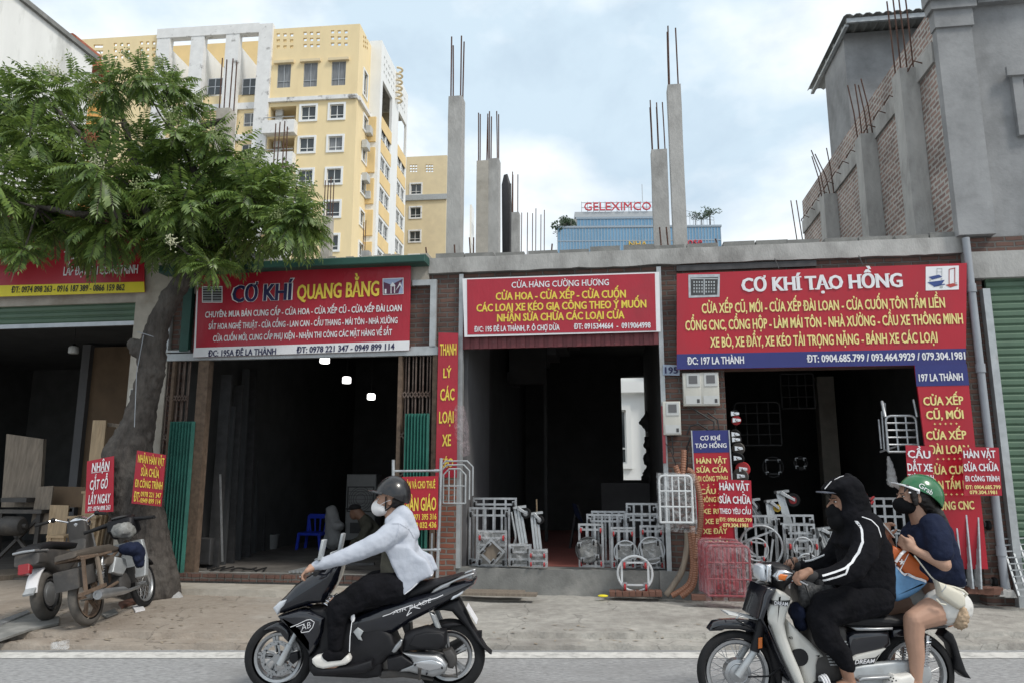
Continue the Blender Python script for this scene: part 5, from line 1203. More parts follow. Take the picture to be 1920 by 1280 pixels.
def shoe(K, sole, upper, w, wd, fr, parent, m1='rubber_white', m2='cloth_black'):
    MB(fr).slab(OL(fr, K, sole, w), w - wd / 2, w + wd / 2, .022, 4).build('shoe', m1, parent, smooth=50)
    if upper: MB(fr).slab(OL(fr, K, upper, w), w - wd / 2 - .012, w + wd / 2 + .012, .022, 4).build('shoe_upper', m2, parent, smooth=50)
for s_ in (-1, 1):
    shoe(K1, [(604, 1062), (635, 1038), (690, 1025), (745, 1040), (860, 1040), (915, 1025), (932, 1060), (928, 1085), (890, 1112), (700, 1147), (640, 1132), (608, 1098)], [(690, 1022), (738, 978), (785, 1000), (870, 1000), (905, 1025), (860, 1072), (740, 1085), (700, 1055)], .165 * s_, .095, V, rp)
    b = MB(V); b.limb([P1(838, 935) + Vector((0, .165 * s_, 0)), P1(828, 1040) + Vector((0, .165 * s_, 0))], [.040, .038], 14); b.build('sock', 'sign_white', rp, smooth=60)
# ---------------------------------------------------------------- black and white underbone motorbike with two people
YD = 5.18; D = Frame(0, YD, 0)
K4, K5, K6, K7 = crop(1300, 1020, 4.923), crop(1540, 1020, 4.923), crop(1440, 880, 5.12), crop(1640, 870, 4.571)
f1, r1 = D.uz(1381, 1258), D.uz(1714, 1259)
md = thing('motorbike', 'black underbone motorbike with a cream white leg shield and wire wheels carrying two people', 'motorbike', D, ((f1[0] + r1[0]) / 2, 0, 0))
RW = min(.29, (f1[1] + r1[1]) / 2)
wheel(D, md, f1[0], RW, RW, .062, 'wire', 'front wire wheel with a dull drum hub', drum=.085); wheel(D, md, r1[0], RW, RW, .066, 'wire', drum=.075)
part(D, K4, [(146, 790), (160, 765), (195, 718), (260, 702), (420, 695), (590, 715), (612, 745), (600, 832), (560, 822), (430, 790), (300, 788), (270, 803), (160, 806)], -.055, .055, .035, 'front_mudguard', 'gloss_black', md)
part(D, K4, [(560, 720), (640, 660), (700, 760), (790, 940), (840, 1080), (830, 1300), (780, 1300), (740, 1160), (690, 950), (610, 830)], -.06, .06, .03, 'inner_shield', 'matt_black', md)
for s_ in (-1, 1):
    A, B, C = PT(D, K4, 640, 690, -.08), PT(D, K4, 565, 985, -.08), PT(D, K4, 410, 1215, -.08)
    for q in (A, B, C): q.y = .078 * s_
    MB(D).tube([A, B], [.034, .030], 12).build('fork_cover', 'matt_black', md, smooth=40); MB(D).tube([A + (B - A) * .95, B, C], [.02, .021, .026], 12).build('fork_leg', 'steel_grey', md, smooth=40)
    q = PT(D, K4, 610, 905, -.11); q.y = .115 * s_; b = MB(D); b.slab([(q.x - .012, q.z - .035), (q.x + .014, q.z - .03), (q.x + .018, q.z + .035), (q.x - .006, q.z + .03)], q.y - .01, q.y + .01, .006); b.build('side_reflector', 'amber_lens', md)
b = MB(D); b.tube([PT(D, K4, 390, 685, -.09), PT(D, K4, 615, 825, -.09)], .006, 6)
b.tube([PT(D, K4, 505, 1220, -.07), PT(D, K4, 690, 1215, -.07), PT(D, K4, 790, 1150, -.06), PT(D, K4, 825, 1060, -.05)], .006, 6); b.build('brake_rod', 'matt_black', md)
b = MB(D)
for q in range(5): w_ = -.085 + .0425 * q; b.tube([PT(D, K4, 290, 622, 0) + Vector((0, w_, 0)), PT(D, K4, 420, 645, 0) + Vector((0, w_, 0)), PT(D, K4, 555, 672, 0) + Vector((0, w_, 0)), PT(D, K4, 590, 590, 0) + Vector((0, w_, 0))], .003, 6)
for X, Y in ((290, 622), (420, 646), (588, 592)): q = PT(D, K4, X, Y, 0); b.tube([q - Vector((0, .085, 0)), q + Vector((0, .085, 0))], .005, 6)
b.tube([PT(D, K4, 390, 690, -.085), PT(D, K4, 425, 650, -.085)], .005, 6); b.tube([PT(D, K4, 600, 690, -.05), PT(D, K4, 560, 672, -.05)], .005, 6); b.build('front_rack', 'steel_grey', md, smooth=40)
part(D, K4, [(612, 250), (622, 205), (652, 190), (690, 188), (690, 350), (640, 340), (618, 310)], -.085, .085, .04, 'headlight', 'clear_lens', md)
part(D, K4, [(672, 186), (728, 182), (730, 356), (680, 352)], -.10, .10, .02, 'headlight_rim', 'chrome', md)
part(D, K4, [(724, 184), (830, 178), (905, 205), (945, 262), (925, 360), (880, 395), (860, 440), (790, 420), (745, 372), (726, 352)], -.10, .10, .05, 'handlebar_cover', 'matt_black', md)
part(D, K4, [(760, 300), (790, 240), (850, 232), (930, 262), (915, 300), (860, 340), (780, 340)], -.17, -.08, .02, 'turn_signal_surround', 'chrome', md)
part(D, K4, [(790, 290), (815, 272), (878, 284), (850, 335), (795, 328)], -.185, -.10, .012, 'turn_signal', 'amber_lens', md)
part(D, K4, [(790, 290), (815, 272), (878, 284), (850, 335), (795, 328)], .10, .185, .012, 'turn_signal', 'amber_lens', md)
hb = PT(D, K4, 930, 275, 0); b = MB(D); b.tube([hb + Vector((.03, -.34, -.005)), hb + Vector((.0, -.12, 0)), hb + Vector((0, .12, 0)), hb + Vector((.03, .34, -.005))], .012, 10); h = b.build('handlebar', 'matt_black', md, smooth=40)
for s_ in (-1, 1):
    MB(D).tube([hb + Vector((.01, .21 * s_, 0)), hb + Vector((.035, .36 * s_, -.005))], .017, 12).build('grip', 'rubber', h, smooth=40)
    MB(D).tube([hb + Vector((-.03, .16 * s_, 0)), hb + Vector((-.05, .22 * s_, -.01)), hb + Vector((-.045, .34 * s_, -.02))], .006, 6).build('brake_lever', 'chrome', h)
b = MB(D)
for q in range(3): A = PT(D, K4, 880 + 12 * q, 215, 0); b.tube([A + Vector((0, .1, 0)), PT(D, K4, 835 + 25 * q, 60 + 22 * q, .1 - .05 * q), PT(D, K4, 880 + 20 * q, 95 + 18 * q, .1 - .05 * q), PT(D, K4, 930, 190, .1)], .0025, 6)
b.build('brake_cables', 'steel_dark', md)
part(D, K4, [(690, 400), (778, 405), (745, 490), (705, 600), (668, 690), (720, 760), (770, 900), (830, 1050), (900, 1200), (960, 1335), (930, 1335), (870, 1200), (800, 1050), (735, 900), (680, 770), (630, 705), (606, 690), (640, 560), (655, 480)], -.19, .19, .03, 'front_cover', 'gloss_black', md)
ls = part(D, K4, [(770, 420), (800, 420), (862, 450), (915, 490), (912, 560), (880, 640), (858, 740), (880, 860), (930, 1000), (1000, 1160), (1040, 1280), (1060, 1335), (960, 1335), (900, 1200), (830, 1050), (770, 900), (720, 760), (665, 690), (700, 600), (740, 500)], -.20, .20, .045, 'leg_shield', 'cream_body', md)
cp = part(D, K4, [(870, 690), (960, 780), (1090, 900), (1200, 1010), (1218, 1040), (1165, 1060), (1150, 1120), (1150, 1250), (1150, 1335), (1050, 1335), (1000, 1160), (930, 1000), (880, 860)], -.13, .13, .035, 'side_cowl', 'cream_body', md)
q = PT(D, K4, 985, 1040, -.13); b = MB(D); b.lathe(q, (0, 1, 0), [(-.004, .052), (.01, .056)], 20); b.build('cowl_opening', 'matt_black', cp)
drape_text(D, [cp], '43', OL(D, K4, [(888, 876)], -.13)[0], OL(D, K4, [(918, 872)], -.13)[0], .016, 'lettering', 'sign_black', cp)
st = MB(D).slab(OL(D, K4, [(735, 520), (898, 514), (872, 570), (728, 554)], -.205), -.2045, -.16, .001).build('sticker', 'sign_black', ls)
drape_text(D, [st], 'DREAM', OL(D, K4, [(745, 552)], -.2)[0], OL(D, K4, [(868, 564)], -.2)[0], .022, 'lettering', 'sign_white', ls, lift=.003)
part(D, K5, [(-60, 700), (230, 760), (262, 860), (260, 1100), (230, 1150), (200, 1300), (-80, 1320), (-120, 1000)], -.11, .11, .04, 'engine_block', 'dusty_black', md)
b = MB(D)
for q in range(9): A = PT(D, K5, 60 + 10 * q, 860 + 26 * q, 0); b.box((A.x - .09, -.12, A.z - .004), (A.x + .07, .12, A.z + .004))
b.build('cooling_fins', 'steel_grey', md)
part(D, K5, [(230, 1150), (400, 1108), (700, 1078), (830, 1076), (960, 1074), (1020, 1140), (1034, 1230), (1000, 1300), (800, 1320), (230, 1320)], -.15, -.09, .02, 'chain_case', 'steel_grey', md)
part(D, K5, [(345, 1245), (380, 1222), (640, 1212), (640, 1245), (400, 1262), (350, 1272)], -.20, -.14, .015, 'foot_peg', 'alloy', md)
sp = part(D, K5, [(240, 850), (300, 800), (640, 795), (660, 930), (600, 985), (440, 1090), (240, 1132)], -.125, .125, .04, 'side_panel', 'gloss_black', md)
part(D, K5, [(270, 762), (330, 762), (500, 768), (665, 765), (665, 790), (500, 798), (330, 798)], -.135, .135, .01, 'seat_trim', 'alloy', md)
wg = part(D, K5, [(230, 1120), (255, 1060), (330, 1020), (600, 960), (560, 1005), (500, 1095), (300, 1115)], -.145, -.11, .012, 'panel_wing', 'cream_body', md)
MB(D).slab(OL(D, K5, [(300, 1068), (500, 1040), (540, 1010), (490, 1098), (285, 1112)], -.147), -.1475, -.14, .003).build('wing_badge', 'sign_black', wg)
drape_text(D, [wg], 'DREAM', OL(D, K5, [(310, 1104)], -.15)[0], OL(D, K5, [(490, 1094)], -.15)[0], .026, 'lettering', 'sign_white', wg, lift=.006, slant=.3)
part(D, K5, [(180, 740), (380, 650), (650, 655), (800, 712), (1000, 672), (1150, 632), (1210, 578), (1225, 590), (1180, 665), (860, 760), (650, 772), (300, 768)], -.13, .13, .05, 'seat', 'seat_black', md, 60)
part(D, K5, [(650, 775), (860, 745), (1100, 690), (1205, 592), (1252, 650), (1240, 720), (1180, 785), (1000, 800), (860, 860), (660, 870)], -.11, .11, .05, 'tail_cover', 'gloss_black', md)
b = MB(D)
for s_ in (-1, 1):
    pts = [PT(D, K5, x, y, -.14) for x, y in ((860, 748), (980, 722), (1100, 690), (1170, 640), (1215, 598), (1255, 612))]
    for q in pts: q.y = .145 * s_
    b.tube(pts, .012, 8)
q = PT(D, K5, 1255, 612, 0); b.tube([q - Vector((0, .145, 0)), q + Vector((0, .145, 0))], .012, 8); b.build('grab_rail', 'chrome', md, smooth=40)
part(D, K5, [(1175, 770), (1185, 735), (1230, 690), (1248, 700), (1235, 755)], -.09, .09, .02, 'tail_light', 'amber_lens', md)
part(D, K5, [(1160, 780), (1230, 830), (1262, 900), (1300, 1030), (1350, 1170), (1398, 1245), (1340, 1235), (1235, 1150), (1240, 1050), (1200, 930), (1120, 850)], -.055, .055, .025, 'rear_mudguard', 'matt_black', md)
for s_ in (-1, 1):
    A, B = PT(D, K5, 880, 800, 0), PT(D, K5, 850, 1140, 0); b = MB(D); A.y = B.y = .13 * s_; b.tube([A, B], .013, 8); pts = [A + (B - A) * (.1 + .7 * i / 60) + Vector((math.cos(i * R(60)) * .024, math.sin(i * R(60)) * .024, 0)) for i in range(61)]; b.tube(pts, .0045, 5); b.build('shock_absorber', 'chrome', md, smooth=40)
# things carried at the front of the bike
b = MB(D); A, B = PT(D, K4, 975, 470, 0), PT(D, K4, 1225, 445, 0)
d = (B - A).normalized(); b.lathe((A + B) / 2, d, [(-.115, .02), (-.115, .085), (-.10, .098), (.10, .098), (.115, .085), (.115, .02)], 28)
for q in (-.06, .06): b.ring((A + B) / 2 + d * q, .10, .006, d, 24, 6)
M('woven_black', (.024, .025, .027), .45, var=.8, scale=55, bump=.6, bscale=55)
T = thing('duffel_bag', 'small black woven barrel bag hanging behind the motorbike handlebar', 'bag', D, (A + B) / 2 - Vector((0, 0, .1))); b.build('bag_body', 'woven_black', T, smooth=50)
T = thing('cloth', 'dark blue cloth bundle hanging under the black barrel bag', 'cloth', D, PT(D, K4, 950, 700, 0)); b = MB(D); b.ell(PT(D, K4, 960, 620, 0), .05, .11, .06); b.ell(PT(D, K4, 985, 710, 0), .035, .08, .06); b.organic('bundle', 'cloth_navy', T, .009, 4, .5, .025, .05)
# ---------------------------------------------------------------- driver
P6 = lambda x, y, w=0.0: PT(D, K6, x, y, w); P4 = lambda x, y, w=0.0: PT(D, K4, x, y, w); P5 = lambda x, y, w=0.0: PT(D, K5, x, y, w)
dv = thing('person', 'motorbike driver in a black hooded tracksuit with white sleeve stripes, cap and black mask', 'person', D, (D.u(1640, 1100), 0, 0))
hc = P6(742, 300); b = MB(D); head_features(D, b, hc, 1.04)
b.limb([hc + Vector((.03, 0, -.15)), P6(850, 560), P6(920, 800), P6(960, 1150)], [.06, .11, .11, .12], 12)
arm_n = [P6(950, 585, -.17), P6(930, 780, -.235), P6(820, 945, -.27), P6(640, 1010, -.29), P6(470, 1030, -.30)]
arm_f = [P6(800, 570, .19), P6(660, 790, .25), P6(560, 900, .28), P6(420, 930, .29), P6(330, 930, .30)]
for ar in (arm_n, arm_f): b.limb(ar, [.06, .05, .045, .036, .028], 10)
b.limb([arm_n[-1], P6(330, 1010, -.31)], [.027, .026], 10); finger_set(b, P6(325, 1005, -.31), (-.75, .1, -.35), (0, 1, .2), (.55, 0, -.85), .062, .0105)
b.limb([arm_f[-1], P6(210, 920, .31)], [.027, .026], 10); finger_set(b, P6(200, 900, .31), (-.8, -.1, -.35), (0, -1, .2), (.55, 0, -.85), .062, .0105)
for s_ in (-1, 1):
    o_ = Vector((0, .15 * s_, 0)); b.limb([P6(1000, 1190) + o_ * .6, P4(1090, 660) + o_, P5(110, 1010) + o_ * 1.1, P5(150, 1180) + o_ * 1.1], [.09, .065, .045, .036], 12)
    b.limb([P5(165, 1215) + o_ * 1.1, P5(60, 1245) + o_ * 1.1, P5(0, 1262) + o_ * 1.15], [.038, .03, .022], 10)
    for q in range(5): b.limb([P5(-5, 1262) + o_ * 1.15 + Vector((0, (q - 2) * .017, 0)), P5(-38, 1272) + o_ * 1.15 + Vector((0, (q - 2) * .018, 0))], [.011, .009], 8)
    MB(D).slab(OL(D, K5, [(-60, 1290), (-40, 1278), (190, 1270), (255, 1275), (262, 1295), (200, 1310), (-50, 1310)], .165 * s_), .165 * s_ - .05, .165 * s_ + .05, .01).build('sandal', 'matt_black', dv)
    b2 = MB(D)
    for q in range(3): A = P5(8 + 22 * q, 1262 - 8 * q, .165 * s_); b2.ring(A + Vector((0, 0, -.012)), .042, .006 if q != 1 else .008, (.9, 0, .2), 16, 6, (0, 180), (0, 1, 0))
    b2.build('sandal_strap', 'sign_white', dv)
b.organic('body', 'skin_tan', dv, .0055, 5, .5); eyes(D, hc, dv, 1.04)
b = MB(D); b.ell(hc + Vector((-.075, 0, -.075)), .064, .064, .066); b.ell(hc + Vector((-.05, 0, -.13)), .08, .085, .075); b.ell(hc + Vector((0, 0, -.17)), .085, .09, .08); b.organic('face_mask', 'mask_black', dv, .007, 6, .6)
# hood up over a cap, jacket
b = MB(D)
b.slab(OL(D, K6, [(548, 185), (620, 100), (700, 66), (752, 55), (818, 80), (865, 150), (918, 260), (940, 380), (920, 470), (800, 500), (690, 560), (650, 440), (672, 350), (668, 300), (640, 240), (600, 225)]), -.125, .125, .055, 5)
b.limb([P6(760, 50, -.03), P6(830, 90, .0)], [.018, .02], 8)
b.slab(OL(D, K6, [(690, 540), (780, 480), (900, 440), (1000, 490), (1060, 610), (1118, 700), (1142, 900), (1155, 1100), (1150, 1230), (1000, 1240), (800, 1190), (660, 1110), (720, 900), (700, 760), (650, 700)]), -.19, .19, .11, 5)
b.limb([P6(960, 560, -.13)] + arm_n[1:], [.105, .088, .078, .060, .045], 14); b.limb([P6(850, 560, .13)] + arm_f[1:], [.10, .085, .072, .052, .042], 14)
jk = b.organic('jacket', 'cloth_black', dv, .009, 5, .55, .018, .07)
for pts in ([(930, 500), (932, 580), (905, 690), (845, 790), (770, 880), (700, 930), (600, 968), (482, 1003)], [(735, 900), (700, 985), (600, 1020), (482, 1052)]): drape(D, [jk], OL(D, K6, pts, -.28), .0105, 'sleeve_stripe', 'stripe_white', jk, lift=.004)
drape(D, [jk], OL(D, K6, [(920, 452), (980, 480), (1030, 545), (1046, 640)], -.2), .006, 'piping', 'stripe_white', jk, lift=.004)
pts = [arm_f[1] + Vector((-.03, -.05, .07)), arm_f[2] + Vector((-.02, -.05, .068)), arm_f[3] + Vector((-.01, -.04, .05)), arm_f[4] + Vector((.01, -.03, .04))]; MB(D).tube(pts, .007, 6).build('sleeve_stripe', 'stripe_white', jk)
pts = [P6(x, y, 0) for x, y in ((545, 182), (600, 118), (690, 68), (752, 52), (820, 76), (868, 150))]; MB(D).tube(pts, .0035, 6).build('hood_edge', 'stripe_white', jk)
b = MB(D); b.limb([arm_n[-1] + Vector((.02, 0, 0)), P6(385, 1020, -.305)], [.038, .034], 12); b.limb([arm_f[-1] + Vector((.02, 0, 0)), P6(250, 925, .305)], [.036, .033], 12); b.organic('gloves', 'cloth_dark', dv, .008, 4)
M('cap_grey', (.13, .14, .17), .6)
q = [P6(x, y) for x, y in ((482, 212), (545, 195), (605, 215), (632, 246), (560, 238))]; b = MB(D)
rows = []
for k in range(9):
    t = (k - 4) / 4; yy = .085 * t; fx = .115 * (1 - t * t) ** .5 if abs(t) < 1 else 0; x0 = P6(630, 240).x; z0 = P6(630, 232).z; zz = -.012 * t * t; rows.append((Vector((x0, yy, z0 + zz + .012)), Vector((x0 - fx, yy, z0 + zz + .022 - fx * .05))))
for k in range(8): P = [rows[k][0], rows[k][1], rows[k + 1][1], rows[k + 1][0]]; b.hexa([v - Vector((0, 0, .004)) for v in P], [v + Vector((0, 0, .004)) for v in P])
b.build('cap_peak', 'cap_grey', dv, smooth=40)
b = MB(D); b.ell(P6(960, 1180), .135, .18, .11)
for s_ in (-1, 1):
    o_ = Vector((0, .15 * s_, 0)); b.limb([P6(965, 1205) + o_ * .65, P5(-20, 560) + o_ * .9, P4(1095, 660) + o_ * 1.0, P4(1150, 830) + o_ * 1.08, P5(90, 960) + o_ * 1.1, P5(130, 1055) + o_ * 1.1], [.118, .112, .094, .080, .066, .052], 14)
b.organic('trousers', 'cloth_black', dv, .009, 6, .55, .02, .07)
# ---------------------------------------------------------------- passenger
P7 = lambda x, y, w=0.0: PT(D, K7, x, y, w)
ps = thing('person', 'motorbike passenger in a navy t-shirt, pale shorts and green helmet looking at a phone', 'person', D, (D.u(1760, 1100), 0, 0))
hc = P7(318, 268); b = MB(D); head_features(D, b, hc, .93)
b.limb([hc + Vector((.03, 0, -.14)), P7(440, 560), P7(490, 800), P7(560, 1060)], [.055, .09, .09, .11], 12)
el_n, wr_n, pm_n = P7(598, 858, -.24), P7(345, 735, -.17), P7(290, 695, -.15)
b.limb([P7(500, 540, -.13), el_n, wr_n, pm_n], [.055, .042, .026, .024], 12); finger_set(b, pm_n, (-.7, .3, .5), (.3, -.3, .9), (.3, .9, .2), .07, .008)
el_f, wr_f, pm_f = P7(230, 900, .20), P7(120, 660, .10), P7(88, 575, .07)
b.limb([P7(420, 540, .15), el_f, wr_f, pm_f], [.055, .042, .028, .024], 12); finger_set(b, pm_f, (-.1, -.15, 1), (.5, -.8, .2), (.5, -.6, -.2), .075, .008)
for s_ in (-1, 1):
    o_ = Vector((0, .16 * s_, 0)); b.limb([P5(1110, 540) + o_ * .6, P5(880, 590) + o_, P5(722, 650) + o_ * 1.15, P5(722, 800) + o_ * 1.12, P5(745, 960) + o_ * 1.1, P5(745, 1185) + o_ * 1.1], [.105, .088, .066, .058, .050, .033], 14)
    b.limb([P5(750, 1200) + o_ * 1.1, P5(640, 1250) + o_ * 1.12], [.033, .026], 10)
b.organic('body', 'skin', ps, .0055, 6, .5); eyes(D, hc, ps, .93)
b = MB(D)
b.slab(OL(D, K7, [(350, 492), (440, 410), (510, 432), (590, 520), (640, 640), (690, 830), (715, 1040), (600, 1032), (470, 1010), (400, 1000), (270, 900), (240, 690), (285, 560)]), -.165, .165, .10, 5)
b.limb([P7(505, 530, -.12), P7(545, 640, -.19), P7(562, 745, -.215)], [.085, .085, .080], 14); b.limb([P7(420, 530, .12), P7(330, 640, .18), P7(290, 740, .2)], [.085, .082, .075], 14)
te = b.organic('t_shirt', 'cloth_navy', ps, .009, 5, .55, .02, .07)
b = MB(D); b.ell(P5(1130, 530), .13, .17, .10)
for s_ in (-1, 1): o_ = Vector((0, .16 * s_, 0)); b.limb([P5(1130, 540) + o_ * .6, P5(1010, 545) + o_ * .8], [.12, .115], 14)
b.organic('shorts', 'cloth_shorts', ps, .009, 4, .5, .015, .06)
b = MB(D); b.ell(hc + Vector((-.07, 0, -.062)), .062, .062, .058); b.ell(hc + Vector((-.045, 0, -.072)), .06, .07, .05); b.organic('face_mask', 'mask_black', ps, .006, 6, .6)
b = MB(D); b.ell(P7(400, 270), .085, .088, .10); b.ell(P7(430, 330), .06, .08, .07); b.limb([P7(440, 340), P7(530, 430), P7(590, 510), P7(640, 600)], [.06, .05, .036, .014], 12); b.limb([P7(280, 180, -.07), P7(255, 235, -.075)], [.012, .006], 8); b.limb([P7(330, 230, -.075), P7(350, 330, -.08)], [.03, .02], 8); b.organic('hair', 'hair', ps, .007, 4, .5, .012, .02)
h, pk = helmet(D, P7(392, 272), .150, .120, .150, 86, 26, 'helmet_green', ps, .060); pk.build('peak', 'sign_white', h, smooth=40)
drape_text(D, [h], 'Grab', OL(D, K7, [(372, 190)], -.1)[0], OL(D, K7, [(470, 262)], -.1)[0], .036, 'lettering', 'sign_white', h, lift=.005, bold=.0)
MB(D).tube([P7(292, 240, -.085), P7(340, 240, -.09), P7(385, 243, -.10)], .006, 6).build('glasses_arm', 'sign_white', ps)
for s_ in (-1, 1):
    shoe(K5, [(588, 1275), (610, 1235), (650, 1192), (700, 1203), (800, 1180), (835, 1225), (820, 1300), (700, 1315), (600, 1310)], None, .178 * s_, .10, D, ps)
    b = MB(D)
    for X, Y in ((640, 1225), (665, 1235), (625, 1250), (655, 1262), (690, 1255)): b.lathe(P5(X, Y, .178 * s_ - .05), (0, 1, 0), [(-.001, .005), (.002, .005)], 8)
    b.build('shoe_holes', 'dark_recess', ps)
# what they hold and wear loosely
T = thing('phone', 'white smartphone held up in the passenger\'s raised hand', 'phone', D, P7(80, 540, .03)); b = MB(D); A, B = P7(18, 462, .05), P7(150, 622, .05); d = (B - A).normalized(); b.bar(A, B, .072, .009, up=(d.z, 0, -d.x)); b.build('phone_body', 'plastic_white', T)
bg_ = thing('shopping_bag', 'orange and blue woven shopping bag on the passenger\'s lap', 'bag', D, P7(250, 1150, -.05))
top = [(145, 690), (200, 712), (270, 737), (330, 790), (410, 845), (490, 895), (470, 960), (445, 1005), (400, 985), (330, 960), (260, 945), (220, 900), (185, 862), (140, 850), (98, 838), (96, 780)]
bot = [(98, 838), (140, 850), (185, 862), (220, 900), (260, 945), (330, 960), (400, 985), (445, 1005), (410, 1050), (370, 1085), (280, 1140), (190, 1172), (130, 1160), (112, 1130)]
t1 = MB(D).slab(OL(D, K7, top, -.1), -.13, .10, .03, 4).build('bag_top', 'bag_orange', bg_, smooth=50); t2 = MB(D).slab(OL(D, K7, bot, -.1), -.135, .10, .035, 4).build('bag_bottom', 'bag_blue', bg_, smooth=50)
drape(D, [t1, t2], OL(D, K7, [(98, 838), (140, 850), (185, 858), (215, 900), (235, 925), (260, 945), (290, 940), (330, 962), (360, 975), (400, 985), (445, 1003)], -.13), .016, 'foam_edge', 'sign_white', bg_, lift=.004)
b = MB(D); b.tube([P7(180, 835, -.145), P7(225, 770, -.15), P7(262, 735, -.13)], .010, 8); b.tube([P7(215, 910, -.14), P7(290, 765, -.13)], .003, 6); b.build('bag_handle', 'stripe_white', bg_)
b = MB(D)
for k in range(5): a = R(72 * k + 90); q = P7(232, 835, -.14); b.bar(q, q + Vector((math.cos(a) * .018, -.002, math.sin(a) * .018)), .007, .004, up=(0, 1, 0))
b.build('flower_mark', 'stripe_white', bg_)
hb_ = thing('handbag', 'small cream handbag hanging at the passenger\'s hip', 'bag', D, P5(1180, 580, -.24))
MB(D).slab(OL(D, K5, [(1035, 318), (1045, 330), (1160, 372), (1272, 432), (1302, 482), (1306, 560), (1240, 592), (1060, 470)], -.22), -.27, -.20, .03, 4).build('bag_body', 'leather_cream', hb_, smooth=50)
drape(D, [o for o in hb_.children], OL(D, K5, [(1060, 470), (1115, 432), (1160, 372)], -.27), .005, 'flap_seam', 'steel_grey', hb_)
b = MB(D); b.tube([P5(1160, 380, -.22), P5(1230, 395, -.24), P5(1310, 425, -.25), P5(1345, 455, -.25), P5(1320, 478, -.24), P5(1255, 475, -.23)], .008, 8); b.tube([P5(1040, 325, -.22), P7(480, 960, -.19), P7(380, 830, -.19), P7(340, 780, -.18)], .005, 6); b.tube([P5(1060, 500, -.26), P5(1100, 545, -.27), P5(1150, 555, -.27)], .006, 6); b.build('bag_strap', 'leather_cream', hb_, smooth=50)
T = thing('plush_charm', 'fluffy brown plush charm dangling from the cream handbag', 'charm', D, P5(1285, 740, -.2)); b = MB(D); b.limb([P5(1275, 590, -.2), P5(1290, 660, -.2), P5(1280, 725, -.2)], [.035, .048, .040], 12); b.organic('charm_body', 'plush', T, .008, 3, .5, .03, .012)
# ================================================================ SIGNS AND BANNERS
def sign(name, label, K, quad, w, mat, lines=(), strips=(), thick=.015, fr=F, cat='sign', group=None, back=None):
    q = [fr.p(*K(*c), w) for c in quad]; base = (q[2] + q[3]) / 2
    T = thing(name, label, cat, fr, base, group)
    t = Vector((0, thick, 0)); MB(fr).hexa([q[3] + t, q[2] + t, q[1] + t, q[0] + t], [q[3], q[2], q[1], q[0]]).build('panel', mat, T)
    for i, (m_, c4) in enumerate(strips):
        c = [fr.p(*K(*c), w - .004) for c in c4]; MB(fr).hexa([c[3] + Vector((0, .003, 0)), c[2] + Vector((0, .003, 0)), c[1] + Vector((0, .003, 0)), c[0] + Vector((0, .003, 0))], [c[3], c[2], c[1], c[0]]).build('colour_field', m_, T)
    by = {}
    for l in lines: by.setdefault((l[6], l[7] + .004 if len(l) > 7 and l[7] else .024), []).append(l)
    for (m_, bold), ls_ in by.items():
        for s_, X0, Y0, X1, Y1, cap, *_ in ls_:
            b = MB(fr); A, B = fr.p(*K(X0, Y0), w - .009), fr.p(*K(X1, Y1), w - .009); C = fr.p(*K(X0, Y0 - cap), w - .009)
            text(b, s_, A, B, (C - A).length, bold=bold)
            b.build('lettering', m_, T)
    return T
# wood shop sign over the left shutter
K = crop(0, 420, 2.91)
sign('shop_sign', 'red sign with a yellow phone strip over the left shutter, half behind leaves', K, [(-330, -60), (775, -75), (789, 373), (-330, 408)], -.12, 'sign_red',
     [('THEO YÊU CẦU', 345, 194, 606, 189, 44, 'sign_white'), ('LẮP ĐẶT TẠI CÔNG TRÌNH', 345, 282, 750, 270, 46, 'sign_white'), ('ĐỒ GỖ NỘI THẤT', -60, 100, 400, 92, 80, 'sign_white'), ('ĐT: 0974 898 263 - 0916 187 389 - 0866 159 862', 60, 376, 678, 363, 33, 'sign_black')],
     [('strip_yellow', [(-330, 345), (786, 316), (789, 373), (-330, 408)])])
# banner of 195A
K = crop(340, 480, 3.048)
T = sign('shop_banner', 'red banner with a white address strip and house picture above the folding gates', K, [(90, 112), (1312, 48), (1302, 537), (66, 577)], -.14, 'banner_red',
     [('CHUYÊN: MUA BÁN CUNG CẤP - CỬA HOA - CỬA XẾP CŨ - CỬA XẾP ĐÀI LOAN', 135, 353, 1258, 315, 34, 'sign_white'),
      ('SẮT HOA NGHỆ THUẬT - CỬA CỔNG - LAN CAN - CẦU THANG - MÁI TÔN - NHÀ XƯỞNG', 155, 420, 1235, 384, 33, 'sign_white'),
      ('CỬA CUỐN MỚI, CUNG CẤP PHỤ KIỆN - NHẬN THI CÔNG CÁC MẶT HÀNG VỀ SẮT', 180, 488, 1203, 452, 33, 'sign_white'),
      ('ĐC: 195A ĐÊ LA THÀNH', 152, 573, 540, 560, 35, 'sign_navy'), ('ĐT: 0978 221 347 - 0949 899 114', 658, 553, 1217, 533, 35, 'sign_navy')],
     [('sign_white', [(72, 524), (1304, 484), (1302, 537), (66, 577)]), ('sign_white', [(90, 140), (97, 140), (82, 524), (72, 524)]), ('steel_dark', [(122, 178), (232, 172), (232, 262), (122, 268)])])
def overlay(T, K, w, mat, quads, name='picture_detail', fr=F):
    b = MB(fr)
    for c4 in quads: b.add([fr.p(*K(*c), w) for c in (c4[3], c4[2], c4[1], c4[0])], [(0, 1, 2, 3)])
    return b.build(name, mat, T)
def rq(x0, y0, x1, y1): return [(x0, y0), (x1, y0), (x1, y1), (x0, y1)]
overlay(T, K, -.146, 'sign_white', [rq(118, 174, 235, 180), rq(118, 262, 235, 268), rq(118, 180, 123, 262), rq(230, 180, 235, 262), rq(173, 180, 178, 262)])
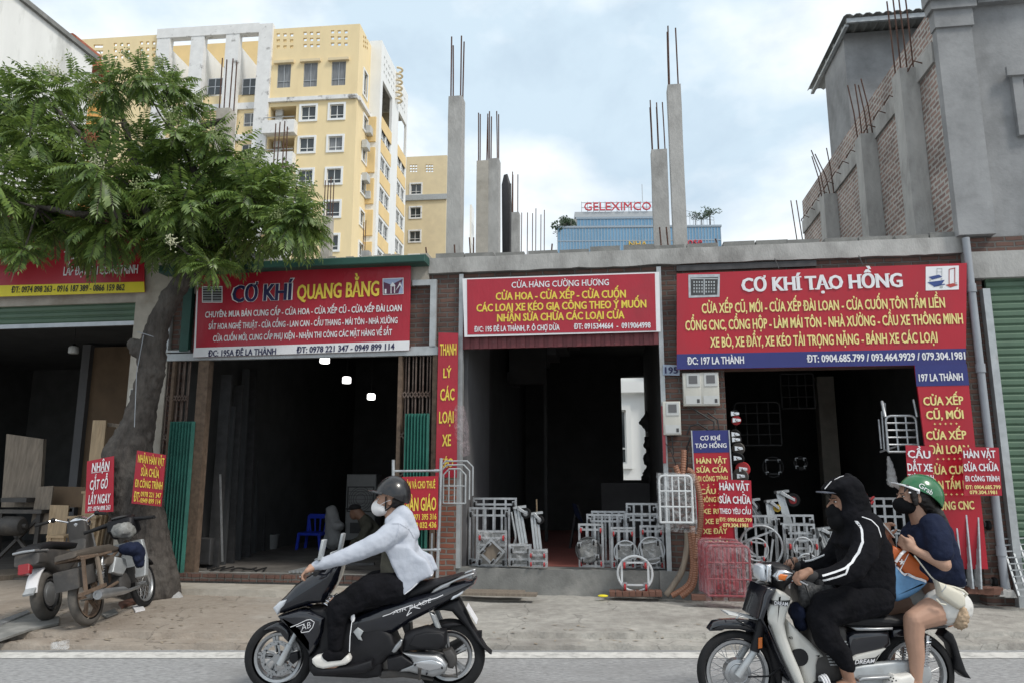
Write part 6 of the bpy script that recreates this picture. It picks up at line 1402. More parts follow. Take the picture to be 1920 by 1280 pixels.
overlay(T, K, -.1455, 'steel_grey', [rq(123, 184 + 14 * i, 173, 188 + 14 * i) for i in range(6)] + [rq(178, 184 + 14 * i, 230, 188 + 14 * i) for i in range(6)])
overlay(T, K, -.146, 'sign_white', [[(1150, 130), (1270, 125), (1270, 218), (1152, 224)]])
M('picture_sky', (.32, .38, .55), .5); M('picture_roof', (.10, .03, .07), .5)
overlay(T, K, -.148, 'picture_sky', [[(1154, 133), (1266, 129), (1266, 215), (1156, 220)]]); overlay(T, K, -.149, 'picture_roof', [[(1156, 150), (1200, 165), (1200, 218), (1156, 219)], [(1200, 165), (1266, 132), (1240, 215), (1200, 218)]])
overlay(T, K, -.150, 'sign_white', [[(1192, 170), (1208, 150), (1224, 170), (1208, 176)], rq(1196, 172, 1201, 216), rq(1216, 172, 1221, 214), [(1224, 200), (1250, 150), (1266, 190), (1250, 168)], rq(1162, 190, 1172, 216)])
b = MB(F)
for s_, X0, Y0, X1, Y1, m_ in (('CƠ KHÍ', 287, 266, 636, 250, 0),): text(b, s_, F.p(*K(X0, Y0), -.147), F.p(*K(X1, Y1), -.147), F.z(*K(500, 160), -.14) - F.z(*K(500, 257), -.14), bold=.075)
b.build('lettering_outline', 'sign_white', T)
b = MB(F); text(b, 'CƠ KHÍ', F.p(*K(291, 264), -.151), F.p(*K(632, 249), -.151), F.z(*K(500, 162), -.14) - F.z(*K(500, 255), -.14), bold=.035); b.build('lettering', 'sign_navy', T)
def serif_text(s, A, B, cap, w, mat, T, bold=.035, shadow=None):
    """heavy headline letters with slab feet, drawn per letter"""
    b = MB(F); A, B = F.p(*A, w), F.p(*B, w); text(b, s, A, B, cap, bold=bold); g, _ = glyphs(s, bold); x0, x1 = min(v[0] for v in g), max(v[0] for v in g); d = B - A; k = cap / .70; xs = 0
    # small slab feet at the lower left and right of each straight stem
    c = bpy.data.curves.new('t', 'FONT'); o = bpy.data.objects.new('t', c); COL.objects.link(o); adv = []
    for i in range(1, len(s) + 1):
        c.body = s[:i] + '|'; bpy.context.view_layer.update(); adv.append(o.dimensions.x)
    c.body = '|'; bpy.context.view_layer.update(); bar_ = o.dimensions.x; bpy.data.objects.remove(o); bpy.data.curves.remove(c)
    import unicodedata
    for i, ch in enumerate(s):
        base = unicodedata.normalize('NFD', ch)[0]
        if base in 'AHKINRPFTMB':
            gv, _ = glyphs(ch, bold); gx0, gx1 = min(v[0] for v in gv), max(v[0] for v in gv); st = (adv[i - 1] - bar_ if i else 0.0); wd = gx1 - gx0
            feet = {'A': (0, 1), 'H': (0.08, .92), 'K': (.1, .95), 'I': (.5,), 'N': (.1,), 'R': (.1, .95), 'P': (.12,), 'F': (.12,), 'T': (.5,), 'M': (.05, .95), 'B': ()}[base]; tops = {'H': (.08, .92), 'K': (.1, .9), 'I': (.5,), 'N': (.06, .93), 'M': (.05, .95)}.get(base, ())
            for f, yb in [(f, 0) for f in feet] + [(f, .64) for f in tops]:
                cx = st + gx0 + wd * f; p = A + d * ((cx - x0) / (x1 - x0)); hw = d.length * .11 / (x1 - x0)
                u_ = d.normalized(); z = Vector((0, 0, 1)); q = p + z * (yb * k); b.add([q - u_ * hw, q + u_ * hw, q + u_ * hw + z * .06 * k, q - u_ * hw + z * .06 * k], [(0, 1, 2, 3)])
    return b.build('lettering', mat, T)
cz = lambda K, X, Y, c: F.z(*K(X, Y - c), -.14) - F.z(*K(X, Y), -.14)
serif_text('QUANG BẰNG', K(660, 250), K(1128, 228), cz(K, 800, 245, 84), -.149, 'sign_yellow', T, .03)
# banner of the middle shop
K = crop(800, 480, 3.048)
T = sign('shop_banner', 'red cloth banner with white edges and yellow lines over the middle shop', K, [(204, 130), (1329, 92), (1337, 432), (216, 463)], -.10, 'sign_white',
     [('CỬA HOA - CỬA XẾP - CỬA CUỐN', 395, 252, 1138, 238, 42, 'sign_yellow', .03), ('CÁC LOẠI XE KÉO GIA CÔNG THEO Ý MUỐN', 285, 319, 1255, 294, 42, 'sign_yellow', .03), ('NHẬN SỬA CHỮA CÁC LOẠI CỬA', 403, 375, 1130, 357, 42, 'sign_yellow', .03),
      ('Đ/C: 195 ĐÊ LA THÀNH, P. Ô CHỢ DỪA', 272, 434, 760, 423, 31, 'sign_white'), ('ĐT: 0915344664  -  0919064998', 842, 418, 1280, 410, 31, 'sign_white')],
     [('banner_red', [(230, 135), (1304, 100), (1312, 426), (233, 450)])], thick=.006)
serif_text('CỬA HÀNG CƯỜNG HƯƠNG', K(485, 183), K(1042, 167), cz(K, 800, 180, 34), -.108, 'sign_white', T, .012)
# big board of 197
K = crop(1240, 480, 2.8235)
T = sign('shop_sign', 'large red board with white heading, yellow lines and a blue address strip, widest sign', K, [(82, 95), (1617, 38), (1612, 572), (82, 598)], -.16, 'sign_red',
     [('CỬA XẾP CŨ, MỚI - CỬA XẾP ĐÀI LOAN - CỬA CUỐN TÔN TẤM LIỀN', 215, 304, 1503, 273, 51, 'sign_cream', .022), ('CỔNG CNC, CỔNG HỘP - LÀM MÁI TÔN - NHÀ XƯỞNG - CẦU XE THÔNG MINH', 128, 394, 1598, 358, 52, 'sign_cream', .022),
      ('XE BÒ, XE ĐẨY, XE KÉO TẢI TRỌNG NẶNG - BÁNH XE CÁC LOẠI', 260, 482, 1463, 456, 52, 'sign_cream', .022), ('ĐC: 197 LA THÀNH', 138, 573, 438, 567, 38, 'sign_white'), ('ĐT: 0904.685.799 / 093.464.9929 / 079.304.1981', 772, 561, 1610, 545, 38, 'sign_white')],
     [('sign_blue', [(82, 518), (1613, 488), (1612, 572), (82, 598)]), ('sign_white', [(1400, 58), (1575, 52), (1575, 178), (1400, 184)]), ('galvanised', [(143, 100), (310, 97), (308, 217), (145, 222)])], thick=.04)
b = serif_text('CƠ KHÍ TẠO HỒNG', K(428, 190), K(1277, 164), cz(K, 800, 185, 72), -.172, 'sign_white', T, .04)
overlay(T, K, -.166, 'steel_dark', [[(155, 116), (300, 112), (296, 206), (157, 210)]])
overlay(T, K, -.168, 'steel_grey', [rq(157, 118, 298, 124), rq(224, 124, 230, 206)] + [rq(170 + 14 * (i % 4) + 64 * (i // 16), 134 + 17 * ((i // 4) % 4), 177 + 14 * (i % 4) + 64 * (i // 16), 144 + 17 * ((i // 4) % 4)) for i in range(32)])
M('picture_blue', (.03, .06, .22), .5); M('picture_red', (.40, .05, .04), .5)
overlay(T, K, -.168, 'picture_blue', [[(1415, 112), (1470, 100), (1488, 112), (1435, 126)], [(1408, 140), (1500, 128), (1480, 158), (1440, 160)], [(1440, 160), (1500, 148), (1504, 152), (1444, 165)]])
overlay(T, K, -.168, 'steel_grey', [rq(1458, 66, 1461, 102), rq(1458, 66, 1486, 69), rq(1484, 66, 1487, 108), rq(1458, 84, 1486, 86), rq(1420, 124, 1428, 132), rq(1480, 118, 1488, 126), rq(1476, 156, 1490, 170), rq(1556, 140, 1566, 152)])
overlay(T, K, -.168, 'picture_red', [rq(1522, 70, 1526, 156), rq(1552, 64, 1556, 148), [(1522, 70), (1556, 62), (1556, 66), (1522, 74)], [(1505, 154), (1545, 145), (1572, 155), (1530, 168)]])
b = MB(F)
for X, Y0, Y1 in ((610, 15, 68), (1055, 0, 50)): A = F.p(*K(X - 10, Y0), -.08); B = F.p(*K(X + 12, Y1), -.14); b.tube([A, B], .006, 5)
b.build('hanger_wire', 'steel_dark', T)
# tall narrow board at the right of 197
K = crop(1560, 700, 2.978); C_ = 'sign_cream'
sign('vertical_sign', 'tall narrow board headed by a blue field at the right of the right shop', K, [(462, -48), (752, -54), (872, 1090), (606, 1090)], -.20, 'sign_red',
     [('197 LA THÀNH', 487, 42, 732, 36, 40, 'sign_white', .022), ('CỬA XẾP', 512, 176, 735, 171, 46, C_, .025), ('CŨ, MỚI', 528, 254, 735, 249, 46, C_, .025), ('+  +  +  +  +', 568, 288, 702, 286, 16, C_, 0), ('CỬA XẾP', 528, 368, 752, 363, 46, C_, .025), ('ĐÀI LOAN', 545, 447, 768, 443, 46, C_, .025),
      ('+  +  +  +  +', 585, 484, 722, 482, 16, C_, 0), ('CỬA CUỐN', 540, 562, 795, 557, 46, C_, .025), ('TÔN TẤM LIỀN', 538, 644, 815, 640, 46, C_, .025), ('+  +  +  +  +', 600, 682, 735, 680, 16, C_, 0), ('CỔNG CNC', 572, 760, 795, 755, 46, C_, .025)],
     [('sign_blue', [(462, -48), (752, -54), (766, 64), (472, 70)])], thick=.03)
# narrow board with blue head at the left of 197
K = crop(1230, 800, 3.88)
T = sign('vertical_sign', 'narrow board with a blue head and plus signs at the left of the right shop', K, [(256, 25), (528, 22), (605, 1180), (328, 1180)], -.22, 'sign_red',
     [('HÀN VẶT', 295, 264, 515, 262, 37, C_, .025), ('SỬA CỬA', 295, 330, 522, 328, 37, C_, .025), ('ĐI CÔNG TRÌNH', 303, 394, 522, 391, 37, C_, .02), ('+    +    +', 335, 424, 425, 423, 12, C_, 0), ('CẦU XE', 323, 486, 520, 483, 38, C_, .025), ('THÔNG MINH', 312, 545, 535, 542, 37, C_, .02), ('+    +    +', 343, 574, 432, 573, 12, C_, 0),
      ('XE RÙA', 335, 631, 522, 628, 38, C_, .025), ('XE BÒ', 357, 704, 505, 701, 38, C_, .025), ('XE ĐẨY', 343, 776, 520, 773, 38, C_, .025), ('XE KÉO', 345, 846, 522, 843, 38, C_, .025)],
     [('sign_blue', [(256, 25), (528, 22), (534, 183), (266, 187)])], thick=.03)
for s_, X0, X1, Y in (('CƠ KHÍ', 322, 468, 95), ('TẠO HỒNG', 285, 514, 150)): serif_text(s_, K(X0, Y), K(X1, Y - 2), cz(K, 400, Y, 31), -.232, 'sign_white', T, .02)
b = MB(F); A, B = F.p(*K(258, 25), -.225), F.p(*K(322, 1100), -.225); b.bar(A, B, .014); A, B = F.p(*K(530, 22), -.225), F.p(*K(600, 1100), -.225); b.bar(A, B, .014); b.build('edge_strip', 'galvanised', T)
# hanging vertical banner between the gates
K = crop(800, 480, 3.048); Y_ = 'sign_yellow'
sign('vertical_banner', 'long red vertical banner with yellow words on the brick pier', K, [(68, 437), (180, 440), (172, 1262), (50, 1262)], -.16, 'banner_red',
     [(s_, X0, Yb, X1, Yb - 3, c, Y_, .02) for s_, X0, X1, Yb, c in (('THANH', 75, 169, 566, 64), ('LÝ', 95, 141, 694, 54), ('CÁC', 77, 158, 823, 66), ('LOẠI', 71, 153, 953, 66), ('XE', 88, 138, 1084, 66), ('KÉO', 76, 151, 1205, 50))], thick=.006)
# placards
K = crop(440, 880, 3.2)
sign('placard', 'red placard with yellow lettering tied to the scaffold frame', K, [(1003, 42), (1222, 37), (1219, 358), (1006, 362)], -.55, 'sign_red',
     [('BÁN VÀ CHO THUÊ', 1018, 112, 1203, 109, 44, Y_), ('GIÀN GIÁO', 1012, 246, 1208, 241, 78, Y_, .02), ('ĐT: 0971 395 316', 1010, 302, 1210, 296, 34, Y_), ('0989 032 436', 1040, 350, 1210, 345, 34, Y_)], thick=.006)
K = crop(0, 800, 2.91); Wt = 'sign_white'
sign('placard', 'red placard with white lettering hung left of the tree trunk', K, [(475, 186), (621, 157), (617, 460), (463, 470)], -1.15, 'banner_red',
     [('NHẬN', 500, 244, 594, 233, 48, Wt), ('CẮT GỖ', 488, 342, 585, 331, 52, Wt), ('LẤY NGAY', 481, 420, 599, 411, 50, Wt), ('ĐT: 0974 898 263', 477, 459, 601, 448, 24, Wt)], [(Wt, [(498, 248), (595, 236), (595, 239), (498, 251)])], thick=.006)
sign('placard', 'red placard with yellow lettering nailed on the tree trunk', K, [(748, 127), (905, 152), (879, 433), (717, 415)], -1.15, 'banner_red',
     [('NHẬN HÀN VẶT', 752, 190, 894, 212, 42, Y_), ('SỬA CHỮA', 768, 263, 867, 277, 44, Y_), ('ĐI CÔNG TRÌNH', 735, 325, 884, 339, 40, Y_), ('ĐT:', 728, 403, 760, 407, 52, Y_), ('0978 221 347', 767, 376, 878, 386, 26, Y_), ('0949 899 114', 765, 411, 874, 420, 26, Y_)], thick=.006)
K = crop(1230, 800, 3.88)
sign('placard', 'red placard with white lettering overlapping the narrow blue-headed board', K, [(456, 378), (692, 387), (704, 729), (457, 718)], -.48, 'banner_red',
     [('HÀN VẶT', 463, 456, 679, 462, 52, Wt, .025), ('SỬA CHỮA', 462, 551, 690, 557, 52, Wt, .025), ('THEO YÊU CẦU', 464, 628, 691, 633, 38, Wt, .02), ('ĐT: 0904.685.799', 462, 684, 697, 689, 27, C_), ('079.304.1981', 487, 726, 670, 727, 27, C_)], thick=.005)
K = crop(1560, 700, 2.978)
sign('placard', 'red placard with white lettering just above the passenger\'s green helmet', K, [(410, 397), (562, 406), (574, 690), (428, 690)], -.45, 'banner_red',
     [('CẦU', 425, 468, 551, 472, 42, Wt, .02), ('DẮT XE', 424, 541, 562, 545, 42, Wt, .02), ('THÔNG MINH', 426, 586, 569, 592, 27, Wt), ('ĐT: 0904.685.799', 428, 628, 568, 632, 22, C_), ('079.304.1981', 440, 662, 560, 665, 22, C_)], thick=.005)
sign('placard', 'red placard with white lettering at the far right beside the green shutter', K, [(726, 408), (931, 412), (950, 680), (738, 681)], -.45, 'banner_red',
     [('HÀN VẶT', 737, 469, 915, 468, 40, Wt, .02), ('SỬA CHỮA', 739, 543, 931, 541, 40, Wt, .02), ('ĐI CÔNG TRÌNH', 745, 599, 936, 599, 29, Wt), ('ĐT: 0904.685.799', 746, 643, 942, 643, 21, C_), ('079.304.1981', 770, 671, 922, 671, 20, C_)], thick=.005)
K = crop(800, 480, 3.048)
sign('house_number_plate', 'worn blue house number plate on the brick pier under the big board', K, [(1350, 618), (1446, 622), (1446, 680), (1350, 678)], -.06, 'house_plate', [('195', 1363, 668, 1436, 668, 36, 'sign_navy', 0)], thick=.01)
# ================================================================ STREET TREE
rnd = random.Random(11)
tree = thing('tree', 'leafy street tree with feathery leaves, berries and a knobbly leaning trunk', 'tree', F, F.p(280, 1105, -.75) * 1)
TW = -.75
tp_ = lambda x, y, w=TW: F.p(x, y, w)
def px_m(w): return (F.u(310, 800, w) - F.u(210, 800, w)) / 100
b = MB(F); s_ = px_m(TW)
tr = [((284, 1112), 46), ((280, 1075), 42), ((272, 1010), 38), ((256, 950), 42), ((240, 880), 42), ((242, 845), 38), ((258, 800), 28), ((270, 750), 23), ((284, 700), 22), ((284, 655), 24), ((296, 610), 19), ((318, 560), 16.5), ((356, 510), 16), ((395, 465), 14), ((425, 425), 11)]
b.limb([tp_(*p) for p, r in tr], [r * s_ for p, r in tr], 16)
b.limb([tp_(262, 655), tp_(250, 645, TW - .02)], [.12, .085], 10); b.ell(tp_(252, 835, TW - .14), .16, .1, .17); b.ell(tp_(215, 850, TW - .05), .16, .14, .15); b.ell(tp_(240, 905, TW - .12), .14, .1, .13); b.ell(tp_(290, 700, TW - .03), .12, .12, .1)
for k in range(9):
    a = R(40 * k + 10); c = tp_(280, 1098); b.limb([c + Vector((math.cos(a) * .2, math.sin(a) * .14, .25)), c + Vector((math.cos(a) * rnd.uniform(.28, .40), math.sin(a) * .28, -.06))], [.11, .05], 8)
for k in range(40): p, r = tr[rnd.randrange(1, 10)]; a = rnd.uniform(0, 6.28); b.ell(tp_(p[0] + rnd.uniform(-4, 4), p[1] + rnd.uniform(-25, 25)) + Vector((math.cos(a), -abs(math.sin(a)) , 0)) * r * s_ * .92, .035, .035, .06)
limbs = [[(395, 465), (400, 400), (370, 330), (330, 260), (300, 200)], [(356, 510), (310, 440), (260, 380), (205, 320), (150, 250), (100, 200)], [(310, 440), (220, 410), (140, 400), (70, 390)], [(425, 425), (470, 400), (520, 390), (570, 400)], [(260, 380), (250, 300), (235, 230), (215, 170)], [(400, 400), (450, 350), (480, 310)], [(330, 260), (380, 240), (420, 225)], [(205, 320), (110, 310), (30, 290)]]
lw = [-.9, -1.2, -1.6, -.9, -.7, -.5, -.8, -1.0]
for L_, w_ in zip(limbs, lw):
    n_ = len(L_); b.limb([tp_(x, y, TW + (w_ - TW) * min(1, i / 2)) + Vector((0, 0, rnd.uniform(-.04, .04))) for i, (x, y) in enumerate(L_)], [.052 * (1 - i / n_) + .014 for i in range(n_)], 8)
b.organic('trunk', 'bark', tree, .022, 3, .5, .05, .09)
b = MB(F); p = tp_(283, 628, TW - .2); b.ring(tp_(284, 630), .17, .006, (.3, 0, 1), 20, 5); b.tube([p + Vector((-.1, 0, 0)), tp_(256, 700, TW - .16), tp_(252, 800, TW - .3)], .005, 5); b.build('tied_cord', 'pvc_grey', tree)
cl = [(25, 200, 62), (85, 180, 60), (140, 165, 48), (205, 160, 46), (265, 150, 44), (318, 165, 44), (345, 195, 40), (55, 255, 66), (125, 240, 58), (195, 225, 40), (-30, 250, 80), (-20, 350, 80), (55, 375, 70), (20, 415, 62), (125, 395, 74), (190, 330, 70), (265, 275, 46), (330, 260, 55), (395, 255, 38), (295, 340, 75), (370, 320, 70), (430, 300, 58), (200, 420, 70), (290, 430, 76), (390, 400, 82), (470, 375, 70), (525, 375, 62), (550, 420, 56), (495, 440, 56), (570, 405, 40), (100, 435, 50), (355, 470, 55), (45, 470, 40), (175, 470, 40), (430, 455, 52), (150, 300, 55), (230, 370, 60), (575, 440, 34), (395, 500, 34), (-60, 430, 70), (340, 385, 70), (460, 340, 50), (90, 330, 46)]
lv = MB(F); tw = MB(F)
def frond(o, d, L, droop):
    d = d.normalized(); n = rnd.randint(9, 12); pts = []
    p = o.copy(); v = d.copy()
    for i in range(n + 1):
        pts.append(p.copy()); v = (v + Vector((0, 0, -droop / n))).normalized(); p = p + v * L / n
    side0 = v.cross(Vector((0, 0, 1))); side0 = side0.normalized() if side0.length > .05 else Vector((1, 0, 0)); roll = rnd.uniform(-.5, .5)
    for i in range(0, n, 3): q = pts[min(i + 3, n)]; c = pts[i]; s1 = side0 * .0028; tw.add([c - s1, c + s1, q + s1, q - s1], [(0, 1, 2, 3)])
    for i in range(1, n + 1):
        t = (pts[i] - pts[i - 1]).normalized(); sd = t.cross(Vector((0, 0, 1))); sd = sd.normalized() if sd.length > .05 else side0; up = sd.cross(t); sd = sd * math.cos(roll) + up * math.sin(roll)
        k = (.6 + .55 * math.sin(math.pi * (i + .5) / (n + 1))) * L / .42
        for s_ in ((-1, 1) if i < n else (0,)):
            ld = (t * .55 + sd * s_ * .9 + Vector((0, 0, -.28 + rnd.uniform(-.18, .12)))).normalized() if s_ else t; ll = .108 * k * rnd.uniform(.85, 1.15); wd = ld.cross(up).normalized() * ll * .165; c = pts[i]; m_ = c + ld * ll * .45 + Vector((0, 0, .004)); e = c + ld * ll + Vector((0, 0, -.014))
            lv.add([c, m_ + wd, e, m_ - wd], [(0, 1, 2), (0, 2, 3)])
for x, y, r in cl:
    w0 = rnd.uniform(-1.9, -.35); c = tp_(x, y, w0); rr = r * px_m(w0)
    near = min(((tp_(*q, w_) - c).length, tp_(*q, w_)) for L_, w_ in zip(limbs, lw) for q in L_[1:]); m_ = (near[1] + c) / 2 + Vector((0, 0, -.04)); tw.tube([near[1], m_, c], [.016, .011, .006], 6)
    for k in range(int(22 + r * .52)):
        d = Vector((rnd.gauss(0, 1), rnd.gauss(0, 1), rnd.gauss(.25, .75))).normalized(); o = c + d * rr * rnd.uniform(.0, .5); L = rr * rnd.uniform(.55, .85) + .10
        frond(o, d, min(.52, L), rnd.uniform(.5, 1.25))
lv.build('crown', 'leaf', tree); tw.build('twigs', 'bark', tree)
for x, y, r, m_ in ((98, 128, 18, 'blossom'), (238, 100, 13, 'berries'), (302, 115, 13, 'berries'), (175, 175, 17, 'blossom'), (170, 258, 17, 'berries_red'), (180, 302, 16, 'blossom'), (322, 215, 22, 'berries'), (478, 292, 20, 'berries'), (585, 345, 18, 'berries'), (300, 375, 18, 'berries'), (258, 345, 14, 'berries'), (370, 185, 12, 'berries'), (555, 335, 18, 'berries'), (600, 415, 13, 'berries'), (20, 290, 14, 'berries'), (320, 450, 14, 'blossom'), (410, 255, 16, 'berries'), (520, 400, 14, 'berries')):
    w0 = -1.95; c = tp_(x, y, w0); rr = r * px_m(w0); b = MB(F)
    for k in range(46):
        d = Vector((rnd.gauss(0, .5), rnd.gauss(0, .5), rnd.gauss(0, .5))) * rr; q = c + d; b.ell(q, .0085, .0085, .0085, n=6, m=4)
        if k % 3 == 0: b.tube([c - Vector((0, 0, rr * .8)), q], .0016, 4)
    b.build('berry_cluster', m_, tree)
# ================================================================ GOODS IN FRONT OF THE SHOPS
def caster(fr, parent, p, wheelmat, s=1.0, turn=0.0):
    p = Vector(p); b = MB(fr); b.box((p.x - .024 * s, p.y - .006, p.z - .024 * s), (p.x + .024 * s, p.y, p.z + .024 * s)); ax = Vector((math.cos(turn), 0, math.sin(turn)))
    for q in (-1, 1): o = ax * .014 * q * s; b.bar(p + o, p + o + Vector((0, -.052 * s, -.018 * s)), .004, .03 * s)
    c = b.build('caster', 'galvanised', parent); b = MB(fr); b.lathe(p + Vector((0, -.055 * s, -.020 * s)), ax, [(-.011 * s, .012 * s), (-.011 * s, .030 * s), (-.008 * s, .034 * s), (.008 * s, .034 * s), (.011 * s, .030 * s), (.011 * s, .012 * s)], 14); b.build('caster_wheel', wheelmat, c, smooth=40)
def wrapsheet(fr, u0, u1, z0, z1, w, parent, mat='film_clear', dep=.05):
    b = MB(fr); nu, nz = 14, 14; vs = []
    for j in range(nz + 1):
        for i in range(nu + 1):
            x, z = u0 + (u1 - u0) * i / nu, z0 + (z1 - z0) * j / nz; e = min(i, nu - i, j, nz - j) / 4; vs.append((x, w - dep * min(1, e) * .6 - .02 * noise.noise(Vector((x * 9, z * 9, w))), z + (.03 * noise.noise(Vector((x * 6, 1, w))) if j in (0, nz) else 0)))
    b.add(vs, [(j * (nu + 1) + i, j * (nu + 1) + i + 1, (j + 1) * (nu + 1) + i + 1, (j + 1) * (nu + 1) + i) for j in range(nz) for i in range(nu)])
    return b.build('plastic_wrap', mat, parent, smooth=60)
GRP = 'trolleys and dollies for sale'
def dolly(K, X0, Y0, X1, Y1, w, label, nv=2, hs=(.12, .88), wm=('rubber', 'rubber'), board=None, wrap=None, mat='galvanised', t=.026, cs=1.0, rot=0.0, name='trolley', casters=True, lean=0.0):
    xm, ym = (X0 + X1) / 2, (Y0 + Y1) / 2; u0, u1 = F.u(*K(X0, ym), w), F.u(*K(X1, ym), w); z0, z1 = F.z(*K(xm, Y1), w), F.z(*K(xm, Y0), w)
    if rot: cx, cz_ = (u0 + u1) / 2, (z0 + z1) / 2
    T = thing(name, label, 'trolley', F, ((u0 + u1) / 2, w, z0), GRP)
    b = MB(F); b.frame(u0, u1, z0, z1, w, w + t, t)
    for f in hs: z = z0 + (z1 - z0) * f; b.box((u0 + t, w + .002, z - t / 2), (u1 - t, w + t - .002, z + t / 2))
    for i in range(nv): x = u0 + (u1 - u0) * (i + 1) / (nv + 1); b.box((x - t / 2, w + .004, z0 + t), (x + t / 2, w + t - .004, z1 - t))
    f = b.build('frame', mat, T)
    if board: MB(F).box((u0 + t, w + t + .001, z0 + t), (u1 - t, w + t + .015, z1 - t)).build('deck_board', board, T)
    if casters:
        dz = .07 * cs
        for i, (x, z) in enumerate(((u0 + .035, z1 - dz), (u1 - .035, z1 - dz), (u0 + .035, z0 + dz), (u1 - .035, z0 + dz))): caster(F, T, (x, w - .001, z), wm[i // 2], cs)
    if wrap: wrapsheet(F, u0 - .01, u1 + .01, z0, z1, w - .03, T, wrap)
    if rot or lean:
        c = Vector(((u0 + u1) / 2, w, (z0 + z1) / 2))
        for o in T.children_recursive:
            base = MW[o.name]; Kc = base.inverted() @ F.M; X = Kc @ Matrix.Translation(c) @ Matrix.Rotation(rot, 4, 'Y') @ Matrix.Rotation(lean, 4, 'X') @ Matrix.Translation(-c) @ Kc.inverted(); o.data.transform(X)
    return T
def ring_dolly(K, X, Y, rx, w, label, bars='II', wm='rubber', board=None, wrap=None, mat='galvanised', n=4, tilt=0.0, t=.011, cs=.9):
    c = F.p(*K(X, Y), w); r = F.u(*K(X + rx, Y), w) - c.x; T = thing('round_dolly', label, 'dolly', F, c - Vector((0, 0, r)), GRP)
    b = MB(F); b.ring(c, r, t, (0, 1, 0), 36, 8); rt = lambda a, k: c + Vector((math.cos(a + tilt) * r * k, 0, math.sin(a + tilt) * r * k))
    if bars == 'II':
        for q in (40, 140): b.bar(rt(R(q), 1), rt(R(-q), 1), .024); 
        b.bar(rt(R(40), .98), rt(R(140), .98), .02); b.bar(rt(R(-40), .98), rt(R(-140), .98), .02)
    elif bars == 'X':
        for q in (45, 135): b.bar(rt(R(q), 1), rt(R(q + 180), 1), .022)
    elif bars == 'S':
        for q in range(4): b.bar(rt(R(45 + 90 * q), .97), rt(R(135 + 90 * q), .97), .022)
    elif bars == 'Y':
        for q in range(3): b.bar(rt(R(50 + 120 * q), 1), rt(R(170 + 120 * q), 1), .022)
    b.build('ring', mat, T, smooth=40)
    if board: d = MB(F); d.lathe(c + Vector((0, .012, 0)), (0, 1, 0), [(0, r * .96), (.014, r * .96)], 32); d.build('deck_board', board, T)
    for q in range(n if bars != 'Y' else 3): caster(F, T, rt(R(45 + 90 * q) if bars != 'Y' else R(50 + 120 * q), .86) + Vector((0, -.013, 0)), wm, cs, 0)
    if wrap:
        wrapsheet(F, c.x - r * .72, c.x + r * .72, c.z - r * .95, c.z + r * .8, w - .03, T, wrap)
    return T
KA, KB, KC, KD = crop(860, 920, 8), crop(1060, 910, 6.096), crop(1370, 880, 5.565), crop(1560, 700, 2.978)
RD = 'caster_red'
dolly(KA, 205, 95, 870, 1130, .42, 'tall trolley frame at the back of the left stack on the step', 3, (.08, .9), lean=-.02)
dolly(KA, 150, 240, 770, 1120, .26, 'tall slatted trolley frame leaning behind the medium one with red casters', 4, (.1, .86))
dolly(KA, 285, 585, 722, 1128, .13, 'medium trolley with a grey deck and red upper casters behind the diamond dolly', 0, (.58, .78), (RD, 'rubber'), 'board_grey', 'film_clear')
dolly(KA, 350, 770, 640, 1060, .0, 'small wooden dolly standing on one corner like a diamond', 0, (), ('rubber', 'rubber'), 'plank_old', None, rot=R(42), cs=.85)
dolly(KA, 760, 790, 1090, 1128, .06, 'small wrapped dolly with black casters right of the diamond dolly', 0, (.32, .64), ('rubber', 'rubber'), 'board_grey', 'film_clear', cs=.9)
dolly(KA, 1048, 868, 1332, 1142, .0, 'smallest wrapped dolly with red casters at the edge of the red floor', 0, (.35, .66), (RD, RD), 'board_grey', 'film_clear', cs=.8)
def wheel_handle(K, A, B, Wc, rpx, w, label, hub='galvanised', tyre='rubber', name='cart_frame', bent=None, rim=None):
    T = thing(name, label, 'cart part', F, F.p(*K(*B), w)); b = MB(F); a, e = F.p(*K(*A), w + .10), F.p(*K(*B), w)
    for q in range(3): b.bar(a + Vector((q * .035, q * .02, 0)), e + Vector((q * .035, q * .02, 0)), .03, .03)
    if bent: b.tube([F.p(*K(*p), w - .03) for p in bent], .012, 8)
    b.bar(a + Vector((-.02, -.02, 0)), a + Vector((.14, .03, .02)), .07, .03); b.build('rail', 'steel_grey', T)
    if Wc:
        c = F.p(*K(*Wc), w + .10); r = F.u(*K(Wc[0] + rpx, Wc[1]), w) - F.u(*K(Wc[0], Wc[1]), w); f = MB(F); f.slab([(a.x + .03, a.z - .02), (a.x + .05, a.z + .02), (c.x + .02, c.z + .015), (c.x + .015, c.z - .02)], c.y - .05, c.y - .03, .006); f.build('fork', 'galvanised', T)
        b = MB(F); b.lathe(c, (.25, 1, 0), [(-.022, r * .55), (-.024, r * .9), (-.012, r), (.012, r), (.024, r * .9), (.022, r * .55)], 24, cap=False); t_ = b.build('tyre', tyre, T, smooth=50); b = MB(F); b.lathe(c, (.25, 1, 0), [(-.018, r * .2), (-.014, r * .58), (.014, r * .58), (.018, r * .2)], 20); b.build('rim', rim or hub, T, smooth=40)
    return T
wheel_handle(KA, (840, 250), (930, 790), (1010, 330), 80, .3, 'long grey rails with a black wheel beside the left trolley stack', bent=[(790, 310), (850, 660), (850, 720), (825, 800)])
wheel_handle(KA, (1090, 340), (1150, 900), (1215, 430), 70, .35, 'shorter grey rail with a wheel in front of the dark doorway')
T = thing('broom_stick', 'thin pale stick upright in the dark doorway', 'stick', F, F.p(*KA(1185, 640), .9)); MB(F).tube([F.p(*KA(1188, 900), .9), F.p(*KA(1168, 120), .9)], .011, 6).build('stick', 'plank', T)
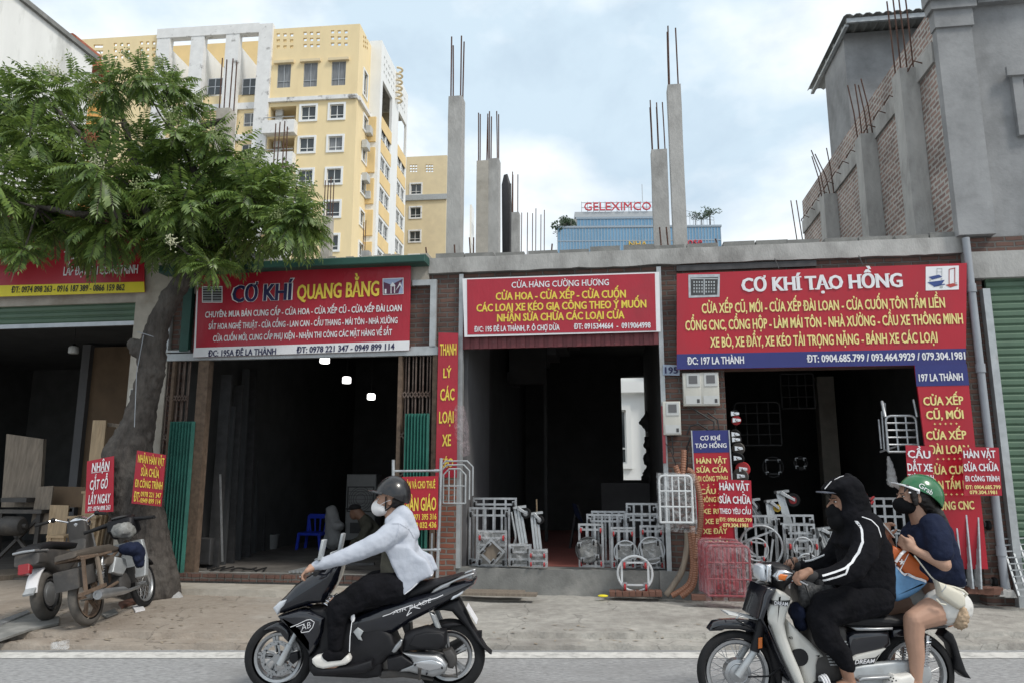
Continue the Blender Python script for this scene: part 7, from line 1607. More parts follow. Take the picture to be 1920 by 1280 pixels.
# right stack of the middle shop
dolly(KB, 300, 285, 700, 925, .50, 'wide trolley frame at the back of the right stack', 4, (.06, .88)); dolly(KB, 245, 320, 690, 925, .38, 'wide slatted trolley in front of the rearmost frame of the right stack', 4, (.86, .1))
dolly(KB, 700, 195, 1065, 930, .46, 'tallest trolley of the right stack, beside the wrapped hanging frame', 3, (.8, .1)); dolly(KB, 690, 310, 1070, 930, .32, 'slatted trolley below the tallest one', 3, (.87, .1))
dolly(KB, 150, 430, 440, 930, .14, 'narrow trolley with red casters left of the round dollies', 2, (.86, .5), (RD, RD), cs=.9)
dolly(KB, 522, 470, 800, 940, .16, 'narrow trolley with red casters behind the middle round dolly', 2, (.90, .45), (RD, RD), cs=.9)
dolly(KB, 855, 450, 1130, 945, .16, 'narrow trolley with red casters next to the brick pier', 2, (.86, .7), (RD, RD), cs=.9)
ring_dolly(KB, 262, 732, 140, .02, 'round wrapped dolly with a dark rim, leftmost of the three round ones on the step', 'II', 'rubber', 'board_grey', 'film_clear', mat='steel_dark', tilt=R(12))
ring_dolly(KB, 690, 760, 130, .03, 'round wrapped dolly in the middle of the three on the step', 'II', 'rubber', 'board_grey', 'film_clear')
ring_dolly(KB, 985, 738, 150, .03, 'round wrapped dolly with a white rim nearest the brick pier', 'II', 'rubber', 'board_grey', 'film_clear', tilt=R(10))
M('white_enamel', (.68, .70, .71), .4, var=.08, scale=10)
ring_dolly(KB, 797, 1003, 198, -.16, 'large white ring dolly standing on the row of red bricks below the step', 'II', RD, mat='white_enamel', t=.014, cs=1.1)
b_ = None
for i in range(8):
    c = F.p(*KB(540 + 76 * i, 1268), -.30 + random.uniform(-.01, .01)); z = c.z
    T = thing('brick', 'red brick in the row under the white ring dolly', 'brick', F, (c.x, c.y, z), 'bricks under the white ring dolly'); MB(F).slab([(c.x - .036, z), (c.x + .036, z), (c.x + .034, z + .056), (c.x - .036, z + .058)], c.y, c.y + .2, .005).build('block', 'loose_brick', T)
T = thing('yellow_rag', 'small yellow rag on the pavement by the bricks', 'rag', F, F.p(*KB(430, 1262), -.3)); b = MB(F); b.ell(F.p(*KB(430, 1256), -.3), .06, .04, .015); b.build('rag', 'strip_yellow', T)
# trolleys of shop 197
dolly(KC, 60, 470, 490, 1200, .30, 'large trolley frame behind the biggest ring at shop 197', 3, (.86, .1)); dolly(KC, 480, 465, 890, 1180, .36, 'large trolley frame behind the driver\'s hands', 3, (.86, .1))
dolly(KC, 560, 560, 900, 1200, .20, 'medium trolley frame with black casters behind the cross-braced ring', 3, (.84, .7), ('rubber', 'rubber'))
dolly(KC, 590, 715, 930, 1240, .08, 'nearest trolley frame behind the motorbike handlebar', 2, (.80,), (RD, RD))
ring_dolly(KC, 318, 800, 222, .10, 'biggest ring dolly with three spokes at shop 197', 'Y', 'rubber', t=.015, cs=1.3); ring_dolly(KC, 272, 830, 118, -.04, 'small ring dolly with red casters in front of the biggest ring', 'II', RD, t=.011, cs=.7, tilt=R(-8))
ring_dolly(KC, 755, 805, 102, .0, 'small ring dolly with square bracing behind the motorbike handlebar', 'S', 'rubber', t=.012, cs=.7); ring_dolly(KC, 330, 1110, 140, -.1, 'ring dolly low down beside the red wrapped frames', 'X', 'rubber', t=.013, cs=.9); ring_dolly(KC, 800, 985, 110, -.05, 'ring dolly lying lowest under the square-braced one', 'X', 'rubber', t=.012, cs=.8)
wheel_handle(KC, (480, 235), (600, 640), (650, 315), 76, .45, 'steel rail with a big red-rimmed wheel behind the trolleys', rim='caster_red'); wheel_handle(KC, (375, 330), (410, 640), (485, 400), 42, .42, 'steel rail with a yellow wheel behind the trolleys', rim='caster_yellow', tyre='caster_yellow'); wheel_handle(KC, (180, 320), (330, 620), (255, 390), 56, .5, 'steel rail with a small black wheel next to the placard')
wheel_handle(KC, (905, 620), (1000, 880), (1010, 655), 32, .3, 'bundle of slanted bars with a pale wheel by the driver\'s elbow')
dolly(KC, 905, 640, 1230, 1200, .42, 'trolley frame mostly hidden behind the driver', 3, (.85, .5, .1)); dolly(KC, 690, 640, 1000, 1210, .50, 'rearmost trolley frame at the middle of the right shop', 4, (.9, .1), mat='steel_grey')
T = dolly(KD, 200, 690, 420, 1180, .15, 'trolley frame between the driver and the passenger', 3, (.9, .78, .3)); dolly(KD, 610, 770, 885, 1195, .05, 'trolley with yellow-hubbed wheels behind the folded lattice bars', 2, (.9, .1), ('rubber', 'rubber'), mat='steel_grey', cs=1.6)
ring_dolly(KD, 365, 930, 60, .1, 'ring dolly half hidden behind the passenger\'s phone', 'S', 'rubber', cs=.7)
T = thing('ribbon', 'red ribbon tied to a trolley behind the driver', 'ribbon', F, F.p(*KD(205, 700), .1)); b = MB(F)
for k in range(7): c = F.p(*KD(205, 700), .1); b.ell(c + Vector((random.uniform(-.06, .06), random.uniform(-.03, .03), random.uniform(-.06, .05))), .035, .01, .016, Matrix.Rotation(random.uniform(0, 3), 3, 'Y'))
b.build('ribbon_loops', RD, T)
def lattice_bar(X0, Xt, Y0, X1, Y1, label):
    T = thing('folded_lattice', label, 'lattice', F, F.p(*KD((X0 + X1) / 2, Y1), -.2), 'folded lattice bars leaning at the right shop'); b = MB(F)
    for q in range(6): b.bar(F.p(*KD(Xt + q * 2.5, Y0 + 4 * q), -.12 - .01 * q), F.p(*KD(X0 + (X1 - X0) * q / 5, Y1), -.2 - .02 * q), .016, .007)
    b.build('bars', 'galvanised', T); b = MB(F)
    for k in range(14):
        for q in range(0, 6, 2): t = (k + .5) / 14; p = F.p(*KD(Xt + q * 2.5, Y0 + 4 * q), -.12 - .01 * q).lerp(F.p(*KD(X0 + (X1 - X0) * q / 5, Y1), -.2 - .02 * q), t); b.ell(p + Vector((0, -.009, 0)), .005, .004, .005, n=6, m=4)
    b.build('rivets', 'chrome', T)
lattice_bar(705, 675, 760, 735, 1192, 'leftmost folded lattice bar, nearest the passenger\'s hair'); lattice_bar(762, 727, 665, 790, 1200, 'middle folded lattice bar of the three'); lattice_bar(800, 800, 682, 835, 1202, 'rightmost folded lattice bar under the far right placard')
def grating(label, q, w, nx_, ny_):
    T = thing('steel_grating', label, 'grating', F, F.p(*KD(*q[2]), w), 'steel gratings leaning at the shutter'); P = [F.p(*KD(*c), w + (.35 if i < 2 else 0)) for i, c in enumerate(q)]; b = MB(F); L_ = lambda a, c, t: a + (c - a) * t
    for i in range(nx_ + 1): b.bar(L_(P[0], P[1], i / nx_), L_(P[3], P[2], i / nx_), .018)
    for j in range(ny_ + 1): b.bar(L_(P[0], P[3], j / ny_) + Vector((0, -.012, 0)), L_(P[1], P[2], j / ny_) + Vector((0, -.012, 0)), .012)
    b.build('bars', 'steel_grey', T)
grating('nearer steel grating leaning at the far right edge', [(920, 855), (1060, 848), (1190, 1235), (1045, 1240)], -.3, 3, 11); grating('steel grating standing behind the nearer one at the right edge', [(895, 880), (930, 872), (995, 1215), (960, 1220)], -.15, 1, 11)
for i, (X, Y, sx) in enumerate(((905, 1225, .2), (860, 1222, .18), (815, 1220, .2), (965, 1235, .11), (1000, 1240, .13))):
    c = F.p(*KD(X, Y), -.25); T = thing('brick' if i < 3 else 'rubble', 'brick under the trolleys by the drainpipe' if i < 3 else 'lump of concrete rubble by the drainpipe', 'brick' if i < 3 else 'rubble', F, c, 'bricks by the drainpipe' if i < 3 else 'rubble by the drainpipe'); b = MB(F)
    b.slab([(c.x - sx / 2, c.z - .02), (c.x + sx / 2, c.z - .02), (c.x + sx / 2 - (i > 2) * .03, c.z + .06), (c.x - sx / 2 + (i > 2) * .02, c.z + .05)], c.y, c.y + .12, .008); b.build('block', 'loose_brick' if i < 3 else 'concrete', T)
# bent tube frames
def bent_frame(K, X0, Y0, X1, Y1, w, label, nv=4, nh=2, mat='galvanised', ch=.12, wrap=None, r=.012, name='tube_frame', cat='frame', grp=None, rnd_=True, bottom=True):
    xm, ym = (X0 + X1) / 2, (Y0 + Y1) / 2; u0, u1 = F.u(*K(X0, ym), w), F.u(*K(X1, ym), w); z0, z1 = F.z(*K(xm, Y1), w), F.z(*K(xm, Y0), w); T = thing(name, label, cat, F, ((u0 + u1) / 2, w, z0), grp); b = MB(F); P = [(u0, z0), (u0, z1 - ch)]
    if rnd_: P += [(u0 + ch * (1 - math.cos(R(a))), z1 - ch + ch * math.sin(R(a))) for a in (30, 60)] + [(u0 + ch, z1), (u1 - ch, z1)] + [(u1 - ch + ch * math.sin(R(a)), z1 - ch + ch * math.cos(R(a))) for a in (30, 60)] + [(u1, z1 - ch), (u1, z0)]
    else: P += [(u0 + ch, z1), (u1 - ch, z1), (u1, z1 - ch), (u1, z0)]
    b.tube([(x, w, z) for x, z in P], r, 8); 
    if bottom: b.tube([(u0, w, z0), (u1, w, z0)], r, 8)
    b.build('outer_tube', mat, T, smooth=40); b = MB(F)
    for i in range(nv): x = u0 + (u1 - u0) * (i + 1) / (nv + 1); b.tube([(x, w, z0), (x, w, z1 - (0 if ch * 1.02 < x - u0 < u1 - u0 - ch * 1.02 else ch * .3))], r * .75, 6)
    for j in range(nh): z = z0 + (z1 - z0) * (j + 1) / (nh + 1); b.tube([(u0, w, z), (u1, w, z)], r * .8, 6)
    b.build('inner_bars', mat, T)
    if wrap: wrapsheet(F, u0 - .03, u1 + .04, z0 - .12, z1 + .02, w - .02, T, wrap, .08)
    return T
K8 = crop(800, 860, 3.84)
for i, (X0, Y0, X1, Y1, w) in enumerate(((120, 70, 280, 318, -.36), (105, 42, 308, 290, -.31), (95, 14, 332, 262, -.26))): bent_frame(K8, X0, Y0, X1, Y1, w, ('front', 'middle', 'rear')[i] + ' one of the three nested tube frames hanging by the scaffold', 3 if i == 0 else 0, 1 if i == 0 else 0, ch=.07, rnd_=False, grp='nested tube frames by the scaffold', mat='steel_grey', r=.011, bottom=i == 0)
bent_frame(K8, 1678, 118, 1912, 455, -.42, 'steel frame in clear plastic hanging on the brick pier', 4, 2, 'white_enamel', .05, 'film_clear', r=.013, grp=None)
KR = crop(1230, 800, 3.88)
bent_frame(KR, 372, 866, 684, 1228, -.62, 'nearest red frame wrapped in clear film leaning below the boards', 5, 2, 'frame_red', .05, 'film_pink', r=.014); bent_frame(KR, 345, 840, 640, 1205, -.52, 'middle red frame wrapped in clear film', 4, 1, 'frame_red', .05, 'film_pink', r=.014); bent_frame(KR, 318, 815, 605, 1190, -.44, 'rearmost red frame wrapped in clear film', 4, 1, 'frame_red', .05, 'film_pink', r=.014)
for i, (X, Y, l_) in enumerate(((455, 1262, .12), (600, 1268, .2), (330, 1262, .2))): c = F.p(*KR(X, Y), -.62); T = thing('brick', ('half brick', 'whole brick', 'dusty brick')[i] + ' under the red wrapped frames', 'brick', F, c); MB(F).slab([(c.x - l_ / 2, c.z), (c.x + l_ / 2, c.z), (c.x + l_ / 2, c.z + .06), (c.x - l_ / 2, c.z + .06)], c.y, c.y + .1, .006).build('block', 'loose_brick', T)
KE = crop(1360, 700, 4.922)
T = bent_frame(KE, 1490, 388, 1770, 720, -.05, 'galvanised rack frame hanging at the right of the right shop', 2, 4, 'galvanised', .06, r=.014); u, z = F.uz(*KE(1440, 260), .1)
b = MB(F)
for q in range(3): b.tube([F.p(*KE(1415 + 28 * q, 420 - 75 * q), .25 - .08 * q), F.p(*KE(1440 + 28 * q, 690 + 12 * q), .25 - .08 * q)], .012, 8)
b.tube([F.p(*KE(1445, 255), .05), F.p(*KE(1475, 400), -.05)], .018, 8); b.tube([F.p(*KE(1735, 240), .05), F.p(*KE(1768, 400), -.05)], .014, 8); b.tube([F.p(*KE(1430, 720), .2), F.p(*KE(1640, 650), -.05)], .012, 8); b.build('side_tubes', 'galvanised', T, smooth=40)
bent_frame(KE, 92, 264, 510, 660, 2.2, 'dark tube rack on the side wall of the right shop', 3, 3, 'steel_dark', .06, r=.012); bent_frame(KE, 515, 0, 820, 320, 2.6, 'dark tube rack wrapped in film deep in the right shop', 3, 2, 'steel_dark', .03, r=.014)
for i, (X, Y, r) in enumerate(((440, 860, 95), (695, 825, 62))): ring_dolly(KE, X, Y, r, 2.4, ('large', 'small')[i] + ' dark ring dolly hung deep in the right shop', 'S', 'rubber', mat='steel_dark')
for i, (X, Y, mt) in enumerate(((85, 370, 'rubber'), (100, 430, 'caster_red'), (90, 560, 'rubber'), (95, 610, 'rubber'), (120, 690, 'rubber_dusty'), (110, 780, 'rubber'), (160, 880, 'caster_red'), (140, 945, 'rubber_dusty'))):
    c = F.p(*KE(X, Y), .12); T = thing('caster', ('topmost', 'second', 'third', 'fourth', 'fifth', 'sixth', 'second lowest', 'lowest')[i] + ' in the column of loose casters hanging by the boards', 'caster', F, c, 'loose casters hanging by the narrow board'); r = .055 + .006 * i; b = MB(F); b.lathe(c, (.3, 1, .2 * (i % 3)), [(-.018, r * .4), (-.018, r * .9), (0, r), (.018, r * .9), (.018, r * .4)], 18); b.build('wheel', mt, T, smooth=50); b = MB(F); b.slab([(c.x - .05, c.z - .03), (c.x + .05, c.z - .015), (c.x + .05, c.z + .015), (c.x - .05, c.z + .03)], c.y - .035, c.y - .02, .006); b.ell(c + Vector((0, -.03, 0)), .02, .015, .02); b.build('bracket', 'chrome', T)
T = thing('plastic_bag', 'pale plastic bag hanging below the galvanised rack', 'bag', F, F.p(*KE(1530, 1030), .1)); b = MB(F); b.limb([F.p(*KE(1505, 770), .1), F.p(*KE(1530, 900), .1), F.p(*KE(1540, 1000), .1)], [.02, .045, .06], 10); b.organic('bag_skin', 'sack_white', T, .012, 2, .5, .03, .03)
# scaffold frame with the placard, planks, hoses, meters
KS = crop(440, 880, 3.2); T = thing('scaffold_frame', 'galvanised scaffold ladder frame standing beside the brick pier', 'scaffold', F, F.p(*KS(1220, 655), -.5)); b = MB(F)
for X0, Y0, X1, Y1 in ((952, -60, 952, 640), (1240, -70, 1215, 655)): b.tube([F.p(*KS(X0, Y0), -.5), F.p(*KS(X1, Y1), -.5)], .021, 10)
b.build('upright', 'galvanised', T, smooth=40)
for Y in (8, 482): b = MB(F); b.tube([F.p(*KS(955, Y), -.5), F.p(*KS(1236, Y - 3), -.5)], .015, 8); p = F.p(*KS(1236, Y - 3), -.5); b.tube([p, p - Vector((.08, 0, 0))], .02, 8); b.build('rung', 'galvanised', T, smooth=40)
b = MB(F); b.tube([F.p(*KS(1185, 380), -.46), F.p(*KS(1178, 640), -.46)], .014, 8); b.build('inner_tube', 'galvanised', T)
T = thing('plastic_bag', 'clear plastic covered bundle hanging beside the red vertical banner', 'bag', F, F.p(870, 850, -.25)); b = MB(F); b.limb([F.p(862, 770, -.25), F.p(866, 810, -.25), F.p(872, 845, -.25)], [.07, .085, .06], 12); b.organic('bag_skin', 'film_pink', T, .012, 2, .5, .06, .04)
T = thing('plank', 'upper of the two pale planks lying below the middle step', 'plank', F, F.p(930, 1108, -.3)); MB(F).box(F.p(862, 1112, -.42), F.p(985, 1105, -.28)).build('board', 'plank_old', T); T = thing('plank', 'lower longer plank lying on the pavement below the middle step', 'plank', F, F.p(930, 1114, -.5)); MB(F).box(F.p(860, 1115, -.6), F.p(1008, 1109, -.44)).build('board', 'plank_old', T)
KH = crop(1230, 800, 3.88)
for i, (pts, r, mt) in enumerate((([(228, 760), (225, 880), (190, 1040), (120, 1160), (70, 1225)], .036, 'plank_old'), ([(245, 760), (262, 900), (265, 1040), (230, 1150), (110, 1228)], .034, 'pvc_orange'), ([(262, 720), (285, 900), (285, 1050), (262, 1160), (180, 1235)], .036, 'pvc_orange'), ([(225, 310), (260, 330), (300, 420), (325, 560), (322, 720), (300, 830), (290, 960)], .036, 'pvc_orange'), ([(203, 165), (200, 260), (192, 350)], .034, 'pvc_orange'), ([(140, 280), (165, 345)], .034, 'pvc_orange'))):
    T = thing('conduit', ('dusty brown hose curving to the ground by the pier', 'orange ribbed hose spreading widest at the pier foot', 'outer orange hose reaching the ground by the red frames', 'orange ribbed hose running behind the wrapped steel frame', 'short upright orange conduit under the single meter box', 'short slanted orange conduit end on the pier')[i], 'hose', F, F.p(*KH(*pts[-1]), -.2)); P = [F.p(*KH(*p), -.25 - .02 * i) for p in pts]; fine = []
    for k in range(len(P) - 1):
        m_ = max(2, int((P[k + 1] - P[k]).length / .012))
        for q in range(m_): t = q / m_; a0 = P[max(k - 1, 0)]; a3 = P[min(k + 2, len(P) - 1)]; fine.append(.5 * ((2 * P[k]) + (P[k + 1] - a0) * t + (2 * a0 - 5 * P[k] + 4 * P[k + 1] - a3) * t * t + (-a0 + 3 * P[k] - 3 * P[k + 1] + a3) * t ** 3))
    MB(F).tube(fine, [r * (1 if q % 2 else .86) if i else r for q in range(len(fine))], 10).build('hose', mt, T, smooth=25 if i else 60)
KM = crop(1220, 680, 5.817)
for i, (X0, Y0, X1, Y1, lb) in enumerate(((362, 104, 548, 468, 'left one of the paired electric meter boxes'), (555, 98, 740, 466, 'right one of the paired electric meter boxes'), (140, 416, 322, 786, 'single lower electric meter box by the door post'))):
    a, c = F.p(*KM(X0, Y1), -.13), F.p(*KM(X1, Y0), -.13); T = thing('electric_meter', lb, 'meter box', F, ((a.x + c.x) / 2, -.13, a.z)); H_ = c.z - a.z; Wd = c.x - a.x
    MB(F).slab([(a.x, a.z), (c.x, a.z), (c.x, c.z), (a.x, c.z)], -.13, -.02, .015, 3).build('case', 'meter_box', T, smooth=40); MB(F).box((a.x + Wd * .2, -.137, c.z - H_ * .42), (c.x - Wd * .08, -.129, c.z - H_ * .03)).build('front_plate', 'plastic_white', T); MB(F).box((a.x + Wd * .32, -.141, c.z - H_ * .33), (c.x - Wd * .22, -.136, c.z - H_ * .09)).build('meter_window', 'interior_pale', T); b = MB(F); b.box((a.x + Wd * .12, -.137, a.z + H_ * .05), (c.x - Wd * .05, -.129, a.z + H_ * .3)); b.build('terminal_cover', 'plastic_white', T)
    b = MB(F); b.box((a.x + Wd * .72, -.140, a.z + H_ * .09), (a.x + Wd * .86, -.136, a.z + H_ * .2)); b.build('seal', 'steel_dark', T)
for i, (pts, lb) in enumerate((([(430, 480), (560, 560), (690, 640), (690, 720), (560, 750), (430, 820), (395, 920), (395, 1150)], 'thick black cable looping from the meters down to the hoses'), ([(620, 540), (730, 620), (745, 730), (650, 745), (520, 660), (430, 690), (395, 780)], 'second black cable loop above the narrow board'), ([(235, 790), (240, 900), (250, 1000)], 'thin wire below the single meter box'), ([(150, 860), (220, 950), (265, 1080), (290, 1180)], 'black cable from the red bar to the hoses'))):
    T = thing('cable', lb, 'cable', F, F.p(*KM(*pts[-1]), -.08)); MB(F).tube([F.p(*KM(*p), -.09 - .01 * (k % 2)) for k, p in enumerate(pts)], .010 if i < 2 else .006, 7).build('wire', 'cable_black', T, smooth=60)
# ================================================================ INSIDE THE SHOPS
def lamp(px, py, wpx, w, ztop, label, lit=True, fr=F):
    c = fr.p(px, py, w); r = (fr.u(px + wpx / 2, py, w) - fr.u(px - wpx / 2, py, w)) * .45; T = thing('hanging_bulb', label, 'lamp', fr, c); b = MB(fr)
    b.lathe(c, (0, 0, 1), [(-r * .75, r * .85), (-r * .6, r), (r * .5, r), (r * .75, r * .8)], 18); b.build('bulb', 'bulb' if lit else 'plastic_white', T, smooth=50); b = MB(fr); b.lathe(c + Vector((0, 0, r * .75)), (0, 0, 1), [(0, r * .55), (r * .5, r * .3)], 12); b.build('cap', 'matt_black', T); MB(fr).tube([c + Vector((0, 0, r)), (c.x, c.y, ztop)], .004, 5).build('cord', 'cable_black', T)
for i, (x, y, wp, w) in enumerate(((609, 674, 19, .6), (650, 712, 17, 1.8), (696, 743, 16, 2.6))): lamp(x, y, wp, w, zBB - .05, ('highest lit white bulb, just under the left banner', 'middle lit white bulb in the left folding-gate shop', 'lowest lit white bulb in the left folding-gate shop')[i])
lamp(138, 656, 18, 1.0, zhA + .3, 'unlit white bulb hanging in the wood shop', False); lamp(1590, 685, 13, 1.2, zBB - .05, 'lit bulb peeping out under the big board of the right shop')
M('steel_sheet', (.10, .105, .11), .55, metal=.3, var=.3, scale=4, stretch=(1, 1, .3), rgb2=(.06, .045, .04), w2=(.5, .7), s2=3)
for i, (X0, X1, Yt, w) in enumerate(((392, 412, 700, .5), (413, 424, 760, .8), (424, 440, 720, 1.0), (440, 452, 690, 1.4), (452, 470, 690, 1.8), (470, 480, 720, 2.4), (480, 497, 735, 2.8))):
    u0, u1 = F.u(X0, 1000, w), F.u(X1, 1000, w); zt_ = F.z(X0, Yt, w); T = thing('steel_sheet', ('first', 'second', 'third', 'fourth', 'fifth', 'sixth', 'seventh')[i] + ' tall steel sheet from the left folding gate inward', 'steel sheet', F, (u0, w, zfB), 'steel sheets leaning on the left wall')
    b = MB(F); o_ = -.05 - .02 * i; b.hexa([(u0, w, zfB), (u1, w, zfB), (u1, w + .05, zfB), (u0, w + .05, zfB)], [(u0 + o_, w + .12, zt_), (u1 + o_, w + .12, zt_), (u1 + o_, w + .17, zt_), (u0 + o_, w + .17, zt_)]); b.build('sheet', 'steel_sheet' if i % 2 else 'steel_dark', T)
T = thing('aluminium_strip', 'bright thin metal strip leaning by the left folding gate', 'strip', F, F.p(416, 1050, .45)); MB(F).bar(F.p(417, 1052, .4), F.p(413, 888, .44), .025, .012).build('strip', 'galvanised', T)
# blue chair
w = F.uw(577, 1030, zfB)[1]; c0, c1 = F.uz(556, 1030, w), F.uz(598, 1030, w); T = thing('plastic_chair', 'blue plastic stool-like chair inside the left folding-gate shop', 'chair', F, ((c0[0] + c1[0]) / 2, w, zfB)); u0, u1 = c0[0], c1[0]; zs = F.z(577, 1000, w); b = MB(F)
b.slab([(u0, zs - .03), (u1, zs - .03), (u1, zs + .02), (u0, zs + .02)], w, w + .38, .015); b.build('seat', 'plastic_blue', T)
for x, y in ((u0 + .02, w + .02), (u1 - .02, w + .02), (u0 + .03, w + .36), (u1 - .03, w + .36)): MB(F).bar((x + (.03 if x < (u0 + u1) / 2 else -.03) * -1, y, zfB), (x, y, zs), .045, .03).build('leg', 'plastic_blue', T)
b = MB(F); zt_ = F.z(577, 962, w + .4)
b.slab([(u0, zs), (u0 + .05, zs), (u0 + .06, zt_ - .08), (u1 - .06, zt_ - .08), (u1 - .05, zs), (u1, zs), (u1 - .01, zt_ - .04), (u1 - .05, zt_), (u0 + .05, zt_), (u0 + .01, zt_ - .04)], w + .37, w + .40, .01)
for q in range(4): x = u0 + (u1 - u0) * (q + 1) / 5; b.bar((x, w + .385, zs), (x + (x - (u0 + u1) / 2) * .3, w + .385, zt_ - .08), .025, .012)
b.build('backrest', 'plastic_blue', T)
# air cooler, sack, bucket, seated man
w = 3.4; a, c = F.p(645, 1012, w), F.p(706, 888, w); T = thing('air_cooler', 'tall pale air cooler with a round grille behind the seated man', 'cooler', F, (a.x, w, a.z)); M('cooler_grey', (.22, .225, .225), .5, var=.1)
MB(F).slab([(a.x, a.z), (c.x, a.z), (c.x, c.z), (a.x, c.z)], w, w + .35, .03, 3).build('case', 'cooler_grey', T); b = MB(F); m_ = Vector(((a.x + c.x) / 2, w - .004, a.z + (c.z - a.z) * .62)); r = (c.x - a.x) * .40
b.frame(a.x + .03, c.x - .03, m_.z - r, m_.z + r, w - .012, w - .001, .02); [b.ring(m_, r * k / 5, .004, (0, 1, 0), 24, 5) for k in (2, 3, 4, 4.8)]; [b.bar((m_.x - r, m_.y, m_.z + r * q), (m_.x + r, m_.y, m_.z + r * q), .006) for q in (-.6, -.3, 0, .3, .6)]; b.build('grille', 'steel_dark', T); MB(F).box((a.x + .1, w - .008, a.z + .12), (c.x - .1, w - .001, a.z + .3)).build('control_panel', 'steel_dark', T)
T = thing('sack', 'grey-white sack pile between the blue chair and the cooler', 'sack', F, F.p(625, 1025, 3.3)); b = MB(F); b.limb([F.p(625, 1012, 3.3), F.p(624, 985, 3.3), F.p(622, 958, 3.3)], [.16, .13, .11], 12); b.ell(F.p(632, 985, 3.25), .13, .12, .08); b.organic('sack_body', 'sack_white', T, .02, 3, .5, .05, .08)
T = thing('bucket', 'dusty white bucket inside the left folding-gate shop', 'bucket', F, F.p(507, 1034, 3.2)); c = F.p(507, 1034, 3.2); MB(F).lathe(c, (0, 0, 1), [(0, .10), (.28, .13), (.30, .135), (.30, .12), (.05, .09)], 18).build('pail', 'cooler_grey', T, smooth=40)
T = thing('person', 'man in dark clothes and cap sitting bent forward inside the shop', 'person', F, F.p(695, 1040, 2.6)); PW = lambda x, y, q=0: F.p(x, y, 2.6 + q); b = MB(F)
b.limb([PW(668, 958), PW(682, 972), PW(700, 1000), PW(708, 1032)], [.085, .08, .15, .17], 12); b.ell(PW(664, 962), .075, .075, .10)
for s_ in (-.16, .16): b.limb([PW(690, 985, s_), PW(678, 1010, s_ * 1.3), PW(660, 1018, s_ * .8)], [.065, .055, .04], 10); b.limb([PW(705, 1036, s_), PW(668, 1020, s_), PW(664, 1058, s_)], [.09, .08, .06], 10)
b.organic('body', 'skin_tan', T, .014, 3, .5); b = MB(F); b.limb([PW(684, 976), PW(700, 1000), PW(708, 1032)], [.11, .17, .19], 12)
for s_ in (-.16, .16): b.limb([PW(690, 985, s_), PW(678, 1010, s_ * 1.3), PW(664, 1016, s_ * .85)], [.085, .075, .06], 10); b.limb([PW(705, 1036, s_), PW(668, 1020, s_), PW(664, 1052, s_)], [.11, .10, .08], 10)
b.organic('clothes', 'cloth_olive', T, .016, 3, .5, .03, .07); b = MB(F); b.ell(PW(666, 950), .10, .10, .055); b.ell(PW(655, 953), .09, .08, .012); b.organic('cap', 'cloth_dark', T, .01, 2)
T = thing('ribbed_mat', 'ribbed dark steel mat lying on the threshold', 'mat', F, F.p(570, 1050, .3)); b = MB(F)
for q in range(9): u = F.u(548, 1060, .1) + .052 * q; b.bar((u, .02, zfB + .02), (u + .06, .75, zfB + .02), .022)
b.build('ribs', 'steel_grey', T)
T = thing('welding_machine', 'dark box of a welding machine by the left folding gate', 'machine', F, F.p(380, 1060, .4)); a, c = F.p(368, 1058, .4), F.p(396, 1008, .4); MB(F).slab([(a.x, a.z), (c.x, a.z), (c.x, c.z), (a.x, c.z)], .4, .75, .02).build('case', 'steel_dark', T); b = MB(F); b.ring(((a.x + c.x) / 2, .5, c.z), .07, .008, (0, 1, 0), 14, 6, (0, 180), (1, 0, 0)); b.build('carry_handle', 'cable_black', T)
T = thing('cable', 'tangle of dark welding cable on the shop floor', 'cable', F, F.p(430, 1058, .4)); b = MB(F); b.tube([Vector((F.u(400, 1058, .4) + .04 * k, .25 + .12 * math.sin(k * 1.7), zfB + .012 + .01 * (k % 3))) for k in range(22)], .010, 6); b.build('wire', 'cable_black', T)
T = thing('steel_bar', 'flat steel bar lying on the floor behind the scooter rider', 'bar', F, F.p(650, 1056, .5)); MB(F).bar(F.p(590, 1057, .5), F.p(702, 1056, .5), .05, .03).build('bar', 'steel_dark', T)
b = MB(F); w = DEP - .06; b.frame(F.u(582, 900, w), F.u(612, 900, w), zfB, F.z(600, 835, w), w, DEP - .01, .06); b.build('inner_door_frame', 'interior_pale', sh); b = MB(F); b.frame(F.u(532, 780, w), F.u(618, 780, w), F.z(575, 825, w), F.z(575, 755, w), w, DEP - .01, .05); b.build('inner_window_frame', 'interior_pale', sh)
# middle shop: junk against the back window, blue tarp, fan
T = thing('junk_pile', 'black heap of junk silhouetted against the bright back window', 'junk', F, F.p(1222, 900, 5.2)); b = MB(F); PJ = lambda x, y: F.p(x, y, 5.2)
for x, y, r in ((1228, 890, .22), (1222, 860, .16), (1226, 830, .20), (1234, 800, .14), (1236, 780, .10), (1215, 895, .12)): b.ell(PJ(x, y), r, r * .8, r, n=10, m=7)
b.slab([F.uz(1197, 792, 5.2), F.uz(1212, 770, 5.2), F.uz(1232, 795, 5.2), F.uz(1217, 812, 5.2)], 5.18, 5.24, .01); b.organic('heap', 'steel_dark', T, .03, 1, .5, .08, .07)
a = F.p(1140, 1040, 5); T = thing('workbench', 'grey masonry bench under the back window', 'bench', F, (a.x, 5, zfC)); MB(F).box((a.x - .1, 5, zfC), (uC1, 5.7, F.z(1180, 905, 5))).build('bench', 'interior_pale', T)
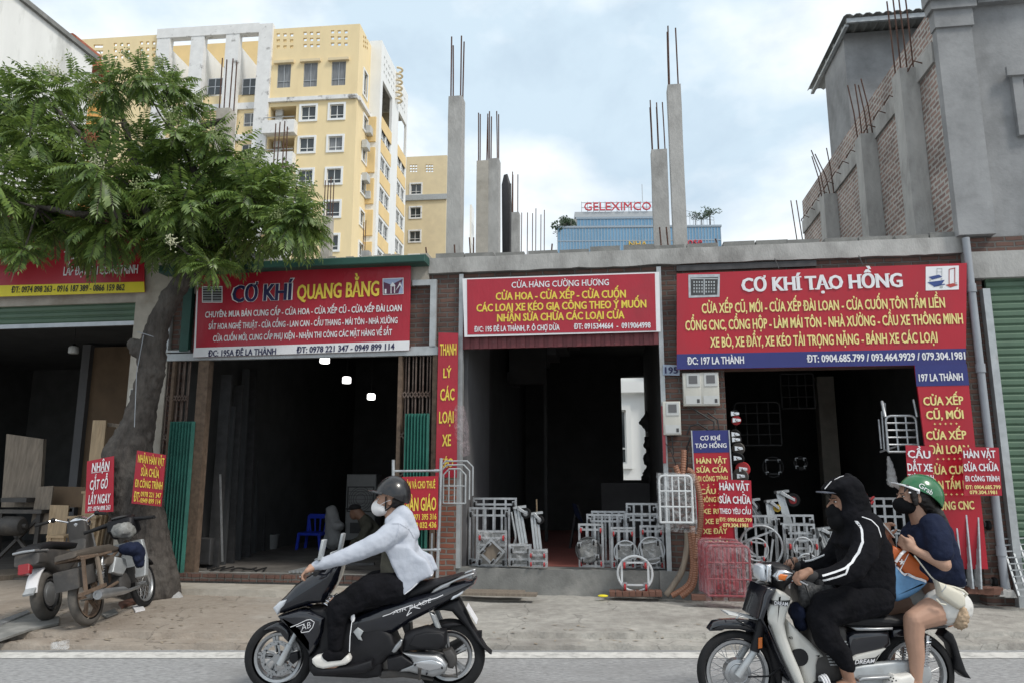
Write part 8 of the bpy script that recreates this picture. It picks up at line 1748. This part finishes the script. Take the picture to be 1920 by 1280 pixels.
T = thing('tarpaulin', 'blue cloth folded over a leaning frame in the middle shop', 'cloth', F, F.p(1085, 960, 3)); b = MB(F); b.slab([F.uz(1072, 942, 3), F.uz(1080, 944, 3), F.uz(1096, 985, 3), F.uz(1078, 965, 3)], 3, 3.06, .01); b.build('cloth', 'cloth_navy', T); b = MB(F); b.bar(F.p(1082, 945, 3.1), F.p(1066, 1045, 2.8), .03); b.bar(F.p(1082, 945, 3.1), F.p(1112, 1040, 3.2), .03); b.build('stand', 'steel_dark', T)
# ---------------------------------------------------------------- wood shop stock
def boardt(name, label, q, w, d, mat, cat='board', lean=0.0):
    P = [F.uz(x, y, w) for x, y in q]; T = thing(name, label, cat, F, (P[-1][0], w, P[-1][1])); b = MB(F); k = [Vector((u, w + (lean if i < 2 else 0), z)) for i, (u, z) in enumerate(P)]; t = Vector((0, d, 0)); b.hexa([k[3] + t, k[2] + t, k[1] + t, k[0] + t], [k[3], k[2], k[1], k[0]]); b.build('board', mat, T); return T
boardt('timber_panel', 'wide slatted timber panel standing at the far left of the wood shop', [(2, 812), (72, 822), (74, 950), (2, 950)], .5, .06, 'plank_old', 'panel', .1)
boardt('plank', 'tall pale plank standing left of the tree trunk', [(165, 786), (190, 786), (180, 1000), (152, 1000)], .1, .03, 'plank', lean=.1); boardt('plank', 'shorter slanted plank just right of the tallest pale plank', [(210, 794), (222, 793), (212, 960), (200, 960)], .4, .03, 'plank', lean=.1)
boardt('plank', 'crosswise plank end between the two upright pale planks', [(188, 790), (240, 796), (240, 803), (188, 797)], .3, .03, 'plank_old'); boardt('plywood_sheet', 'brownish plywood sheet leaning behind the saw table', [(60, 912), (90, 910), (88, 1000), (54, 1000)], .3, .02, 'plank_old', lean=.1); boardt('plywood_sheet', 'darker plywood sheet behind the wooden stools', [(90, 911), (160, 912), (160, 950), (90, 950)], .6, .02, 'plywood'); boardt('plank', 'pale plank leaning right behind the two stools', [(86, 946), (121, 947), (118, 1040), (84, 1040)], .2, .02, 'plank', lean=.08)
for k in range(5): boardt('plank', ('first', 'second', 'third', 'fourth', 'fifth')[k] + ' slanted batten between the white-lettered placard and the trunk', [(182 + 8 * k, 940), (187 + 8 * k, 940), (180 + 7 * k, 1030), (174 + 7 * k, 1030)], .0 + .06 * k, .03, 'plank' if k < 2 else 'plank_old', lean=.1)
def stool(label, x0, x1, yt, yb, w):
    a, c = F.p(x0, yb, w), F.p(x1, yt, w); T = thing('wooden_stool', label, 'stool', F, ((a.x + c.x) / 2, w, a.z)); MB(F).box((a.x - .02, w - .02, c.z - .03), (c.x + .02, w + .3, c.z)).build('seat', 'plank', T)
    for x, y in ((a.x, w), (c.x - .04, w), (a.x, w + .24), (c.x - .04, w + .24)): MB(F).box((x, y, a.z), (x + .04, y + .04, c.z - .03)).build('leg', 'plank', T)
    b = MB(F); b.box((a.x + .04, w + .01, c.z - .09), (c.x - .04, w + .03, c.z - .03)); b.box((a.x + .04, w + .01, a.z + .08), (c.x - .04, w + .03, a.z + .12)); b.build('rail', 'plank', T)
stool('low raw wooden stool, left of the taller one', 86, 120, 1003, 1052, -.1); stool('taller raw wooden stool behind the old motorbikes', 122, 180, 967, 1052, .0); stool('narrow wooden stand behind the placard with white lettering', 145, 166, 920, 1040, .25)
a, c = F.p(-30, 1050, .2), F.p(78, 955, .2); T = thing('saw_table', 'dark bench saw with a big motor inside the wood shop', 'machine', F, (a.x, .2, a.z)); b = MB(F); b.box((a.x, .2, c.z - .05), (c.x, .8, c.z)); b.build('table_top', 'dusty_black', T); b = MB(F); b.box((a.x + .1, .25, c.z + .1), (a.x + .5, .7, c.z + .16)); b.build('fence', 'dusty_black', T)
for x, y in ((a.x + .1, .3), (c.x - .1, .3), (c.x - .1, .75)): MB(F).bar((x, y, a.z - .05), (x, y, c.z - .05), .06).build('leg', 'dusty_black', T)
m_ = F.p(28, 985, .15); MB(F).lathe(m_ + Vector((-.18, 0, 0)), (1, 0, 0), [(0, .10), (.02, .13), (.26, .13), (.30, .10), (.30, .03), (.36, .03)], 18).build('motor', 'dusty_black', T, smooth=40); b = MB(F); b.bar((a.x + .1, .3, a.z), (c.x - .1, .3, c.z - .1), .04); b.bar((c.x - .1, .3, a.z), (a.x + .1, .3, c.z - .1), .04); b.build('brace', 'dusty_black', T)
a, c = F.p(245, 755, -.1), F.p(264, 728, -.1); T = thing('electric_meter', 'small pale meter box on the pier beside the tree trunk', 'meter box', F, a); MB(F).slab([(a.x, a.z), (c.x, a.z), (c.x, c.z), (a.x, c.z)], -.16, -.06, .01).build('case', 'meter_box', T); MB(F).box((a.x + .03, -.166, a.z + .06), (c.x - .03, -.159, c.z - .02)).build('meter_window', 'interior_pale', T)
# ================================================================ OLD MOTORBIKES by the tree
def ground_frame(pr, pf):
    a, c = WORLD.uw(*pr, .11), WORLD.uw(*pf, .11); d = Vector((c[0] - a[0], c[1] - a[1])); fr = Frame(a[0], a[1], -math.degrees(math.atan2(d.y, d.x))); fr.M = Matrix.Translation((0, 0, .105)) @ fr.M; return fr, d.length
M('seat_worn', (.075, .062, .050), .7, var=.3, scale=6, bump=.2)
def ob(fr, T, name, mat, build, smooth=40): b = MB(fr); build(b); return b.build(name, mat, T, smooth=smooth)
B1, wb = ground_frame((163, 1172), (272, 1135)); wb = 1.18
o1 = thing('old_motorbike', 'rusty stripped motorbike with a worn brown seat and silver muffler by the tree', 'motorbike', B1, (wb / 2, 0, 0), 'old motorbikes parked by the tree')
wheel(B1, o1, 0, .285, .285, .085, 'alloy', tyre='rubber_dusty', rim='rust_frame'); wheel(B1, o1, wb, .27, .27, .065, 'wire', tyre='rubber')
ob(B1, o1, 'frame', 'rust_frame', lambda b: [b.tube(p, .018, 8) for p in ([(0, -.1, .285), (.45, -.1, .36)], [(0, .1, .285), (.45, .1, .36)], [(-.25, -.12, .70), (.1, -.13, .69), (.62, -.06, .62), (.95, 0, .80)], [(-.25, .12, .70), (.1, .13, .69), (.62, .06, .62), (.95, 0, .80)], [(-.25, -.12, .70), (-.25, .12, .70)], [(.5, 0, .62), (.48, 0, .34), (.75, 0, .26)])])
ob(B1, o1, 'rack_post', 'plank_old', lambda b: (b.bar((-.02, -.17, .70), (-.02, -.19, .34), .05, .02), b.bar((-.02, -.17, .70), (.10, -.14, .52), .03, .02)))
ob(B1, o1, 'rack_rail', 'rust_frame', lambda b: (b.bar((-.45, -.2, .33), (.02, -.2, .37), .035), b.bar((-.32, -.19, .35), (-.30, -.19, .68), .028), b.bar((-.32, -.19, .68), (.3, -.15, .70), .025)))
ob(B1, o1, 'tool_box', 'dusty_black', lambda b: b.slab([(-.32, .40), (.0, .42), (.0, .62), (-.32, .60)], -.13, .13, .02))
ob(B1, o1, 'seat', 'seat_worn', lambda b: b.slab([(-.30, .71), (.52, .69), (.56, .74), (.40, .79), (.05, .79), (-.28, .765)], -.12, .12, .035, 3))
for s_ in (-1, 1): ob(B1, o1, 'shock_absorber', 'alloy', lambda b: (b.tube([(.02, .13 * s_, .30), (.17, .12 * s_, .66)], .020, 10), b.tube([Vector((.03 + .12 * i / 60 + .028 * math.cos(i), .13 * s_ + .028 * math.sin(i), .34 + .26 * i / 60)) for i in range(61)], .005, 5)))
ob(B1, o1, 'muffler', 'alloy', lambda b: (b.tube([(.85, -.12, .25), (.55, -.15, .24), (.42, -.16, .26), (-.10, -.19, .29), (-.11, -.19, .29)], [.018, .02, .045, .055, .05], 16), b.lathe((-.115, -.19, .29), (-1, 0, .05), [(0, .05), (.01, .05), (.01, .03), (-.02, .028)], 16)))
ob(B1, o1, 'engine', 'dusty_black', lambda b: (b.lathe((.58, 0, .33), (0, 1, 0), [(-.13, .09), (-.11, .12), (.11, .12), (.13, .09)], 18), b.slab([(.62, .30), (.86, .34), (.90, .46), (.70, .48)], -.09, .09, .02), [b.box((.70 + .022 * k, -.10, .31), (.708 + .022 * k, .10, .49)) for k in range(8)]))
ob(B1, o1, 'side_cover', 'steel_grey', lambda b: b.slab([(.30, .48), (.50, .42), (.62, .50), (.60, .60), (.40, .64)], -.15, -.08, .025, 3)); ob(B1, o1, 'fuel_tank', 'seat_worn', lambda b: b.slab([(.18, .56), (.50, .55), (.55, .64), (.25, .68)], -.13, .13, .05, 3))
ob(B1, o1, 'leg_shield', 'steel_grey', lambda b: b.slab([(.84, .36), (.92, .34), (.98, .55), (.93, .78), (.86, .78), (.90, .55)], -.22, .22, .025, 3)); ob(B1, o1, 'fork', 'alloy', lambda b: [b.tube([(wb, .085 * s_, .27), (1.0, .085 * s_, .78)], .022, 10) for s_ in (-1, 1)]); ob(B1, o1, 'front_mudguard', 'matt_black', lambda b: b.slab([(1.02, .58), (1.2, .62), (1.38, .50), (1.40, .46), (1.2, .56), (1.05, .52)], -.06, .06, .012))
hb1 = Vector((.90, 0, 1.02))
ob(B1, o1, 'handlebar_cover', 'matt_black', lambda b: b.slab([(.80, .94), (.92, .84), (1.04, .88), (1.02, 1.04), (.92, 1.10), (.82, 1.06)], -.16, .16, .06, 4)); ob(B1, o1, 'speedometer', 'steel_dark', lambda b: b.ell((.85, 0, 1.08), .05, .1, .02))
h = ob(B1, o1, 'handlebar', 'matt_black', lambda b: b.tube([(.84, -.38, 1.0), (.90, -.15, 1.03), (.90, .15, 1.03), (.84, .38, 1.0)], [.02, .03, .03, .02], 10))
for s_ in (-1, 1): MB(B1).tube([(.86, .28 * s_, 1.01), (.83, .42 * s_, .995)], .021, 10).build('grip', 'rubber', h); MB(B1).tube([(.93, .22 * s_, 1.02), (.95, .3 * s_, 1.0), (.92, .40 * s_, .99)], .006, 6).build('brake_lever', 'steel_dark', h)
T = thing('cloth', 'dark blue cloth stuffed behind the seat of the rusty motorbike', 'cloth', B1, (.62, 0, .6)); b = MB(B1); b.ell((.60, -.06, .66), .13, .13, .07); b.ell((.62, -.14, .58), .08, .05, .12); b.organic('bundle', 'cloth_navy', T, .014, 3, .5, .05, .07)
T = thing('plastic_bag', 'grey plastic bag hung behind the handlebar of the rusty motorbike', 'bag', B1, (.75, .1, .75)); b = MB(B1); b.ell((.72, .1, .84), .11, .12, .09); b.organic('bag_skin', 'board_grey', T, .016, 2, .5, .06, .06)
B2, _ = ground_frame((86, 1162), (200, 1120)); wb2 = 1.2
o2 = thing('old_motorbike', 'dusty black motorbike with a red tail light and white rear mudguard', 'motorbike', B2, (wb2 / 2, 0, 0), 'old motorbikes parked by the tree')
wheel(B2, o2, 0, .27, .27, .12, 'alloy', drum=.13, tyre='rubber_dusty', rim='steel_dark'); wheel(B2, o2, wb2, .27, .27, .07, 'wire')
ob(B2, o2, 'rear_mudguard', 'sign_white', lambda b: b.slab([(.30 * math.cos(R(a)), .27 + .30 * math.sin(R(a))) for a in range(30, 171, 14)] + [(.325 * math.cos(R(a)), .27 + .325 * math.sin(R(a))) for a in range(170, 29, -14)], -.06, .06, .006)); ob(B2, o2, 'mudguard_flap', 'steel_grey', lambda b: b.slab([(-.30, .36), (-.37, .31), (-.38, .33), (-.31, .38)], -.055, .055, .004))
ob(B2, o2, 'tail_cover', 'dusty_black', lambda b: b.slab([(-.38, .62), (-.36, .74), (-.1, .76), (.45, .68), (.5, .55), (.2, .42), (.0, .50), (-.2, .60)], -.13, .13, .05, 4)); ob(B2, o2, 'seat', 'seat_black', lambda b: b.slab([(-.36, .745), (-.30, .80), (-.05, .83), (.35, .79), (.55, .76), (.5, .70), (.0, .75)], -.13, .13, .04, 4)); ob(B2, o2, 'grab_rail', 'alloy', lambda b: b.tube([(-.2, -.14, .74), (-.40, -.10, .76), (-.42, 0, .765), (-.40, .10, .76), (-.2, .14, .74)], .014, 8))
ob(B2, o2, 'tail_light', 'red_lens', lambda b: b.slab([(-.44, .54), (-.38, .52), (-.34, .60), (-.42, .64)], -.06, .06, .02, 3))
ob(B2, o2, 'body', 'dusty_black', lambda b: b.slab([(.1, .45), (.5, .30), (.8, .30), (.95, .55), (.9, .80), (.82, .80), (.75, .55), (.5, .62)], -.10, .10, .04, 3)); ob(B2, o2, 'front_cover', 'dusty_black', lambda b: b.slab([(.84, .55), (.95, .50), (1.02, .72), (.92, 1.0), (.80, 1.02), (.82, .80)], -.11, .11, .04, 3)); ob(B2, o2, 'fork', 'alloy', lambda b: [b.tube([(wb2, .085 * s_, .27), (1.0, .085 * s_, .85)], .022, 10) for s_ in (-1, 1)]); ob(B2, o2, 'front_mudguard', 'dusty_black', lambda b: b.slab([(1.02, .56), (1.2, .60), (1.40, .46), (1.2, .55), (1.05, .50)], -.06, .06, .01)); ob(B2, o2, 'headlight', 'chrome', lambda b: b.ell((.90, 0, .98), .10, .13, .09))
h = ob(B2, o2, 'handlebar', 'chrome', lambda b: b.tube([(.72, -.36, 1.05), (.82, -.24, 1.07), (.88, -.10, 1.01), (.88, .10, 1.01), (.82, .24, 1.07), (.72, .36, 1.05)], .012, 8))
for s_ in (-1, 1): MB(B2).tube([(.78, .29 * s_, 1.06), (.68, .40 * s_, 1.04)], .019, 10).build('grip', 'rubber', h); MB(B2).ell((.80, .25 * s_, 1.07), .03, .03, .03).build('switch', 'matt_black', h)
for o_, an in ((o1, -13), (o2, -10)): o_.rotation_euler = (R(an), 0, o_.rotation_euler.z); o_.scale = (.92, .92, .92)      # both lean on their stands
# ---------------------------------------------------------------- things lying on the pavement
def flat(name, label, cat, px, mat, th=.012, dz=.0, fr=WORLD):
    P = [Vector((*WORLD.uw(x, y, .11), 0)) for x, y in px]; z = max(side_z(p.x, p.y) for p in P) + dz; c = sum(P, Vector()) / len(P); T = thing(name, label, cat, WORLD, (c.x, c.y, z)); b = MB(); n = len(P); b.add([(p.x, p.y, z) for p in P] + [(p.x, p.y, z + th) for p in P], [tuple(range(n)), tuple(range(2 * n - 1, n - 1, -1))] + [(i, n + i, n + (i + 1) % n, (i + 1) % n) for i in range(n)]); b.build('sheet', mat, T); return T
flat('board', 'weathered grey-green board lying at the left edge below the motorbikes', 'board', [(-40, 1212), (60, 1178), (110, 1168), (112, 1156), (60, 1150), (-40, 1170)], 'concrete_dark', .02); flat('board', 'dark plank lying across the wood shop doorway', 'board', [(-20, 1092), (62, 1082), (66, 1072), (-20, 1078)], 'plank_old', .06); flat('metal_strip', 'pale metal strip lying behind the rear wheel of the black motorbike', 'strip', [(-20, 1172), (52, 1146), (56, 1150), (-20, 1182)], 'galvanised', .02, .01); flat('rag', 'orange-brown rag under the engine of the rusty motorbike', 'rag', [(222, 1132), (262, 1120), (264, 1126), (228, 1140)], 'loose_brick', .03); flat('paper_box', 'small white flattened box near the front wheel of the rusty motorbike', 'box', [(248, 1136), (266, 1133), (272, 1142), (254, 1146)], 'sign_white', .015); flat('tile', 'grey tile lying under the rusty motorbike', 'tile', [(190, 1150), (214, 1140), (222, 1148), (200, 1156)], 'concrete_dark', .012)
T = thing('crumpled_bag', 'crumpled grey plastic bag at the foot of the tree', 'bag', F, F.p(328, 1120, -.75)); b = MB(F); b.ell(F.p(328, 1120, -.75), .10, .08, .06); b.organic('bag_skin', 'sack_white', T, .012, 1, .5, .08, .05)
p = Vector((*WORLD.uw(113, 1211, .05), .06)); T = thing('plastic_cup', 'clear plastic cup lying on the kerb at the left', 'cup', WORLD, p); MB().lathe(p, (1, .2, .05), [(-.07, .03), (.06, .043), (.062, .041), (-.06, .028)], 16).build('cup', 'film_clear', T, smooth=50)
rnd = random.Random(4); b = MB()
for k in range(330):
    x, y = rnd.uniform(-5.6, 3.6), ROAD_Y + abs(rnd.gauss(0, 1)) * .5 + .05
    if rnd.random() < .55: x = rnd.gauss(-4.2, .8); y = ROAD_Y + rnd.uniform(.1, 1.8)
    z = ground_z(x, y) + .008; a = rnd.uniform(0, 6.28); l = rnd.uniform(.012, .04); d = Vector((math.cos(a), math.sin(a), rnd.uniform(-.2, .2))) * l; e = Vector((-d.y, d.x, 0)) * .4; c = Vector((x, y, z)); b.add([c - d, c + e, c + d, c - e], [(0, 1, 2, 3)])
o = b.build('leaf_litter', 'litter_brown'); tag(o, 'dry leaf litter scattered along the pavement', 'litter', kind='stuff')
